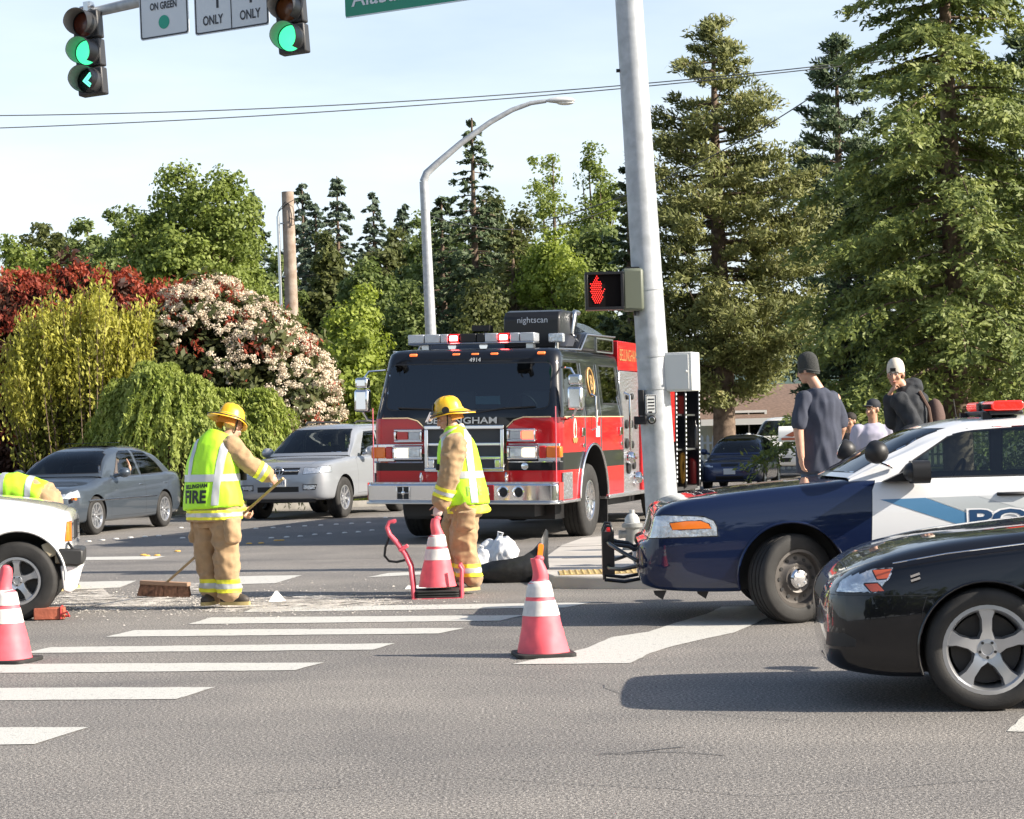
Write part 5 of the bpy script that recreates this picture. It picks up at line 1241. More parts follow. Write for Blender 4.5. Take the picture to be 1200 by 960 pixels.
# --- black car in front
lgsp = dict(dx=.045, ns=4,
    top=[(.865, .50), (.86, .56), (.83, .64), (.75, .715), (.62, .785), (.45, .84), (.2, .89), (-.1, .925), (-.45, .955), (-.70, .975), (-.9, .965), (-2.4, 1.0), (-3.0, 1.06), (-3.5, 1.05), (-3.7, .9), (-3.75, .6)],
    sh=[(.865, .46), (.86, .52), (.83, .585), (.75, .66), (.62, .725), (.45, .775), (.2, .825), (-.1, .868), (-.45, .905), (-.9, .935), (-2.4, .97), (-3.0, .99), (-3.5, .97), (-3.7, .82), (-3.75, .55)],
    bot=[(.865, .34), (.84, .24), (.75, .20), (.4, .17), (0, .17), (-.6, .19), (-2.2, .19), (-3.3, .22), (-3.7, .32), (-3.75, .42)],
    w=[(.865, .40), (.855, .55), (.82, .68), (.74, .77), (.6, .83), (.4, .86), (0, .872), (-2.5, .872), (-3.2, .85), (-3.6, .78), (-3.75, .5)],
    tuck=[(.865, .03), (.7, .06), (.3, .09), (-.5, .09), (-2.4, .09), (-3.75, .05)],
    gh=[(-.66, .975), (-1.05, 1.2), (-1.42, 1.375), (-1.7, 1.42), (-2.2, 1.42), (-2.7, 1.33), (-3.2, 1.08)], roof=(-1.45, -2.4), k=.42, belt=.95,
    wins=[[(-1.0, .975), (-1.33, 1.22), (-1.58, 1.355), (-1.9, 1.375), (-1.93, .98)], [(-2.0, .985), (-1.98, 1.375), (-2.4, 1.33), (-2.8, 1.05)]],
    ws=[(-.68, 1.03), (-.52, 1.35), (.52, 1.35), (.68, 1.03)], rs=[(-.66, 1.13), (-.5, 1.33), (.5, 1.33), (.66, 1.13)],
    doors=[[(-.62, .25), (-.60, .55), (-.62, .955), (-1.95, .975), (-1.95, .25)], [(-1.96, .25), (-1.96, .975), (-2.9, .985), (-2.75, .65), (-2.35, .45), (-2.3, .25)]],
    hood=[(.72, -.52), (.55, -.64), (0, -.70), (-.60, -.72), (-.60, .72), (0, .70), (.55, .64), (.72, .52)],
    cuts=[('side_marker', ([(.605, .625), (.64, .665), (.57, .668), (.535, .630)], (0, 2)), (lambda f: f.calc_center_median().y > .45 and f.normal.y > .2), mat('orange_reflector', (.65, .10, .04), .15, coat=.8), .0),
          ('side_marker', ([(.57, .690), (.59, .735), (.485, .742), (.51, .695)], (0, 2)), (lambda f: f.calc_center_median().y > .45 and f.normal.y > .2), mat('orange_reflector_upper', (.65, .12, .05), .15, coat=.8), .0),
          ('headlight', ([(.80, .615), (.77, .67), (.70, .725), (.60, .745), (.475, .750), (.515, .68), (.56, .625), (.70, .615)], (0, 2)), (lambda f: f.calc_center_median().y > .30 and f.normal.z < .75), M['lamp'], .007),
          ('headlight', ([(.80, .615), (.77, .67), (.70, .725), (.60, .745), (.475, .750), (.515, .68), (.56, .625), (.70, .615)], (0, 2)), (lambda f: f.calc_center_median().y < -.30 and f.normal.z < .75), M['lamp'], .007),
          ('grille', ([(-.30, .56), (-.32, .66), (.32, .66), (.30, .56)], (1, 2)), (lambda f: f.calc_center_median().x > .7 and f.normal.x > .2), M['dark'], .012),
          ('fog_lamp', ([(.85, .335), (.845, .40), (.76, .405), (.70, .375), (.70, .34)], (0, 2)), (lambda f: f.calc_center_median().y > .35), M['dark'], .004),
          ('front_bumper', ([(.90, .15), (.90, .605), (.60, .610), (.30, .605), (.33, .52), (.30, .15)], (0, 2)), (lambda f: f.calc_center_median().x > .25 and f.material_index == 0), P_['blk'], .004)],
    axles=(0, -2.65), arch=.352, archdz=.0, track=.872, wheel=(.318, .215, .225, 'five', M['alloy']), steer=0.)
def lg_extra(root, body, cabin, doors, parts):
    for s in (1, -1):
        mo = mirror(root, -.78, s*.98, 1.0, P_['blk'])
        g = MB(); n = 26; R0 = .356
        g.tube([(R0*math.cos(t), s*.868, .318+R0*math.sin(t)) for t in [R(-20)+R(215)*i/n for i in range(n+1)]], .009, 6); g.build('arch_lip', P_['blk'], root, sharp=60)
    fd = doors[(-.62, 1)]
    for x in (-1.75,): handle(fd, x, .86, .86, 1, P_['blk'])
    g = MB(); g.tube([(.47, .81, .772), (.2, .838, .818), (-.2, .846, .862), (-.5, .846, .89)], .004, 6); g.build('chrome_trim', M['chrome'], root)
    g = MB(); g.box((.36, .868, .69), (.05, .006, .012), Matrix.Rotation(R(18), 3, 'Y')); g.box((.362, .868, .712), (.05, .006, .012), Matrix.Rotation(R(18), 3, 'Y')); g.build('badge', M['chrome'], root)
    g = MB(); g.tube([(.60, .72, .225), (.70, .60, .225), (.765, .40, .225), (.79, 0, .225), (.765, -.40, .225), (.70, -.60, .225)], .02, 8); g.build('lip_spoiler', P_['blk'], root, sharp=60)
for k_ in ('top', 'sh', 'bot', 'w', 'tuck', 'hood'): lgsp[k_] = [((x if x < .3 else .3+(x-.3)*.93), z) for x, z in lgsp[k_]]
lgsp['cuts'] = [(n_, ([((x if x < .3 or p_[1] != (0, 2) else .3+(x-.3)*.93), z) for x, z in p_[0]], p_[1]), f_, m_, r_) for n_, p_, f_, m_, r_ in lgsp['cuts']]
o_ = ground(1160, 834); hd_ = R(175); lv = Vector((-math.sin(hd_), math.cos(hd_), 0))
make_car('black_sedan', 'glossy black car with five-spoke silver wheels in the right foreground', Vector((o_.x, o_.y, 0))-lv*.862, 175, lgsp, P_['blk'], None, M['glass'], None, lg_extra)

# --- grey sedan waiting on the left
def base_spec(Lf, wb, Lr, hw, hood, belt, roof, wsx, **k):
    """ordinary saloon proportions; x measured from the front axle"""
    e = -(wb+Lr); cowl = wsx
    sp = dict(dx=.09, ns=3,
        top=[(Lf, hood*.66), (Lf-.02, hood*.74), (Lf-.10, hood*.84), (Lf-.3, hood*.92), (0, hood*1.0), (cowl+.1, hood*1.09), (cowl-.4, belt+.02), (e+1.0, belt+.05), (e+.75, belt+.10), (e+.25, belt+.09), (e+.05, belt-.08), (e, belt-.35)],
        sh=[(Lf, hood*.60), (Lf-.02, hood*.68), (Lf-.10, hood*.77), (Lf-.3, hood*.85), (0, hood*.94), (cowl+.1, hood*1.02), (cowl-.4, belt), (e+1.0, belt+.02), (e+.75, belt+.03), (e+.25, belt+.01), (e+.05, belt-.14), (e, belt-.4)],
        bot=[(Lf, .36), (Lf-.05, .26), (Lf-.3, .21), (0, .2), (-wb, .21), (e+.4, .25), (e+.05, .34), (e, .42)],
        w=[(Lf, hw*.55), (Lf-.03, hw*.72), (Lf-.12, hw*.86), (Lf-.3, hw*.94), (Lf-.6, hw*.985), (0, hw), (-wb, hw), (e+.5, hw*.965), (e+.2, hw*.9), (e+.04, hw*.78), (e, hw*.6)],
        tuck=[(Lf, .03), (Lf-.4, .07), (0, .085), (-wb, .085), (e, .05)],
        gh=[(cowl, hood*1.09), (cowl-.38, (hood*1.09+roof)/2+.06), (cowl-.78, roof-.045), (cowl-1.15, roof-.005), (cowl-1.8, roof-.01), (cowl-2.25, roof-.08), (e+.62, belt+.10)],
        roof=(cowl-.8, cowl-2.1), k=.42, belt=belt, bul=.10,
        wins=[[(cowl-.42, belt+.02), (cowl-.62, belt+.17), (cowl-.88, roof-.12), (cowl-1.05, roof-.075), (cowl-1.42, roof-.068), (cowl-1.46, belt+.02)], [(cowl-1.53, belt+.02), (cowl-1.50, roof-.068), (cowl-1.95, roof-.10), (cowl-2.30, belt+.23), (cowl-2.48, belt+.04)]],
        ws=[(-hw*.80, hood*1.09+.05), (-hw*.60, roof-.07), (hw*.60, roof-.07), (hw*.80, hood*1.09+.05)], rs=[(-hw*.72, belt+.17), (-hw*.56, roof-.10), (hw*.56, roof-.10), (hw*.72, belt+.17)],
        doors=[[(cowl-.12, .28), (cowl-.12, belt-.03), (cowl-.30, belt+.015), (cowl-1.48, belt+.015), (cowl-1.48, .28)], [(cowl-1.49, .28), (cowl-1.49, belt+.015), (cowl-2.55, belt+.01), (cowl-2.45, .72), (cowl-2.2, .5), (cowl-2.12, .28)]],
        hood=[(Lf-.16, -hw*.68), (0, -hw*.80), (cowl+.06, -hw*.83), (cowl+.06, hw*.83), (0, hw*.80), (Lf-.16, hw*.68)],
        axles=(0, -wb), arch=.355, archdz=0., track=hw-.005, wheel=(.318, .205, .21, 'multi', M['alloy']))
    sp.update(k); return sp
hl = lambda y0, y1, z0, z1, xm: (([(y0, z0), (y0, z1-.02), (y0+.06*(1 if y1 > y0 else -1), z1), (y1, z1+.01), (y1, z0+.03)], (1, 2)), (lambda f: f.calc_center_median().x > xm and f.normal.z < .75))
def front_cuts(Lf, hw, z0, z1, gz0, gz1, gy=.40, low=None, gm=None):
    c = []
    for s in (1, -1):
        p, fl = hl(s*hw*.52, s*hw*.99, z0, z1, Lf-.42); c.append(('headlight', p, fl, M['lamp'], .008))
    c.append(('grille', ([(-gy, gz0), (-gy*1.08, gz1), (gy*1.08, gz1), (gy, gz0)], (1, 2)), (lambda f: f.calc_center_median().x > Lf-.35 and f.normal.x > .2), gm or M['dark'], .012))
    if low: c.append(('air_intake', ([(-low[0], low[1]), (-low[0], low[2]), (low[0], low[2]), (low[0], low[1])], (1, 2)), (lambda f: f.calc_center_median().x > Lf-.3 and f.normal.x > .2), M['dark'], .008))
    return c
def std_extra(hw, belt, cowl, paint, mz=.08, ms=1., handles=True, plate=None, badge=None, Lf=.9):
    def fn(root, body, cabin, doors, parts):
        for s in (1, -1):
            mo = mirror(root, cowl-.38, s*(hw+.11), belt+mz, paint, ms)
        for (k, s), d in doors.items():
            if d is None: continue
            x = (cowl-1.33) if abs(k-(cowl-.12)) < .02 else (cowl-2.33)
            handle(d, x, belt-.14, s*(hw-.045), s, paint, .18)
        if plate:
            g = MB(); g.bx(Lf-.015, Lf+.008, -.16, .16, plate, plate+.15); po = g.build('number_plate', M['white'], root, bevel=.004)
        if badge:
            n = 20; g = MB()
            for (a, b) in ((.11, .075), (.05, .075), (.10, .03)): g.tube([(Lf+badge[1], a*math.cos(2*PI*i/n), badge[0]+b*math.sin(2*PI*i/n)+(.03 if b == .03 else 0)) for i in range(n)], .012, 6, closed=True)
            g.build('badge', M['chrome'], root)
    return fn
ps_ = base_spec(.92, 2.70, 1.05, .875, .88, .93, 1.455, -.42, cuts=front_cuts(.92, .875, .60, .76, .62, .72, .30, (.42, .26, .40)), sunroof=[(-1.32, -.40), (-1.32, .40), (-1.95, .40), (-1.95, -.40)], steer=0.)
def ps_extra(root, body, cabin, doors, parts):
    std_extra(.875, .93, -.42, P_['grey'])(root, body, cabin, doors, parts)
    for s in (1, -1):
        g = MB(); g.bx(.30, -2.35, s*.868, s*.884, .56, .585); g.build('side_moulding', M['chrome'], root, bevel=.004)
        g = MB(); g.bx(.80, .72, s*.80, s*.858, .60, .64); g.build('side_marker', M['amber'], root)
    g = MB(); g.bx(-1.36, -1.92, -.39, .39, 1.515, 1.525); so_ = g.build('sunroof_glass', M['glassdark'], root, bevel=.004); so_.rotation_euler = (0, R(0), 0)
pF = Vector((-6.93, 35.3, 0)); a_ = R(-90-15); pl_ = Vector((-math.sin(a_), math.cos(a_), 0))
sedan = make_car('grey_sedan', 'dark silver sedan with raised sunroof waiting at the left', pF-pl_*.86, -90-15, ps_, P_['grey'], None, M['glass'], None, ps_extra)

# --- silver SUV
su = dict(dx=.09, ns=3, cat='SUV',
    top=[(.95, .72), (.93, .86), (.86, .99), (.70, 1.07), (.3, 1.12), (-.2, 1.16), (-.55, 1.18), (-1., 1.16), (-3.2, 1.18), (-3.75, 1.16), (-3.84, .95), (-3.88, .7)],
    sh=[(.95, .66), (.93, .80), (.86, .92), (.70, 1.0), (.3, 1.06), (-.2, 1.10), (-.55, 1.12), (-1., 1.13), (-3.2, 1.15), (-3.75, 1.12), (-3.84, .9), (-3.88, .65)],
    bot=[(.95, .50), (.9, .40), (.7, .36), (0, .36), (-2.8, .36), (-3.6, .42), (-3.88, .5)],
    w=[(.95, .60), (.92, .76), (.82, .87), (.6, .93), (.2, .955), (-3., .955), (-3.7, .93), (-3.88, .85)], tuck=[(.95, .02), (.5, .06), (-.5, .075), (-3., .075), (-3.88, .04)],
    gh=[(-.48, 1.17), (-.85, 1.45), (-1.2, 1.69), (-1.5, 1.745), (-2.4, 1.755), (-3.2, 1.73), (-3.5, 1.62), (-3.74, 1.17)], roof=(-1.3, -3.2), k=.30, belt=1.14, bul=.10,
    wins=[[(-.98, 1.16), (-1.15, 1.34), (-1.45, 1.62), (-1.95, 1.635), (-1.98, 1.16)], [(-2.06, 1.16), (-2.03, 1.635), (-2.75, 1.62), (-2.80, 1.16)], [(-2.9, 1.2), (-2.86, 1.61), (-3.25, 1.58), (-3.5, 1.22)]],
    ws=[(-.78, 1.23), (-.62, 1.675), (.62, 1.675), (.78, 1.23)], rs=[(-.7, 1.25), (-.6, 1.6), (.6, 1.6), (.7, 1.25)],
    doors=[[(-.62, .45), (-.62, 1.10), (-.8, 1.145), (-2.0, 1.145), (-2.0, .45)], [(-2.01, .45), (-2.01, 1.145), (-2.95, 1.145), (-2.85, .85), (-2.45, .65), (-2.4, .45)]],
    hood=[(.80, -.62), (.3, -.74), (-.42, -.78), (-.42, .78), (.3, .74), (.80, .62)],
    cuts=front_cuts(.95, .955, .84, .99, .84, .97, .40, (.42, .52, .62))+[('fog_lamp', ([(s*.50, .55), (s*.50, .66), (s*.78, .66), (s*.74, .55)], (1, 2)), (lambda f: f.calc_center_median().x > .5 and f.normal.x > .2), M['lamp'], .02) for s in (1, -1)],
    axles=(0, -2.79), arch=.44, archdz=.0, track=.95, wheel=(.385, .25, .225, 'seven', M['alloy']))
def su_extra(root, body, cabin, doors, parts):
    for s in (1, -1):
        mirror(root, -.95, s*1.10, 1.24, P_['silver'], 1.15)
        g = MB(); g.tube([(-1.5, s*.52, 1.775), (-1.6, s*.53, 1.82), (-3.1, s*.53, 1.82), (-3.2, s*.52, 1.77)], .02, 8); g.build('roof_rail', M['dark'], root)
        for x in (-1.8, -2.75): handle(doors[(-.62 if x > -2 else -2.01, s)], x, 1.0, s*.92, s, P_['silver'])
    g = MB(); g.bx(.935, .975, -.16, .16, .62, .77); g.build('number_plate', M['white'], root, bevel=.004)
    text_obj('lettering', 'CAJ4819', mat('plate_ink', (.05, .07, .2), .5), (.976, 0, .66), (0, 1, 0), (0, 0, 1), .085, root)
    g = MB(); g.bx(.90, .945, -.42, -.12, .895, .93); g.bx(.90, .945, .12, .42, .895, .93); g.build('grille_bar', M['chrome'], root, bevel=.008)
    n = 20; g = MB()
    for (a, b, dz) in ((.115, .08, 0), (.045, .075, 0), (.095, .028, .03)): g.tube([(.955, a*math.cos(2*PI*i/n), .91+dz+b*math.sin(2*PI*i/n)) for i in range(n)], .011, 6, closed=True)
    g.build('badge', M['chrome'], root)
    g = MB(); g.bx(.78, .86, -.7, .7, .32, .42); g.build('skid_plate', M['dark'], root, bevel=.02)
    g = MB(); g.bx(-1.42, -1.46, -.02, .02, 1.35, 1.42); g.build('hanging_tag', mat('yellow_tag', (.7, .65, .1), .6), root)
p_ = (ground(312, 608)+ground(405, 607))/2; p_ = Vector((ground(405, 607).x, 40.0, 0)); a_ = R(-90-19); pl_ = Vector((-math.sin(a_), math.cos(a_), 0))
suv = make_car('silver_suv', 'silver SUV facing the camera left of the fire engine', p_-pl_*.95, -90-19, su, P_['silver'], None, M['glass'], None, su_extra)

# --- white crashed pickup at the left edge
wt = dict(dx=.07, ns=3, cat='pickup truck',
    top=[(.46, .88), (.44, .92), (.36, .955), (.2, 1.0), (-.1, 1.05), (-.5, 1.09), (-.8, 1.10), (-1.2, 1.08), (-2.1, 1.08), (-2.4, 1.06), (-4., 1.06), (-4.15, .9), (-4.18, .7)],
    sh=[(.46, .82), (.44, .865), (.36, .905), (.2, .955), (-.1, 1.01), (-.5, 1.04), (-.8, 1.05), (-1.2, 1.06), (-2.1, 1.06), (-2.4, 1.03), (-4., 1.03), (-4.15, .86), (-4.18, .65)],
    bot=[(.46, .58), (.42, .50), (.3, .42), (0, .38), (-3., .38), (-4., .42), (-4.18, .5)],
    w=[(.46, .72), (.44, .80), (.36, .845), (.2, .865), (-.5, .875), (-3.8, .875), (-4.1, .86), (-4.18, .8)], tuck=[(.46, .02), (0, .05), (-1, .06), (-4.18, .04)],
    gh=[(-.78, 1.09), (-1.05, 1.32), (-1.3, 1.53), (-1.5, 1.585), (-1.9, 1.60), (-2.2, 1.57), (-2.35, 1.06)], roof=(-1.38, -2.15), k=.26, belt=1.06, bul=.06, seat=-2.0,
    wins=[[(-1.15, 1.08), (-1.28, 1.25), (-1.5, 1.49), (-2.12, 1.50), (-2.16, 1.08)]],
    ws=[(-.72, 1.15), (-.58, 1.52), (.58, 1.52), (.72, 1.15)], rs=[(-.66, 1.2), (-.58, 1.5), (.58, 1.5), (.66, 1.2)],
    doors=[[(-.85, .45), (-.85, 1.0), (-.98, 1.065), (-2.25, 1.065), (-2.25, .45)]], hood=[(.40, -.62), (0, -.72), (-.72, -.76), (-.72, .76), (0, .72), (.40, .62)],
    cuts=[('turn_lamp', ([(.50, .665), (.50, .84), (.42, .84), (.40, .665)], (0, 2)), (lambda f: f.calc_center_median().y < -.55 and f.normal.z < .6), M['amber'], .006),
          ('headlight', ([(-.70, .68), (-.70, .82), (-.40, .82), (-.40, .68)], (1, 2)), (lambda f: f.calc_center_median().x > .3 and f.normal.x > .2), M['lamp'], .01),
          ('headlight', ([(.70, .68), (.70, .82), (.40, .82), (.40, .68)], (1, 2)), (lambda f: f.calc_center_median().x > .3 and f.normal.x > .2), M['lamp'], .01),
          ('grille', ([(-.36, .66), (-.36, .83), (.36, .83), (.36, .66)], (1, 2)), (lambda f: f.calc_center_median().x > .3 and f.normal.x > .2), M['dark'], .01)],
    axles=(0, -2.83), arch=.40, archdz=.03, track=.86, wheel=(.34, .225, .20, 'five', M['alloy']), steer=R(-6))
def wt_extra(root, body, cabin, doors, parts):
    s = -1
    g = MB(); g.prism([(.50, .45), (.555, .47), (.56, .58), (.545, .60), (.36, .61), (.32, .58), (.36, .47)], -.86, -.2); g.build('front_bumper', mat('bumper_black_trim', (.03, .03, .03), .5), root, bevel=.02)
    g = MB(); g.prism([(.36, .46), (.55, .45), (.50, .27), (.44, .22), (.38, .24)], -.82, -.76); g.prism([(.38, .46), (.55, .45), (.46, .25), (.42, .25)], -.60, -.2); g.build('torn_bumper_cover', P_['wht2'], root, bevel=.01)
    g = MB(); g.box((.27, -.80, .60), (.10, .05, .13), Matrix.Rotation(R(-20), 3, 'Y')); g.box((.34, -.78, .53), (.05, .06, .10)); g.build('broken_bracket', mat('rusty_primer', (.45, .38, .26), .7), root, bevel=.008)
    g = MB(); g.bx(.05, .44, -.70, .70, .35, .62); g.build('radiator_frame', M['dark'], root)
    g = MB(); n = 26; g.tube([(.405*math.cos(t), -.868, .37+.405*math.sin(t)) for t in [R(-5)+R(190)*i/n for i in range(n+1)]], .012, 6); g.build('arch_lip', P_['wht2'], root, sharp=60)
    g = MB(); g.tube([(.43, -.82, .66), (.47, -.84, .60), (.50, -.85, .52)], .012, 6); g.build('hanging_wire', M['dark'], root)
    for q in (1, -1): mirror(root, -1.15, q*.99, 1.15, M['dark'])
    handle(doors[(-.85, -1)], -2.08, .92, -.865, -1, M['dark'])
    g = MB(); g.bx(-2.45, -4.08, -.78, .78, 1.04, 1.075); g.build('bed_cover', M['dark'], root)
o_ = ground(17, 728)
make_car('white_pickup', 'white pickup with smashed front end at the left edge', Vector((o_.x-.1, o_.y+.85, 0)), 9, wt, P_['wht2'], None, M['glass'], None, wt_extra)

# --- parked cars far right
bl = base_spec(.88, 2.7, 1.0, .86, .84, .92, 1.41, -.40, cuts=front_cuts(.88, .86, .60, .72, .62, .70, .22, (.38, .28, .38)))
pb_ = Vector((5.35, 51.5, 0))
bs_ = make_car('blue_sedan', 'dark blue sedan parked beyond the fire engine with a driver inside', pb_, -90-15, bl, P_['dkblue'], 'parked cars beyond the engine', M['glass'], None, std_extra(.86, .92, -.40, P_['dkblue'], plate=.42, Lf=.88)); bs_.scale = (.88, .88, .92)
ws_ = dict(su); ws_.update(cuts=front_cuts(.95, .955, .80, .96, .80, .94, .36, (.42, .48, .6)), cat='SUV')
def ws_extra(root, body, cabin, doors, parts):
    for s in (1, -1): mirror(root, -.95, s*1.10, 1.24, P_['wht2'], 1.1)
    g = MB(); g.bx(.93, .965, -.16, .16, .62, .74); g.build('number_plate', M['white'], root)
make_car('white_suv', 'white SUV parked just right of the blue sedan', Vector((7.75, 61.5, 0)), -90-16, ws_, P_['wht2'], 'parked cars beyond the engine', M['glass'], None, ws_extra)
gs = base_spec(.9, 2.7, 1.0, .87, .86, .93, 1.44, -.40, cuts=front_cuts(.9, .87, .60, .74, .62, .70, .25, None))
make_car('grey_parked_car', 'grey car mostly hidden behind the back of the fire engine', Vector((3.6, 51.0, 0)), 90-30, gs, P_['grey'], 'parked cars beyond the engine', M['glass'], None, std_extra(.87, .93, -.40, P_['grey']))

# ------------------------------------------------------------------ fire engine
M['fred'] = carpaint('fire_red', (.50, .012, .018), 0, .3); M['fblack'] = carpaint('engine_black', (.008, .009, .012), 0, .3)
M['gold'] = mat('gold_leaf', (.55, .33, .12), .4, metal=.5); M['litwarm'] = mat('lit_headlamp', (.9, .85, .7), .2, emit=(1, .85, .6), estr=.9); M['litorange'] = mat('lit_warning_lamp', (.9, .12, .06), .2, emit=(1, .16, .08), estr=1.5)
def diamond_mat():
    m = mat('diamond_plate', (.60, .60, .60), .3, metal=.9); nt = m.node_tree; b = nt.nodes['Principled BSDF']; tc = _n(nt, 'ShaderNodeTexCoord')
    v = _n(nt, 'ShaderNodeTexVoronoi', i_Scale=26.); nt.links.new(tc.outputs['Object'], v.inputs['Vector']); bp = _n(nt, 'ShaderNodeBump', i_Strength=.9, i_Distance=.012); bp.invert = True
    nt.links.new(v.outputs[0], bp.inputs['Height']); nt.links.new(bp.outputs[0], b.inputs['Normal']); return m
M['tread'] = diamond_mat()
o_ = ground(692, 628); hd_ = R(-107); lv = Vector((-math.sin(hd_), math.cos(hd_), 0)); FW = 1.37
FT = empty('fire_engine', Vector((o_.x, o_.y, .0))-lv*FW, hd_, 'red and black fire engine with chrome grille and lit light bar', 'fire engine'); FT.rotation_euler = (R(-1.0), 0, hd_)
def cab():
    lev = [(.56, 1.50, 1.365, .10), (.70, 1.52, 1.37, .12), (1.20, 1.53, 1.37, .13), (1.66, 1.53, 1.37, .14), (1.74, 1.52, 1.365, .15), (1.85, 1.485, 1.355, .16), (2.10, 1.405, 1.325, .16), (2.35, 1.325, 1.295, .16), (2.56, 1.255, 1.27, .16), (2.64, 1.215, 1.25, .16), (2.69, 1.14, 1.20, .16), (2.71, .95, 1.05, .16)]
    vs = []; fs = []; nc = 8; n = None; XB = -2.02
    zz = []
    for (a, b) in zip(lev, lev[1:]):
        k = max(1, int((b[0]-a[0])/.09)); zz += [tuple(a[q]+(b[q]-a[q])*i/k for q in range(4)) for i in range(k)]
    zz.append(lev[-1])
    for z, xf, hw, r in zz:
        P = []
        for i in range(nc+1): t = R(90*i/nc); P.append((xf-r+r*math.cos(t)*1.0, hw-r+r*math.sin(t)))
        side = [(xf-r-(xf-r-XB)*j/16, hw) for j in range(1, 17)]
        L_ = P+side; full = [(x, -y) for x, y in L_[::-1]]
        fr = [(xf+.03*(1-((2*j/14-1))**2)*(1 if z > 1.7 else .6), -(hw-r)+2*(hw-r)*j/14) for j in range(1, 14)]
        ring = full+fr+L_; n = len(ring); vs += [(x, y, z) for x, y in ring]
    for q in range(len(zz)-1):
        for j in range(n): k = (j+1) % n; fs.append((q*n+j, q*n+k, (q+1)*n+k, (q+1)*n+j))
    fs += [tuple(range(n-1, -1, -1)), tuple(range((len(zz)-1)*n, len(zz)*n))]
    g = MB(); g.add(vs, fs); me = g.mesh('cab'); c = MB()
    for s in (1, -1): c.cyl((-.20, s*1.0, .56), (-.20, s*1.6, .56), .77, n=48)
    me = bool_diff(me, c.mesh('c')); bm = bmesh.new(); bm.from_mesh(me); bm.normal_update()
    for f in bm.faces:
        p = f.calc_center_median(); f.material_index = 0
        if abs(p.x+.2) < .8 and p.z < 1.34 and (abs(math.hypot(p.x+.2, p.z-.56)-.77) < .02 and abs(f.normal.y) < .5 or abs(abs(p.y)-1.0) < .01): f.material_index = 2
    fr = lambda f: f.normal.x > .35
    # black upper cab, stripe and the black panel above the grille
    for z in (1.73, 1.24, 1.0):
        bmesh.ops.bisect_plane(bm, geom=list(bm.verts)+list(bm.edges)+list(bm.faces), dist=1e-5, plane_co=(0, 0, z), plane_no=(0, 0, 1))
    for f in bm.faces:
        z = f.calc_center_median().z
        if f.material_index == 0 and (z > 1.73 or 1.0 < z < 1.24): f.material_index = 1
    for f in cut_poly(bm, [(-.58, 1.2), (-.62, 1.60), (-.72, 1.69), (-.86, 1.74), (.86, 1.74), (.72, 1.69), (.62, 1.60), (.58, 1.2)], (1, 2), fr): f.material_index = 1
    bm.normal_update()
    ws = rrect(-1.20, 1.20, 1.84, 2.50, .10, 3)
    fs = cut_poly(bm, ws, (1, 2), lambda f: f.normal.x > .25 and f.calc_center_median().z > 1.7); bm.normal_update(); lift(bm, fs, 'windscreen', M['glasst'], FT, .018, 2); bm.normal_update()
    for nm, pl in (('side_window', [(1.20, 1.80), (1.12, 2.45), (1.05, 2.52), (.34, 2.52), (.34, 1.84), (.42, 1.80)]), ('side_window', [(-.86, 1.92), (-.86, 2.50), (-1.80, 2.50), (-1.80, 1.92)])):
        for s in (1, -1):
            fs = cut_poly(bm, pl, (0, 2), sidef(s)); bm.normal_update(); lift(bm, fs, nm, M['glassdark'], FT, .02, 2); bm.normal_update()
    for pl in ([(1.34, .62), (1.34, 1.72), (1.12, 2.58), (.24, 2.58), (.24, 1.40), (.30, 1.28), (.50, 1.02), (.60, .62)], [(-.66, 1.22), (-.66, 2.62), (-1.94, 2.62), (-1.94, .62), (-1.02, .62), (-.98, .9), (-.82, 1.10)]):
        for s in (1, -1):
            fs = cut_poly(bm, pl, (0, 2), sidef(s, .6)); bm.normal_update()
            lift(bm, [f for f in fs if f.material_index < 2], 'door', [M['fred'], M['fblack'], M['dark']], FT, .007, 2, single=True); bm.normal_update()
    me = bpy.data.meshes.new('cab'); bm.to_mesh(me); bm.free(); return link_mesh('cab', me, [M['fred'], M['fblack'], M['dark']], FT, 35)
M['glasst'] = glass_mat('engine_windscreen_glass', (.48, .60, .66), .95, 1.95)
cabo = cab()
def P(name, mm, parent=FT, bevel=0., sharp=38.):
    class _C:
        def __enter__(s): s.g = MB(); return s.g
        def __exit__(s, *a): s.o = s.g.build(name, mm, parent, bevel, sharp)
    return _C()
with P('cab_lining', M['trim']) as g: g.bx(-1.9, -1.84, -1.25, 1.25, .7, 2.6); g.bx(-1.84, 1.3, -1.25, 1.25, .7, .76)
with P('dashboard', M['trimgrey']) as g: g.prism([(1.40, 1.60), (1.38, 1.84), (1.05, 1.86), (.85, 1.6)], -1.2, 1.2)
for y in (.62, -.62):
    with P('seat', M['trimgrey'], FT, .04) as g: g.prism([(.55, 1.2), (.55, 1.42), (.12, 1.40), (.0, 2.12), (-.15, 2.12), (-.05, 1.2)], y-.26, y+.26)
with P('steering_wheel', M['dark']) as g: g.tube([(.86+.10*math.sin(2*PI*i/20), .62+.22*math.cos(2*PI*i/20), 1.86+.2*math.sin(2*PI*i/20)) for i in range(20)], .018, 6, closed=True)
with P('cab_screen', mat('cab_screen', (.18, .38, .42), .4), FT, .01) as g: g.box((1.0, .16, 1.98), (.04, .36, .12))
with P('chassis', M['dark']) as g: g.bx(-7.4, 1.4, -.95, .95, .36, .62)
with P('chassis', M['dark']) as g: g.bx(-.9, .9, -1.1, 1.1, .3, .5)
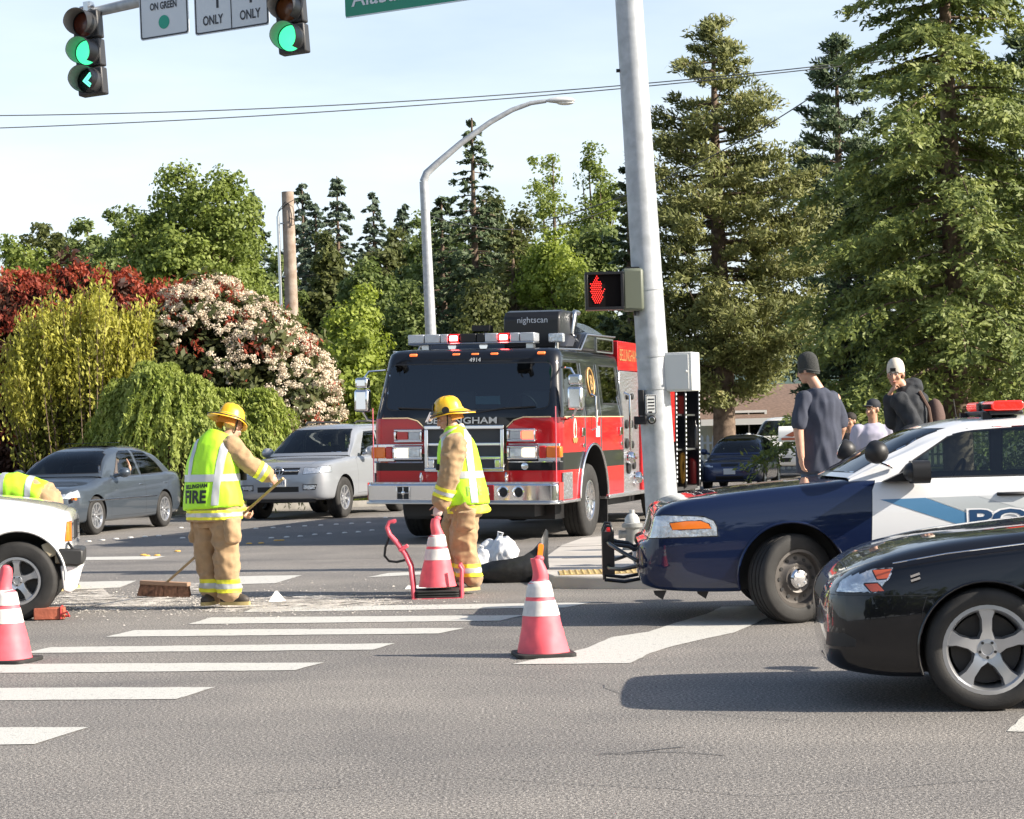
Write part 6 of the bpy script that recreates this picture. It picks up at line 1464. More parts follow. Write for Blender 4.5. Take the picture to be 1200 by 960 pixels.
# raised rear roof of the cab
with P('raised_roof', M['fblack'], FT, .05) as g: g.prism([(.02, 2.69), (-.30, 2.93), (-.46, 2.97), (-2.0, 2.97), (-2.02, 2.69)], -1.24, 1.24)
for s in (1, -1):
    with P('roof_trim', M['alu']) as g: g.tube([(1.05, s*1.225, 2.685), (.0, s*1.25, 2.70), (-.34, s*1.25, 2.93), (-2.0, s*1.25, 2.95)], .014, 6)
    with P('roof_window', M['glassdark'], FT, .01) as g: g.prism(rrect(-1.84, -.92, 2.72, 2.88, .03), s*1.238, s*1.252)
    with P('window_frame', M['alu']) as g: g.frame(-1.87, -.88, 2.69, 2.91, .02, s*1.24, s*1.256)
with P('front_roof_window', M['glassdark']) as g:
    for y0, y1 in ((.30, .78), (.84, 1.12)): g.add([(-.06, y0, 2.755), (-.06, y1, 2.755), (-.27, y1, 2.915), (-.27, y0, 2.915)], [(0, 1, 2, 3)])
for x in (-.66, .24, -1.95):
    with P('pillar_trim', M['alu']) as g: g.tube([(x, 1.376, 1.25), (x, 1.372, 1.74), (x-.0, 1.29, 2.5)], .008, 5)
# light tower on the roof
with P('light_tower', mat('tower_black', (.012, .012, .013), .35), FT, .03) as g:
    g.prism([(.30, 2.72), (.30, 3.16), (.22, 3.25), (.05, 3.28), (-.7, 3.28), (-.7, 2.95), (.0, 2.72)], .18, 1.02)
with P('tower_arch', M['alu'], FT, .0, 60) as g: g.tube([(-.35, 1.02, 2.95), (-.35, 1.06, 3.2), (-.45, 1.04, 3.27), (-.75, 1.02, 3.27)], .035, 8)
with P('dome', mat('dome_silver', (.30, .36, .42), .2, metal=.8), FT, .0, 60) as g:
    n = 12
    for i in range(1): g.add([(-.55-.95*(j % 2), .30+.9*(i_/n), 2.96+.20*math.sin(PI*i_/n)) for i_ in range(n+1) for j in (0, 1)], [(2*k, 2*k+1, 2*k+3, 2*k+2) for k in range(n)])
    g.add([(-.55, .30+.9*(i_/n), 2.96+.20*math.sin(PI*i_/n)) for i_ in range(n+1)], [tuple(range(n+1))])
text_obj('lettering', 'nightscan', mat('tower_print', (.62, .65, .68), .5), (.303, .62, 3.09), (0, 1, 0), (0, 0, 1), .125, FT)
with P('scene_lamp', M['lamp'], FT, .015) as g: g.box((.45, 1.02, 2.86), (.10, .22, .13))
with P('scene_lamp_post', M['chrome']) as g: g.cyl((.45, 1.02, 2.70), (.45, 1.02, 2.80), .025, n=8)
with P('roof_antenna', M['dark']) as g: g.bx(.15, .35, -.28, -.02, 2.99, 3.07); g.cyl((.25, -.10, 2.71), (.25, -.10, 3.02), .03, n=8)
for y in (-.85, -.45, .02):
    with P('roof_horn', M['chrome']) as g: g.lathe([(.012, 0), (.02, .14), (.06, .22), (.062, .225)], (.52, y, 2.76), (1, 0, 0), 12)
# light bar
with P('light_bar', M['alu'], FT, .015) as g: g.bx(.70, .98, -1.04, .84, 2.775, 2.80)
for y in (-.8, .75):
    with P('bar_foot', M['alu']) as g: g.bx(.78, .90, y-.05, y+.05, 2.69, 2.78)
mods = [('c', -1.04, -.80), ('c', -.79, -.56), ('c', -.55, -.44), ('r', -.43, -.27), ('d', -.26, -.02), ('d', -.01, .10), ('c', .11, .30), ('r', .31, .47), ('c', .48, .62), ('c', .63, .84)]
M['barclear'] = mat('bar_clear_lens', (.50, .52, .55), .2, metal=.3, coat=.8, bump=.4, bscale=45); M['redflash'] = mat('flashing_red', (1, .1, .1), .2, emit=(1, .10, .10), estr=14.)
for k, a, b in mods:
    with P('bar_lens', {'c': M['barclear'], 'r': M['redlens'], 'd': M['dark']}[k], FT, .012) as g: g.bx(.71, .97, a, b, 2.80, 2.925)
    if k == 'r':
        with P('flash_lamp', M['redflash'], FT, .02) as g: g.bx(.965, .99, a+.02, b-.02, 2.825, 2.90)
for y in (-.86, -.22, .06, .34, 1.02):
    with P('marker_lamp', mat('marker_amber', (.8, .20, .05), .3, emit=(1, .2, .05), estr=.6), FT, .008) as g: g.box((1.235, y, 2.625), (.05, .11, .03), Matrix.Rotation(R(15), 3, 'Y'))
text_obj('lettering', '4914', M['white'], (1.322, .08, 2.515), (0, 1, 0), (-.31, 0, .95), .085, FT)
text_obj('lettering', 'BELLINGHAM', mat('silver_letter', (.62, .60, .56), .4, metal=.3), (1.575, -.04, 1.655), (0, 1, 0), (-.1, 0, 1), .125, FT, width=1.02, bold=.002)
for s in (1, -1):
    with P('wiper', M['dark']) as g: g.tube([(1.53, s*.15, 1.80), (1.515, s*.55, 1.86), (1.505, s*1.0, 1.88)], .012, 6)
# grille
with P('grille', M['chrome'], FT, .012) as g:
    g.frame(-.58, .58, .985, 1.63, .055, 1.54, 1.62, 'yz')
    for z in (1.155, 1.345): g.bx(1.55, 1.61, -.525, .525, z, z+.045)
    for s in (1, -1): g.bx(1.55, 1.615, s*.525, s*.44, 1.04, 1.155)
with P('grille_mesh', mat('grille_mesh', (.05, .055, .06), .5, bump=.8, bscale=120), FT) as g: g.bx(1.50, 1.57, -.55, .55, 1.0, 1.6)
# trim lines bordering black and red
for s in (1, -1):
    with P('trim_stripe', mat('trim_gold', (.62, .48, .30), .4), FT) as g: g.tube([(1.545, s*.60, 1.60), (1.55, s*.70, 1.695), (1.545, s*.84, 1.735), (1.53, s*1.23, 1.735)], .009, 5)
    with P('trim_stripe', mat('trim_gold', (.62, .48, .30), .4), FT) as g: g.tube([(1.36, s*1.372, 1.735), (-2.0, s*1.372, 1.737)], .009, 5)
    # lamp clusters
    def pod(y0, y1, z0, z1, lamps, nm):
        with P(nm, M['chrome'], FT, .012) as g: g.frame(min(s*y0, s*y1), max(s*y0, s*y1), z0, z1, .028, 1.53, 1.62, 'yz'); g.bx(1.53, 1.555, s*y0, s*y1, z0, z1)
        n = len(lamps); w = (y1-y0-.06)/n
        for i, mm in enumerate(lamps):
            a = y0+.03+i*w
            with P('lamp', mm, FT, .01) as g: g.bx(1.55, 1.60, s*(a+.006), s*(a+w-.006), z0+.034, z1-.034)
    pod(.62, 1.03, 1.40, 1.58, [M['barclear'], M['litorange'] if s > 0 else M['redlens']], 'warning_light')
    pod(.62, 1.05, 1.155, 1.345, [M['lamp'], M['litwarm']], 'headlight')
    with P('chrome_band', M['chrome'], FT, .01) as g: g.prism([(1.05, 1.13), (1.36, 1.13), (1.36, 1.375), (.62, 1.375), (.62, 1.355), (1.05, 1.355)][::-1], 1.528, 1.545, 'yz') if s > 0 else g.prism([(-1.05, 1.13), (-1.36, 1.13), (-1.36, 1.375), (-.62, 1.375), (-.62, 1.355), (-1.05, 1.355)], 1.528, 1.545, 'yz')
    with P('turn_signal', M['redlens'], FT, .015) as g: g.bx(1.53, 1.58, s*1.07, s*1.17, 1.17, 1.34)
    with P('turn_signal', M['amber'], FT, .02) as g: g.bx(1.46, 1.585, s*1.175, s*1.385, 1.175, 1.335)
    with P('stripe_edge', M['chrome']) as g: g.tube([(1.55, s*.62, 1.12), (1.545, s*1.25, 1.12), (1.46, s*1.375, 1.12)], .01, 5)
    with P('tow_eye', M['chrome']) as g: g.tube([(1.64+.03*math.cos(2*PI*i/12), s*.62, .91+.06*math.sin(2*PI*i/12)) for i in range(12)], .016, 6, closed=True)
    with P('whip_marker', mat('pink_whip', (.75, .16, .20), .5)) as g: g.cyl((1.62, s*1.33, .84), (1.64, s*1.33, 1.88), .008, n=6)
    # mirrors
    with P('mirror_arm', M['chrome']) as g: g.tube([(1.30, s*1.36, 1.70), (1.40, s*1.50, 1.72), (1.42, s*1.56, 1.84)], .02, 6)
    with P('mirror_arm', M['chrome']) as g: g.tube([(1.20, s*1.30, 2.42), (1.38, s*1.48, 2.40), (1.42, s*1.56, 2.28)], .016, 6)
    with P('mirror', M['chrome'], FT, .04) as g: g.box((1.42, s*1.56, 1.99), (.17, .22, .32))
    with P('mirror', M['chrome'], FT, .035) as g: g.box((1.42, s*1.56, 2.24), (.16, .19, .15))
    with P('arch_trim', M['chrome'], FT, 0, 60) as g:
        n = 30; g.tube([(-.20+.785*math.cos(t), s*1.385, .56+.785*math.sin(t)) for t in [R(2)+R(176)*i/n for i in range(n+1)]], .022, 8)
    with P('step', M['tread'], FT, .01) as g: g.bx(1.50, .62, s*1.28, s*1.40, .545, .585)
    with P('step_panel', M['tread'], FT) as g: g.bx(1.46, .98, s*1.372, s*1.384, .60, .97)
    with P('chevron', mat('chevron_red_white', (.62, .06, .05), .4), FT) as g: g.bx(1.70, 1.50, s*1.388, s*1.394, .60, .84)
    with P('side_step', M['tread'], FT, .01) as g: g.bx(-1.0, -3.3, s*1.25, s*1.40, .52, .58)
    with P('mud_flap', M['rubber']) as g: g.bx(-1.02, -1.05, s*.95, s*1.36, .16, .56)
with P('hood_emblem', M['chrome']) as g: g.lathe([(.05, 0), (.05, .02), (.03, .03), (0, .03)], (1.54, .86, 1.06), (1, 0, 0), 16)
# bumper
with P('front_bumper', M['chrome'], FT, .03) as g: g.prism([(1.50, -1.385), (1.72, -1.385), (1.80, -1.28), (1.80, 1.28), (1.72, 1.385), (1.50, 1.385)], .57, .83, 'xy')
with P('bumper_top', M['tread'], FT) as g: g.bx(1.50, 1.78, -1.33, 1.33, .825, .845)
with P('bumper_edge', M['alu'], FT, .008) as g: g.prism([(1.50, -1.40), (1.73, -1.40), (1.82, -1.29), (1.82, 1.29), (1.73, 1.40), (1.50, 1.40)], .545, .575, 'xy')
with P('siren_grille', M['chrome'], FT, .006) as g: g.frame(-.93, -.73, .60, .80, .016, 1.795, 1.815, 'yz'); g.bx(1.80, 1.812, -.835, -.825, .61, .79); g.bx(1.80, 1.812, -.92, -.74, .695, .705); g.ell((1.806, -.83, .70), (.01, .03, .03), 8)
with P('siren_opening', M['dark']) as g: g.bx(1.79, 1.803, -.915, -.745, .615, .785)
with P('number_plate', mat('plate_red', (.40, .01, .015), .4), FT, .004) as g: g.bx(1.795, 1.81, .25, .49, .60, .81)
text_obj('lettering', '4', M['white'], (1.812, .385, .63), (0, 1, 0), (0, 0, 1), .21, FT, bold=.004)
for y in (.62, .84):
    with P('air_horn', M['chrome']) as g: g.lathe([(.085, 0), (.088, .015), (.07, .02), (.055, .002)], (1.798, y, .71), (1, 0, 0), 20, cap=False)
    with P('horn_mouth', M['dark']) as g: g.lathe([(.062, .0), (.03, .006), (0, .008)], (1.80, y, .71), (1, 0, 0), 16)
# side furniture (near side mostly)
for s in (1, -1):
    with P('grab_rail', M['chrome']) as g: g.tube([(-.13, s*1.36, 2.06), (-.13, s*1.43, 2.03), (-.13, s*1.44, 1.58), (-.13, s*1.37, 1.55)], .018, 8)
    with P('grab_rail', M['chrome']) as g: g.tube([(-2.18, s*1.34, 2.1), (-2.18, s*1.43, 2.06), (-2.18, s*1.44, 1.22), (-2.18, s*1.36, 1.18)], .02, 8)
    for x in (.40, -1.80):
        with P('door_handle', M['chrome'], FT, .008) as g: g.box((x, s*1.385, 1.52), (.16, .03, .12))
        with P('hinge', M['chrome'], FT, .006) as g: g.box((x-.05, s*1.38, 1.33), (.12, .02, .05))
with P('door_crest', mat('crest_white', (.70, .66, .58), .4)) as g: g.prism([(.80+.085*math.cos(a), 1.56+.155*math.sin(a)) for a in [2*PI*i/20 for i in range(20)]], 1.372, 1.378)
with P('crest_mark', mat('crest_red', (.35, .05, .03), .5)) as g: g.prism([(.80+.05*math.cos(a), 1.53+.07*math.sin(a)) for a in [2*PI*i/14 for i in range(14)]], 1.378, 1.382); g.prism([(.76, 1.60), (.84, 1.60), (.80, 1.68)], 1.378, 1.382)
with P('crest_ribbon', M['gold']) as g: g.prism([(.66, 1.44), (.94, 1.44), (.90, 1.38), (.84, 1.36), (.80, 1.38), (.76, 1.36), (.70, 1.38)], 1.374, 1.3795)
text_obj('lettering', '4', M['white'], (-.42, 1.372, 1.66), (-1, 0, 0), (0, 0, 1), .26, FT)
with P('door_sign', mat('sign_pale', (.62, .52, .52), .5)) as g: g.bx(-.34, -.56, 1.373, 1.379, 1.44, 1.60)
with P('gold_badge', M['gold']) as g:
    n = 24; g.tube([(-.29+.17*math.cos(2*PI*i/n), 1.312-.025*math.sin(2*PI*i/n), 2.24+.20*math.sin(2*PI*i/n)) for i in range(n)], .018, 6, closed=True)
text_obj('lettering', 'B', M['gold'], (-.29, 1.33, 2.13), (-1, 0, 0), (0, -.125, 1), .30, FT, depth=.012, bold=.006)
# pump panel and rear body
with P('pump_panel', M['tread'], FT, .01) as g: g.bx(-2.06, -3.32, -1.30, 1.30, .56, 2.44)
for x, z, r in ((-2.45, 1.62, .07), (-2.75, 1.62, .06), (-2.45, 1.32, .08), (-2.8, 1.30, .06), (-3.05, 1.6, .06), (-2.55, .95, .10), (-2.9, .98, .07), (-2.5, 2.05, .05), (-2.8, 2.05, .05)):
    with P('gauge', M['dark']) as g: g.lathe([(r, 0), (r, .03), (r*.85, .035), (0, .03)], (x, 1.30, z), (0, 1, 0), 16)
for x, z in ((-2.5, 1.10), (-2.95, .78)):
    with P('intake_cap', M['chrome']) as g: g.lathe([(.10, 0), (.10, .08), (.075, .12), (0, .12)], (x, 1.30, z), (0, 1, 0), 20); g.cyl((x, 1.42, z), (x, 1.46, z), .03, n=8)
with P('pump_light_box', M['fred'], FT, .01) as g: g.bx(-2.06, -3.32, -1.28, 1.28, 2.45, 2.90)
text_obj('lettering', 'BELLINGHAM', M['gold'], (-2.14, 1.285, 2.60), (-1, 0, 0), (0, 0, 1), .26, FT, align='LEFT', width=1.1)
with P('body_rear', M['fred'], FT, .015) as g: g.bx(-3.34, -4.05, -1.34, 1.34, .55, 2.46); g.bx(-4.05, -5.75, -1.34, 1.34, 1.30, 2.46); g.bx(-3.34, -7.75, -1.30, 1.30, 2.40, 2.50); g.bx(-7.70, -7.78, -1.34, 1.34, .5, 2.46)
with P('body_rear', M['fred']) as g: g.bx(-5.75, -7.70, -1.34, .70, .50, 2.42)
with P('compartment', M['trim']) as g: g.bx(-5.78, -7.70, .70, .74, .50, 2.42); g.bx(-5.78, -7.7, .70, 1.30, .46, .52)
for x in (-5.80, -6.55, -7.66):
    with P('compartment_post', M['fblack'], FT, .01) as g: g.bx(x, x-.10, .72, 1.345, .50, 2.42)
    with P('light_strip', mat('led_strip', (.85, .85, .85), .4, emit=(1, 1, 1), estr=.5)) as g:
        for k in range(22): g.bx(x-.03, x-.06, 1.345, 1.352, .62+k*.078, .655+k*.078)
for z in (1.15, 1.75):
    with P('shelf', M['alu']) as g: g.bx(-5.9, -7.64, .76, 1.28, z, z+.03)
with P('hose_roll', mat('yellow_hose', (.75, .42, .05), .7)) as g:
    for q in (.12, .17, .22): g.tube([(-6.1+q*math.cos(2*PI*i/18)*.9, 1.18, .84+q*math.sin(2*PI*i/18)*1.2) for i in range(18)], .026, 6, closed=True)
with P('tool_case', mat('case_red', (.45, .03, .02), .5), FT, .02) as g: g.bx(-6.0, -6.4, .85, 1.2, 1.78, 2.1)
with P('extinguisher', M['chrome'], FT) as g: g.lathe([(.08, 0), (.08, .36), (.05, .42), (.03, .48), (0, .48)], (-6.9, 1.1, 1.18), (0, 0, 1), 14)
with P('extinguisher', mat('ext_red', (.5, .02, .02), .4), FT) as g: g.lathe([(.09, 0), (.09, .38), (.05, .44), (0, .46)], (-7.2, 1.1, .53), (0, 0, 1), 14)
for s in (1, -1):
    with P('roll_up_door', M['alu'], FT) as g: g.bx(-3.40, -4.0, s*1.342, s*1.35, .70, 2.35)
    with P('arch_trim', M['fblack'], FT, 0, 60) as g: n = 24; g.tube([(-4.90+.70*math.cos(t), s*1.345, .56+.70*math.sin(t)) for t in [R(180)*i/n for i in range(n+1)]], .04, 8)
with P('rear_step', M['tread'], FT, .01) as g: g.bx(-7.78, -8.15, -1.25, 1.25, .42, .50)
with P('hose_bed_cover', mat('red_vinyl', (.35, .015, .02), .55, bump=.4, bscale=8), FT, .05) as g: g.bx(-3.6, -7.6, -1.1, 1.15, 2.50, 2.66)
with P('roof_ladder', M['alu']) as g: g.bx(-3.5, -7.7, 1.0, 1.06, 2.72, 2.80); g.bx(-3.5, -7.7, .62, .68, 2.72, 2.80); [g.bx(-3.7-k*.35, -3.74-k*.35, .66, 1.02, 2.74, 2.78) for k in range(12)]
with P('hose_reel', mat('reel_red', (.5, .03, .03), .5), FT) as g: g.tube([(-6.6, 1.1, 2.70), (-7.0, 1.12, 2.72), (-7.4, 1.1, 2.70)], .08, 8)
for y in (1.28, -1.28):
    with P('rear_beacon', M['redlens'], FT, .02) as g: g.bx(-7.55, -7.75, y-.07, y+.07, 2.50, 2.66)
put_wheels(FT, (-.10, -4.90), 1.355, .53, .31, .285, 'truck', mat('polished_wheel', (.70, .70, .70), .2, metal=.95), 0.)

# ------------------------------------------------------------------ people
V = Vector
def capsule(g, p0, p1, r0, r1, n=14):
    p0, p1 = V(p0), V(p1); L_ = (p1-p0).length; d = (p1-p0)/max(L_, 1e-6); k = 5
    pr = [(r0*math.sin(PI/2*i/k), -r0*math.cos(PI/2*i/k)) for i in range(k)]+[(r0, 0)]+[(r1, L_)]+[(r1*math.cos(PI/2*i/k), L_+r1*math.sin(PI/2*i/k)) for i in range(1, k+1)]
    g.lathe(pr, p0, d, n)
def chain(g, pts, rs):
    for a, b, r0, r1 in zip(pts, pts[1:], rs, rs[1:]): capsule(g, a, b, r0, r1)
def loft(g, st, n=24):
    """closed elliptical loft: (centre, half-width, half-depth, turn)"""
    vs = []; fs = []
    for i, (c, rx, ry, *t) in enumerate(st):
        t = t[0] if t else 0; c = V(c)
        up = (V(st[min(i+1, len(st)-1)][0])-V(st[max(i-1, 0)][0])).normalized()
        u = V((math.cos(t), math.sin(t), 0)); u = (u-up*u.dot(up)).normalized(); v = up.cross(u)
        vs += [c+u*rx*math.cos(2*PI*j/n)+v*ry*math.sin(2*PI*j/n) for j in range(n)]
    for q in range(len(st)-1):
        for j in range(n): k = (j+1) % n; fs.append((q*n+j, q*n+k, (q+1)*n+k, (q+1)*n+j))
    fs += [tuple(range(n-1, -1, -1)), tuple(range((len(st)-1)*n, len(st)*n))]; g.add(vs, fs)
def blob(g, name, m, parent, vox=.014, smooth=6, fold=0., fscale=9., seed=0, zs=.7):
    """join overlapping solids into one continuous skin, soften it and add cloth folds"""
    me = g.mesh(name); o = bpy.data.objects.new(name, me); COL.objects.link(o)
    r = o.modifiers.new('r', 'REMESH'); r.mode = 'VOXEL'; r.voxel_size = vox
    s = o.modifiers.new('s', 'SMOOTH'); s.factor = .5; s.iterations = smooth
    bpy.context.view_layer.update(); me2 = eval_mesh(o); bpy.data.objects.remove(o)
    if fold:
        nv = len(me2.vertices); co = np.empty(nv*3); me2.vertices.foreach_get('co', co); no = np.empty(nv*3); me2.vertices.foreach_get('normal', no); co = co.reshape(-1, 3); no = no.reshape(-1, 3)
        d = np.array([(1-2.2*abs(noise.noise(V((c[0]*fscale+seed, c[1]*fscale, c[2]*fscale*zs)))))*.7+.5*noise.noise(V((c[0]*fscale*2.3, c[1]*fscale*2.3+seed, c[2]*fscale*2.3*zs))) for c in co])
        me2.vertices.foreach_set('co', (co+no*(d*fold)[:, None]).reshape(-1)); me2.update()
    me2.name = name
    return link_mesh(name, me2, m, parent, 0) if False else _smooth(link_mesh(name, me2, m, parent, 0))
def _smooth(o): o.data.polygons.foreach_set('use_smooth', np.ones(len(o.data.polygons), bool)); return o
def patch(src, name, m, parent, poly, ax, filt, off=.004):
    bm = bmesh.new(); bm.from_mesh(src.data); bm.normal_update(); fs = cut_poly(bm, poly, ax, filt); bm.normal_update()
    o = lift(bm, fs, name, m, parent, 0, offset=off, keep=True, sharp=0); bm.free(); return _smooth(o) if o else None
ANY = lambda f: True
def zband(src, name, m, parent, z0, z1, off=.004, filt=ANY): return patch(src, name, m, parent, [(-3, z0), (3, z0), (3, z1), (-3, z1)], (0, 2), filt, off)
def hand(g, wrist, d, nrm, thumb, curl=.5, s=1.):
    """palm and five bent fingers; d points along the hand, nrm out of the palm, thumb to the thumb side"""
    wrist, d, nrm, thumb = V(wrist), V(d).normalized(), V(nrm).normalized(), V(thumb).normalized()
    rot = Matrix((thumb, nrm, d)).transposed(); g.ell(wrist+d*.05*s, (.042*s, .019*s, .055*s), 12, rot)
    capsule(g, wrist-d*.03*s, wrist+d*.03*s, .027*s, .026*s, 10)
    for i, (o, l) in enumerate(((.030, .070), (.010, .080), (-.011, .075), (-.031, .058))):
        b = wrist+d*.095*s+thumb*o*s; c1 = (d*math.cos(curl)+nrm*math.sin(curl)).normalized(); c2 = (d*math.cos(curl*2.2)+nrm*math.sin(curl*2.2)).normalized()
        m_ = b+c1*l*.55*s; capsule(g, b-d*.02*s, m_, .0095*s, .009*s, 8); capsule(g, m_, m_+c2*l*.5*s, .009*s, .0075*s, 8)
    b = wrist+d*.03*s+thumb*.035*s; t1 = (thumb*.75+d*.65+nrm*.25*curl*2).normalized(); t2 = (d*.8+nrm*.5*curl*2+thumb*.2).normalized()
    capsule(g, b, b+t1*.045*s, .0125*s, .011*s, 8); capsule(g, b+t1*.045*s, b+t1*.045*s+t2*.035*s, .011*s, .009*s, 8)
def head(g, c, f, s=1.):
    """skull, jaw, nose, brow and ears about centre c, facing f"""
    c, f = V(c), V(f).normalized(); up = V((0, 0, 1)); r = f.cross(up).normalized(); up = r.cross(f); rot = Matrix((r, f, up)).transposed()
    W = lambda x, y, z: c+r*x*s+f*y*s+up*z*s
    g.ell(W(0, -.012, .035), (.076*s, .096*s, .088*s), 18, rot); g.ell(W(0, .022, -.05), (.058*s, .066*s, .07*s), 14, rot); g.ell(W(0, .05, -.095), (.034*s, .03*s, .025*s), 10, rot)
    capsule(g, W(0, .082, .012), W(0, .103, -.032), .011*s, .016*s, 8); g.ell(W(0, .08, .03), (.05*s, .014*s, .010*s), 10, rot); g.ell(W(0, .085, -.068), (.024*s, .012*s, .011*s), 8, rot)
    for q in (1, -1): g.ell(W(q*.078, -.008, -.008), (.012*s, .022*s, .034*s), 8, rot); g.ell(W(q*.04, .06, -.03), (.026*s, .022*s, .024*s), 8, rot)
    return W, rot
def face_bits(root, W, rot, s=1.):
    ew = mat('eye_white', (.7, .68, .65), .3); ed = mat('eye_dark', (.03, .02, .015), .2); lp = mat('lips', (.42, .16, .13), .5); br = mat('eyebrow', (.03, .02, .014), .8)
    for q in (1, -1):
        g = MB(); g.ell(W(q*.031, .077, .006), (.013*s, .008*s, .007*s), 8, rot); e = g.build('eye', ew, root); g = MB(); g.ell(W(q*.031, .084, .006), (.006*s, .003*s, .006*s), 8, rot); g.build('iris', ed, e)
        g = MB(); g.tube([W(q*.014, .090, .024), W(q*.032, .088, .030), W(q*.05, .074, .024)], .004*s, 6); g.build('eyebrow', br, root)
    g = MB(); g.tube([W(-.022, .086, -.068), W(0, .099, -.066), W(.022, .086, -.068)], .0055*s, 6); g.build('mouth', lp, root)
SKIN = mat('skin', (.52, .29, .20), .5, var=.08, vscale=18.); SKIN2 = mat('skin_tan', (.46, .25, .16), .5, var=.08, vscale=18.)
M['tan'] = mat('turnout_tan', (.40, .26, .135), .85, var=.12, vscale=14., bump=.35, bscale=220, sheen=.2)
M['hiv'] = mat('hi_vis_lime', (.46, .90, .03), .6, bump=.2, bscale=160); M['hiy'] = mat('hi_vis_yellow', (.86, .83, .05), .6)
M['refl'] = mat('reflective_silver', (.50, .52, .52), .35, metal=.3); M['boot'] = mat('boot_leather', (.05, .04, .032), .6, var=.3, vscale=20.); M['bootsole'] = mat('boot_trim', (.42, .33, .14), .7)
M['helm'] = mat('helmet_yellow', (.80, .46, .015), .35, coat=.4, var=.07, vscale=9.)
def helmet(root, c, f, tilt=0., roll=0., visor=True, s=1., num=None, flap=True):
    """traditional leather-style helmet with ridges and a long rear brim"""
    f = V(f).normalized(); r = f.cross(V((0, 0, 1))).normalized(); up = r.cross(f)
    rt = Matrix.Rotation(roll, 3, f) @ Matrix.Rotation(tilt, 3, r); B = rt @ Matrix((r, f, up)).transposed(); c = V(c); W = lambda x, y, z: c+B@V((x*s, y*s, z*s))
    n = 32; g = MB(); vs = []; fs = []; prof = [(1.0, 0), (.985, .03), (.93, .07), (.80, .108), (.58, .135), (.3, .148), (.0, .152)]
    for q, (k, z) in enumerate(prof):
        for i in range(n):
            a = 2*PI*i/n; rdg = 1+.012*math.cos(a*8)*(k > .1); vs.append(W(.115*k*math.cos(a)*rdg, (.140*k*math.sin(a))*rdg, z*(1+.02*math.cos(a*8))))
    for q in range(len(prof)-1):
        for i in range(n): j = (i+1) % n; fs.append((q*n+i, q*n+j, (q+1)*n+j, (q+1)*n+i))
    g.add(vs, fs); dome = g.build('helmet', M['helm'], root, sharp=60)
    g = MB(); vs = []; fs = []
    for q, (k, dz) in enumerate(((.98, .012), (1.0, -.004), (1.0, -.012), (.95, -.004))):
        for i in range(n):
            a = 2*PI*i/n; rear = max(0, -math.sin(a))
            ox, oy = .115+.042, .140+.040+.075*rear**2
            kx, ky = (.115*.99, .140*.99) if q in (0, 3) else (ox, oy)
            vs.append(W(kx*math.cos(a), ky*math.sin(a), dz-(.022+.030*rear)*(q in (1, 2))+.012*(q in (1, 2))*abs(math.cos(a))))
    for q in range(4):
        for i in range(n): j = (i+1) % n; q2 = (q+1) % 4; fs.append((q*n+i, q*n+j, q2*n+j, q2*n+i))
    g.add(vs, fs); g.build('brim', M['helm'], dome, sharp=50)
    g = MB(); n2 = 28; g.tube([W(.152*math.cos(2*PI*i/n2), (.18+.075*max(0, -math.sin(2*PI*i/n2))**2)*math.sin(2*PI*i/n2), -.016-.03*max(0, -math.sin(2*PI*i/n2))+.012*abs(math.cos(2*PI*i/n2))) for i in range(n2)], .006*s, 6, closed=True); g.build('brim_edge', M['dark'], dome)
    g = MB(); g.tube([W(.117*math.cos(2*PI*i/n2), .142*math.sin(2*PI*i/n2), .012) for i in range(n2)], .008*s, 6, closed=True); g.build('helmet_band', mat('helmet_band', (.55, .55, .12), .5), dome)
    if flap:
        g = MB(); vs = []; fs = []; m_ = 14
        for i in range(m_+1):
            a = PI+PI*i/m_; vs += [W(.098*math.cos(a), .118*math.sin(a), .0), W(.105*math.cos(a), .125*math.sin(a)-.01, -.085)]
        fs = [(2*i, 2*i+2, 2*i+3, 2*i+1) for i in range(m_)]; g.add(vs, fs); g.build('neck_flap', mat('flap_orange', (.55, .22, .03), .8), dome, sharp=60)
    if visor:
        g = MB(); vs = []; m_ = 12
        for i in range(m_+1):
            a = R(35)+R(110)*i/m_; vs += [W(.15*math.cos(a), .175*math.sin(a)+.0, .035), W(.16*math.cos(a), .19*math.sin(a)+.05, -.05)]
        g.add(vs, [(2*i, 2*i+2, 2*i+3, 2*i+1) for i in range(m_)]); g.build('face_shield', glass_mat('shield_plastic', (.80, .72, .70), 1.), dome, sharp=60)
        for q in (1, -1): g = MB(); g.cyl(W(q*.118, .03, .02), W(q*.145, .035, .02), .035*s, n=14); g.build('shield_pivot', M['dark'], dome)
    g = MB(); g.prism([(-.03, 0), (.03, 0), (.035, .07), (0, .10), (-.035, .07)], 0, .008); g.v = [tuple(W(x, .150-z*.35+y, z+.015)) for x, y, z in g.v]; g.build('front_shield', mat('badge_black', (.02, .02, .02), .5), dome)
    if num:
        q = num[1]; text_obj('lettering', num[0], mat('helmet_number', (.10, .09, .05), .6), W(q*.112, 0, .045), B@V((0, -q*1, 0)) if q < 0 else B@V((0, 1, 0)), B@V((-q*.28, 0, 1)), .05*s, dome, depth=.006)
    g = MB(); g.tube([W(.09, .02, -.01), W(.075, .035, -.10), W(0, .06, -.17), W(-.075, .035, -.10), W(-.09, .02, -.01)], .006*s, 6); g.build('chin_strap', M['dark'], dome)
    return dome
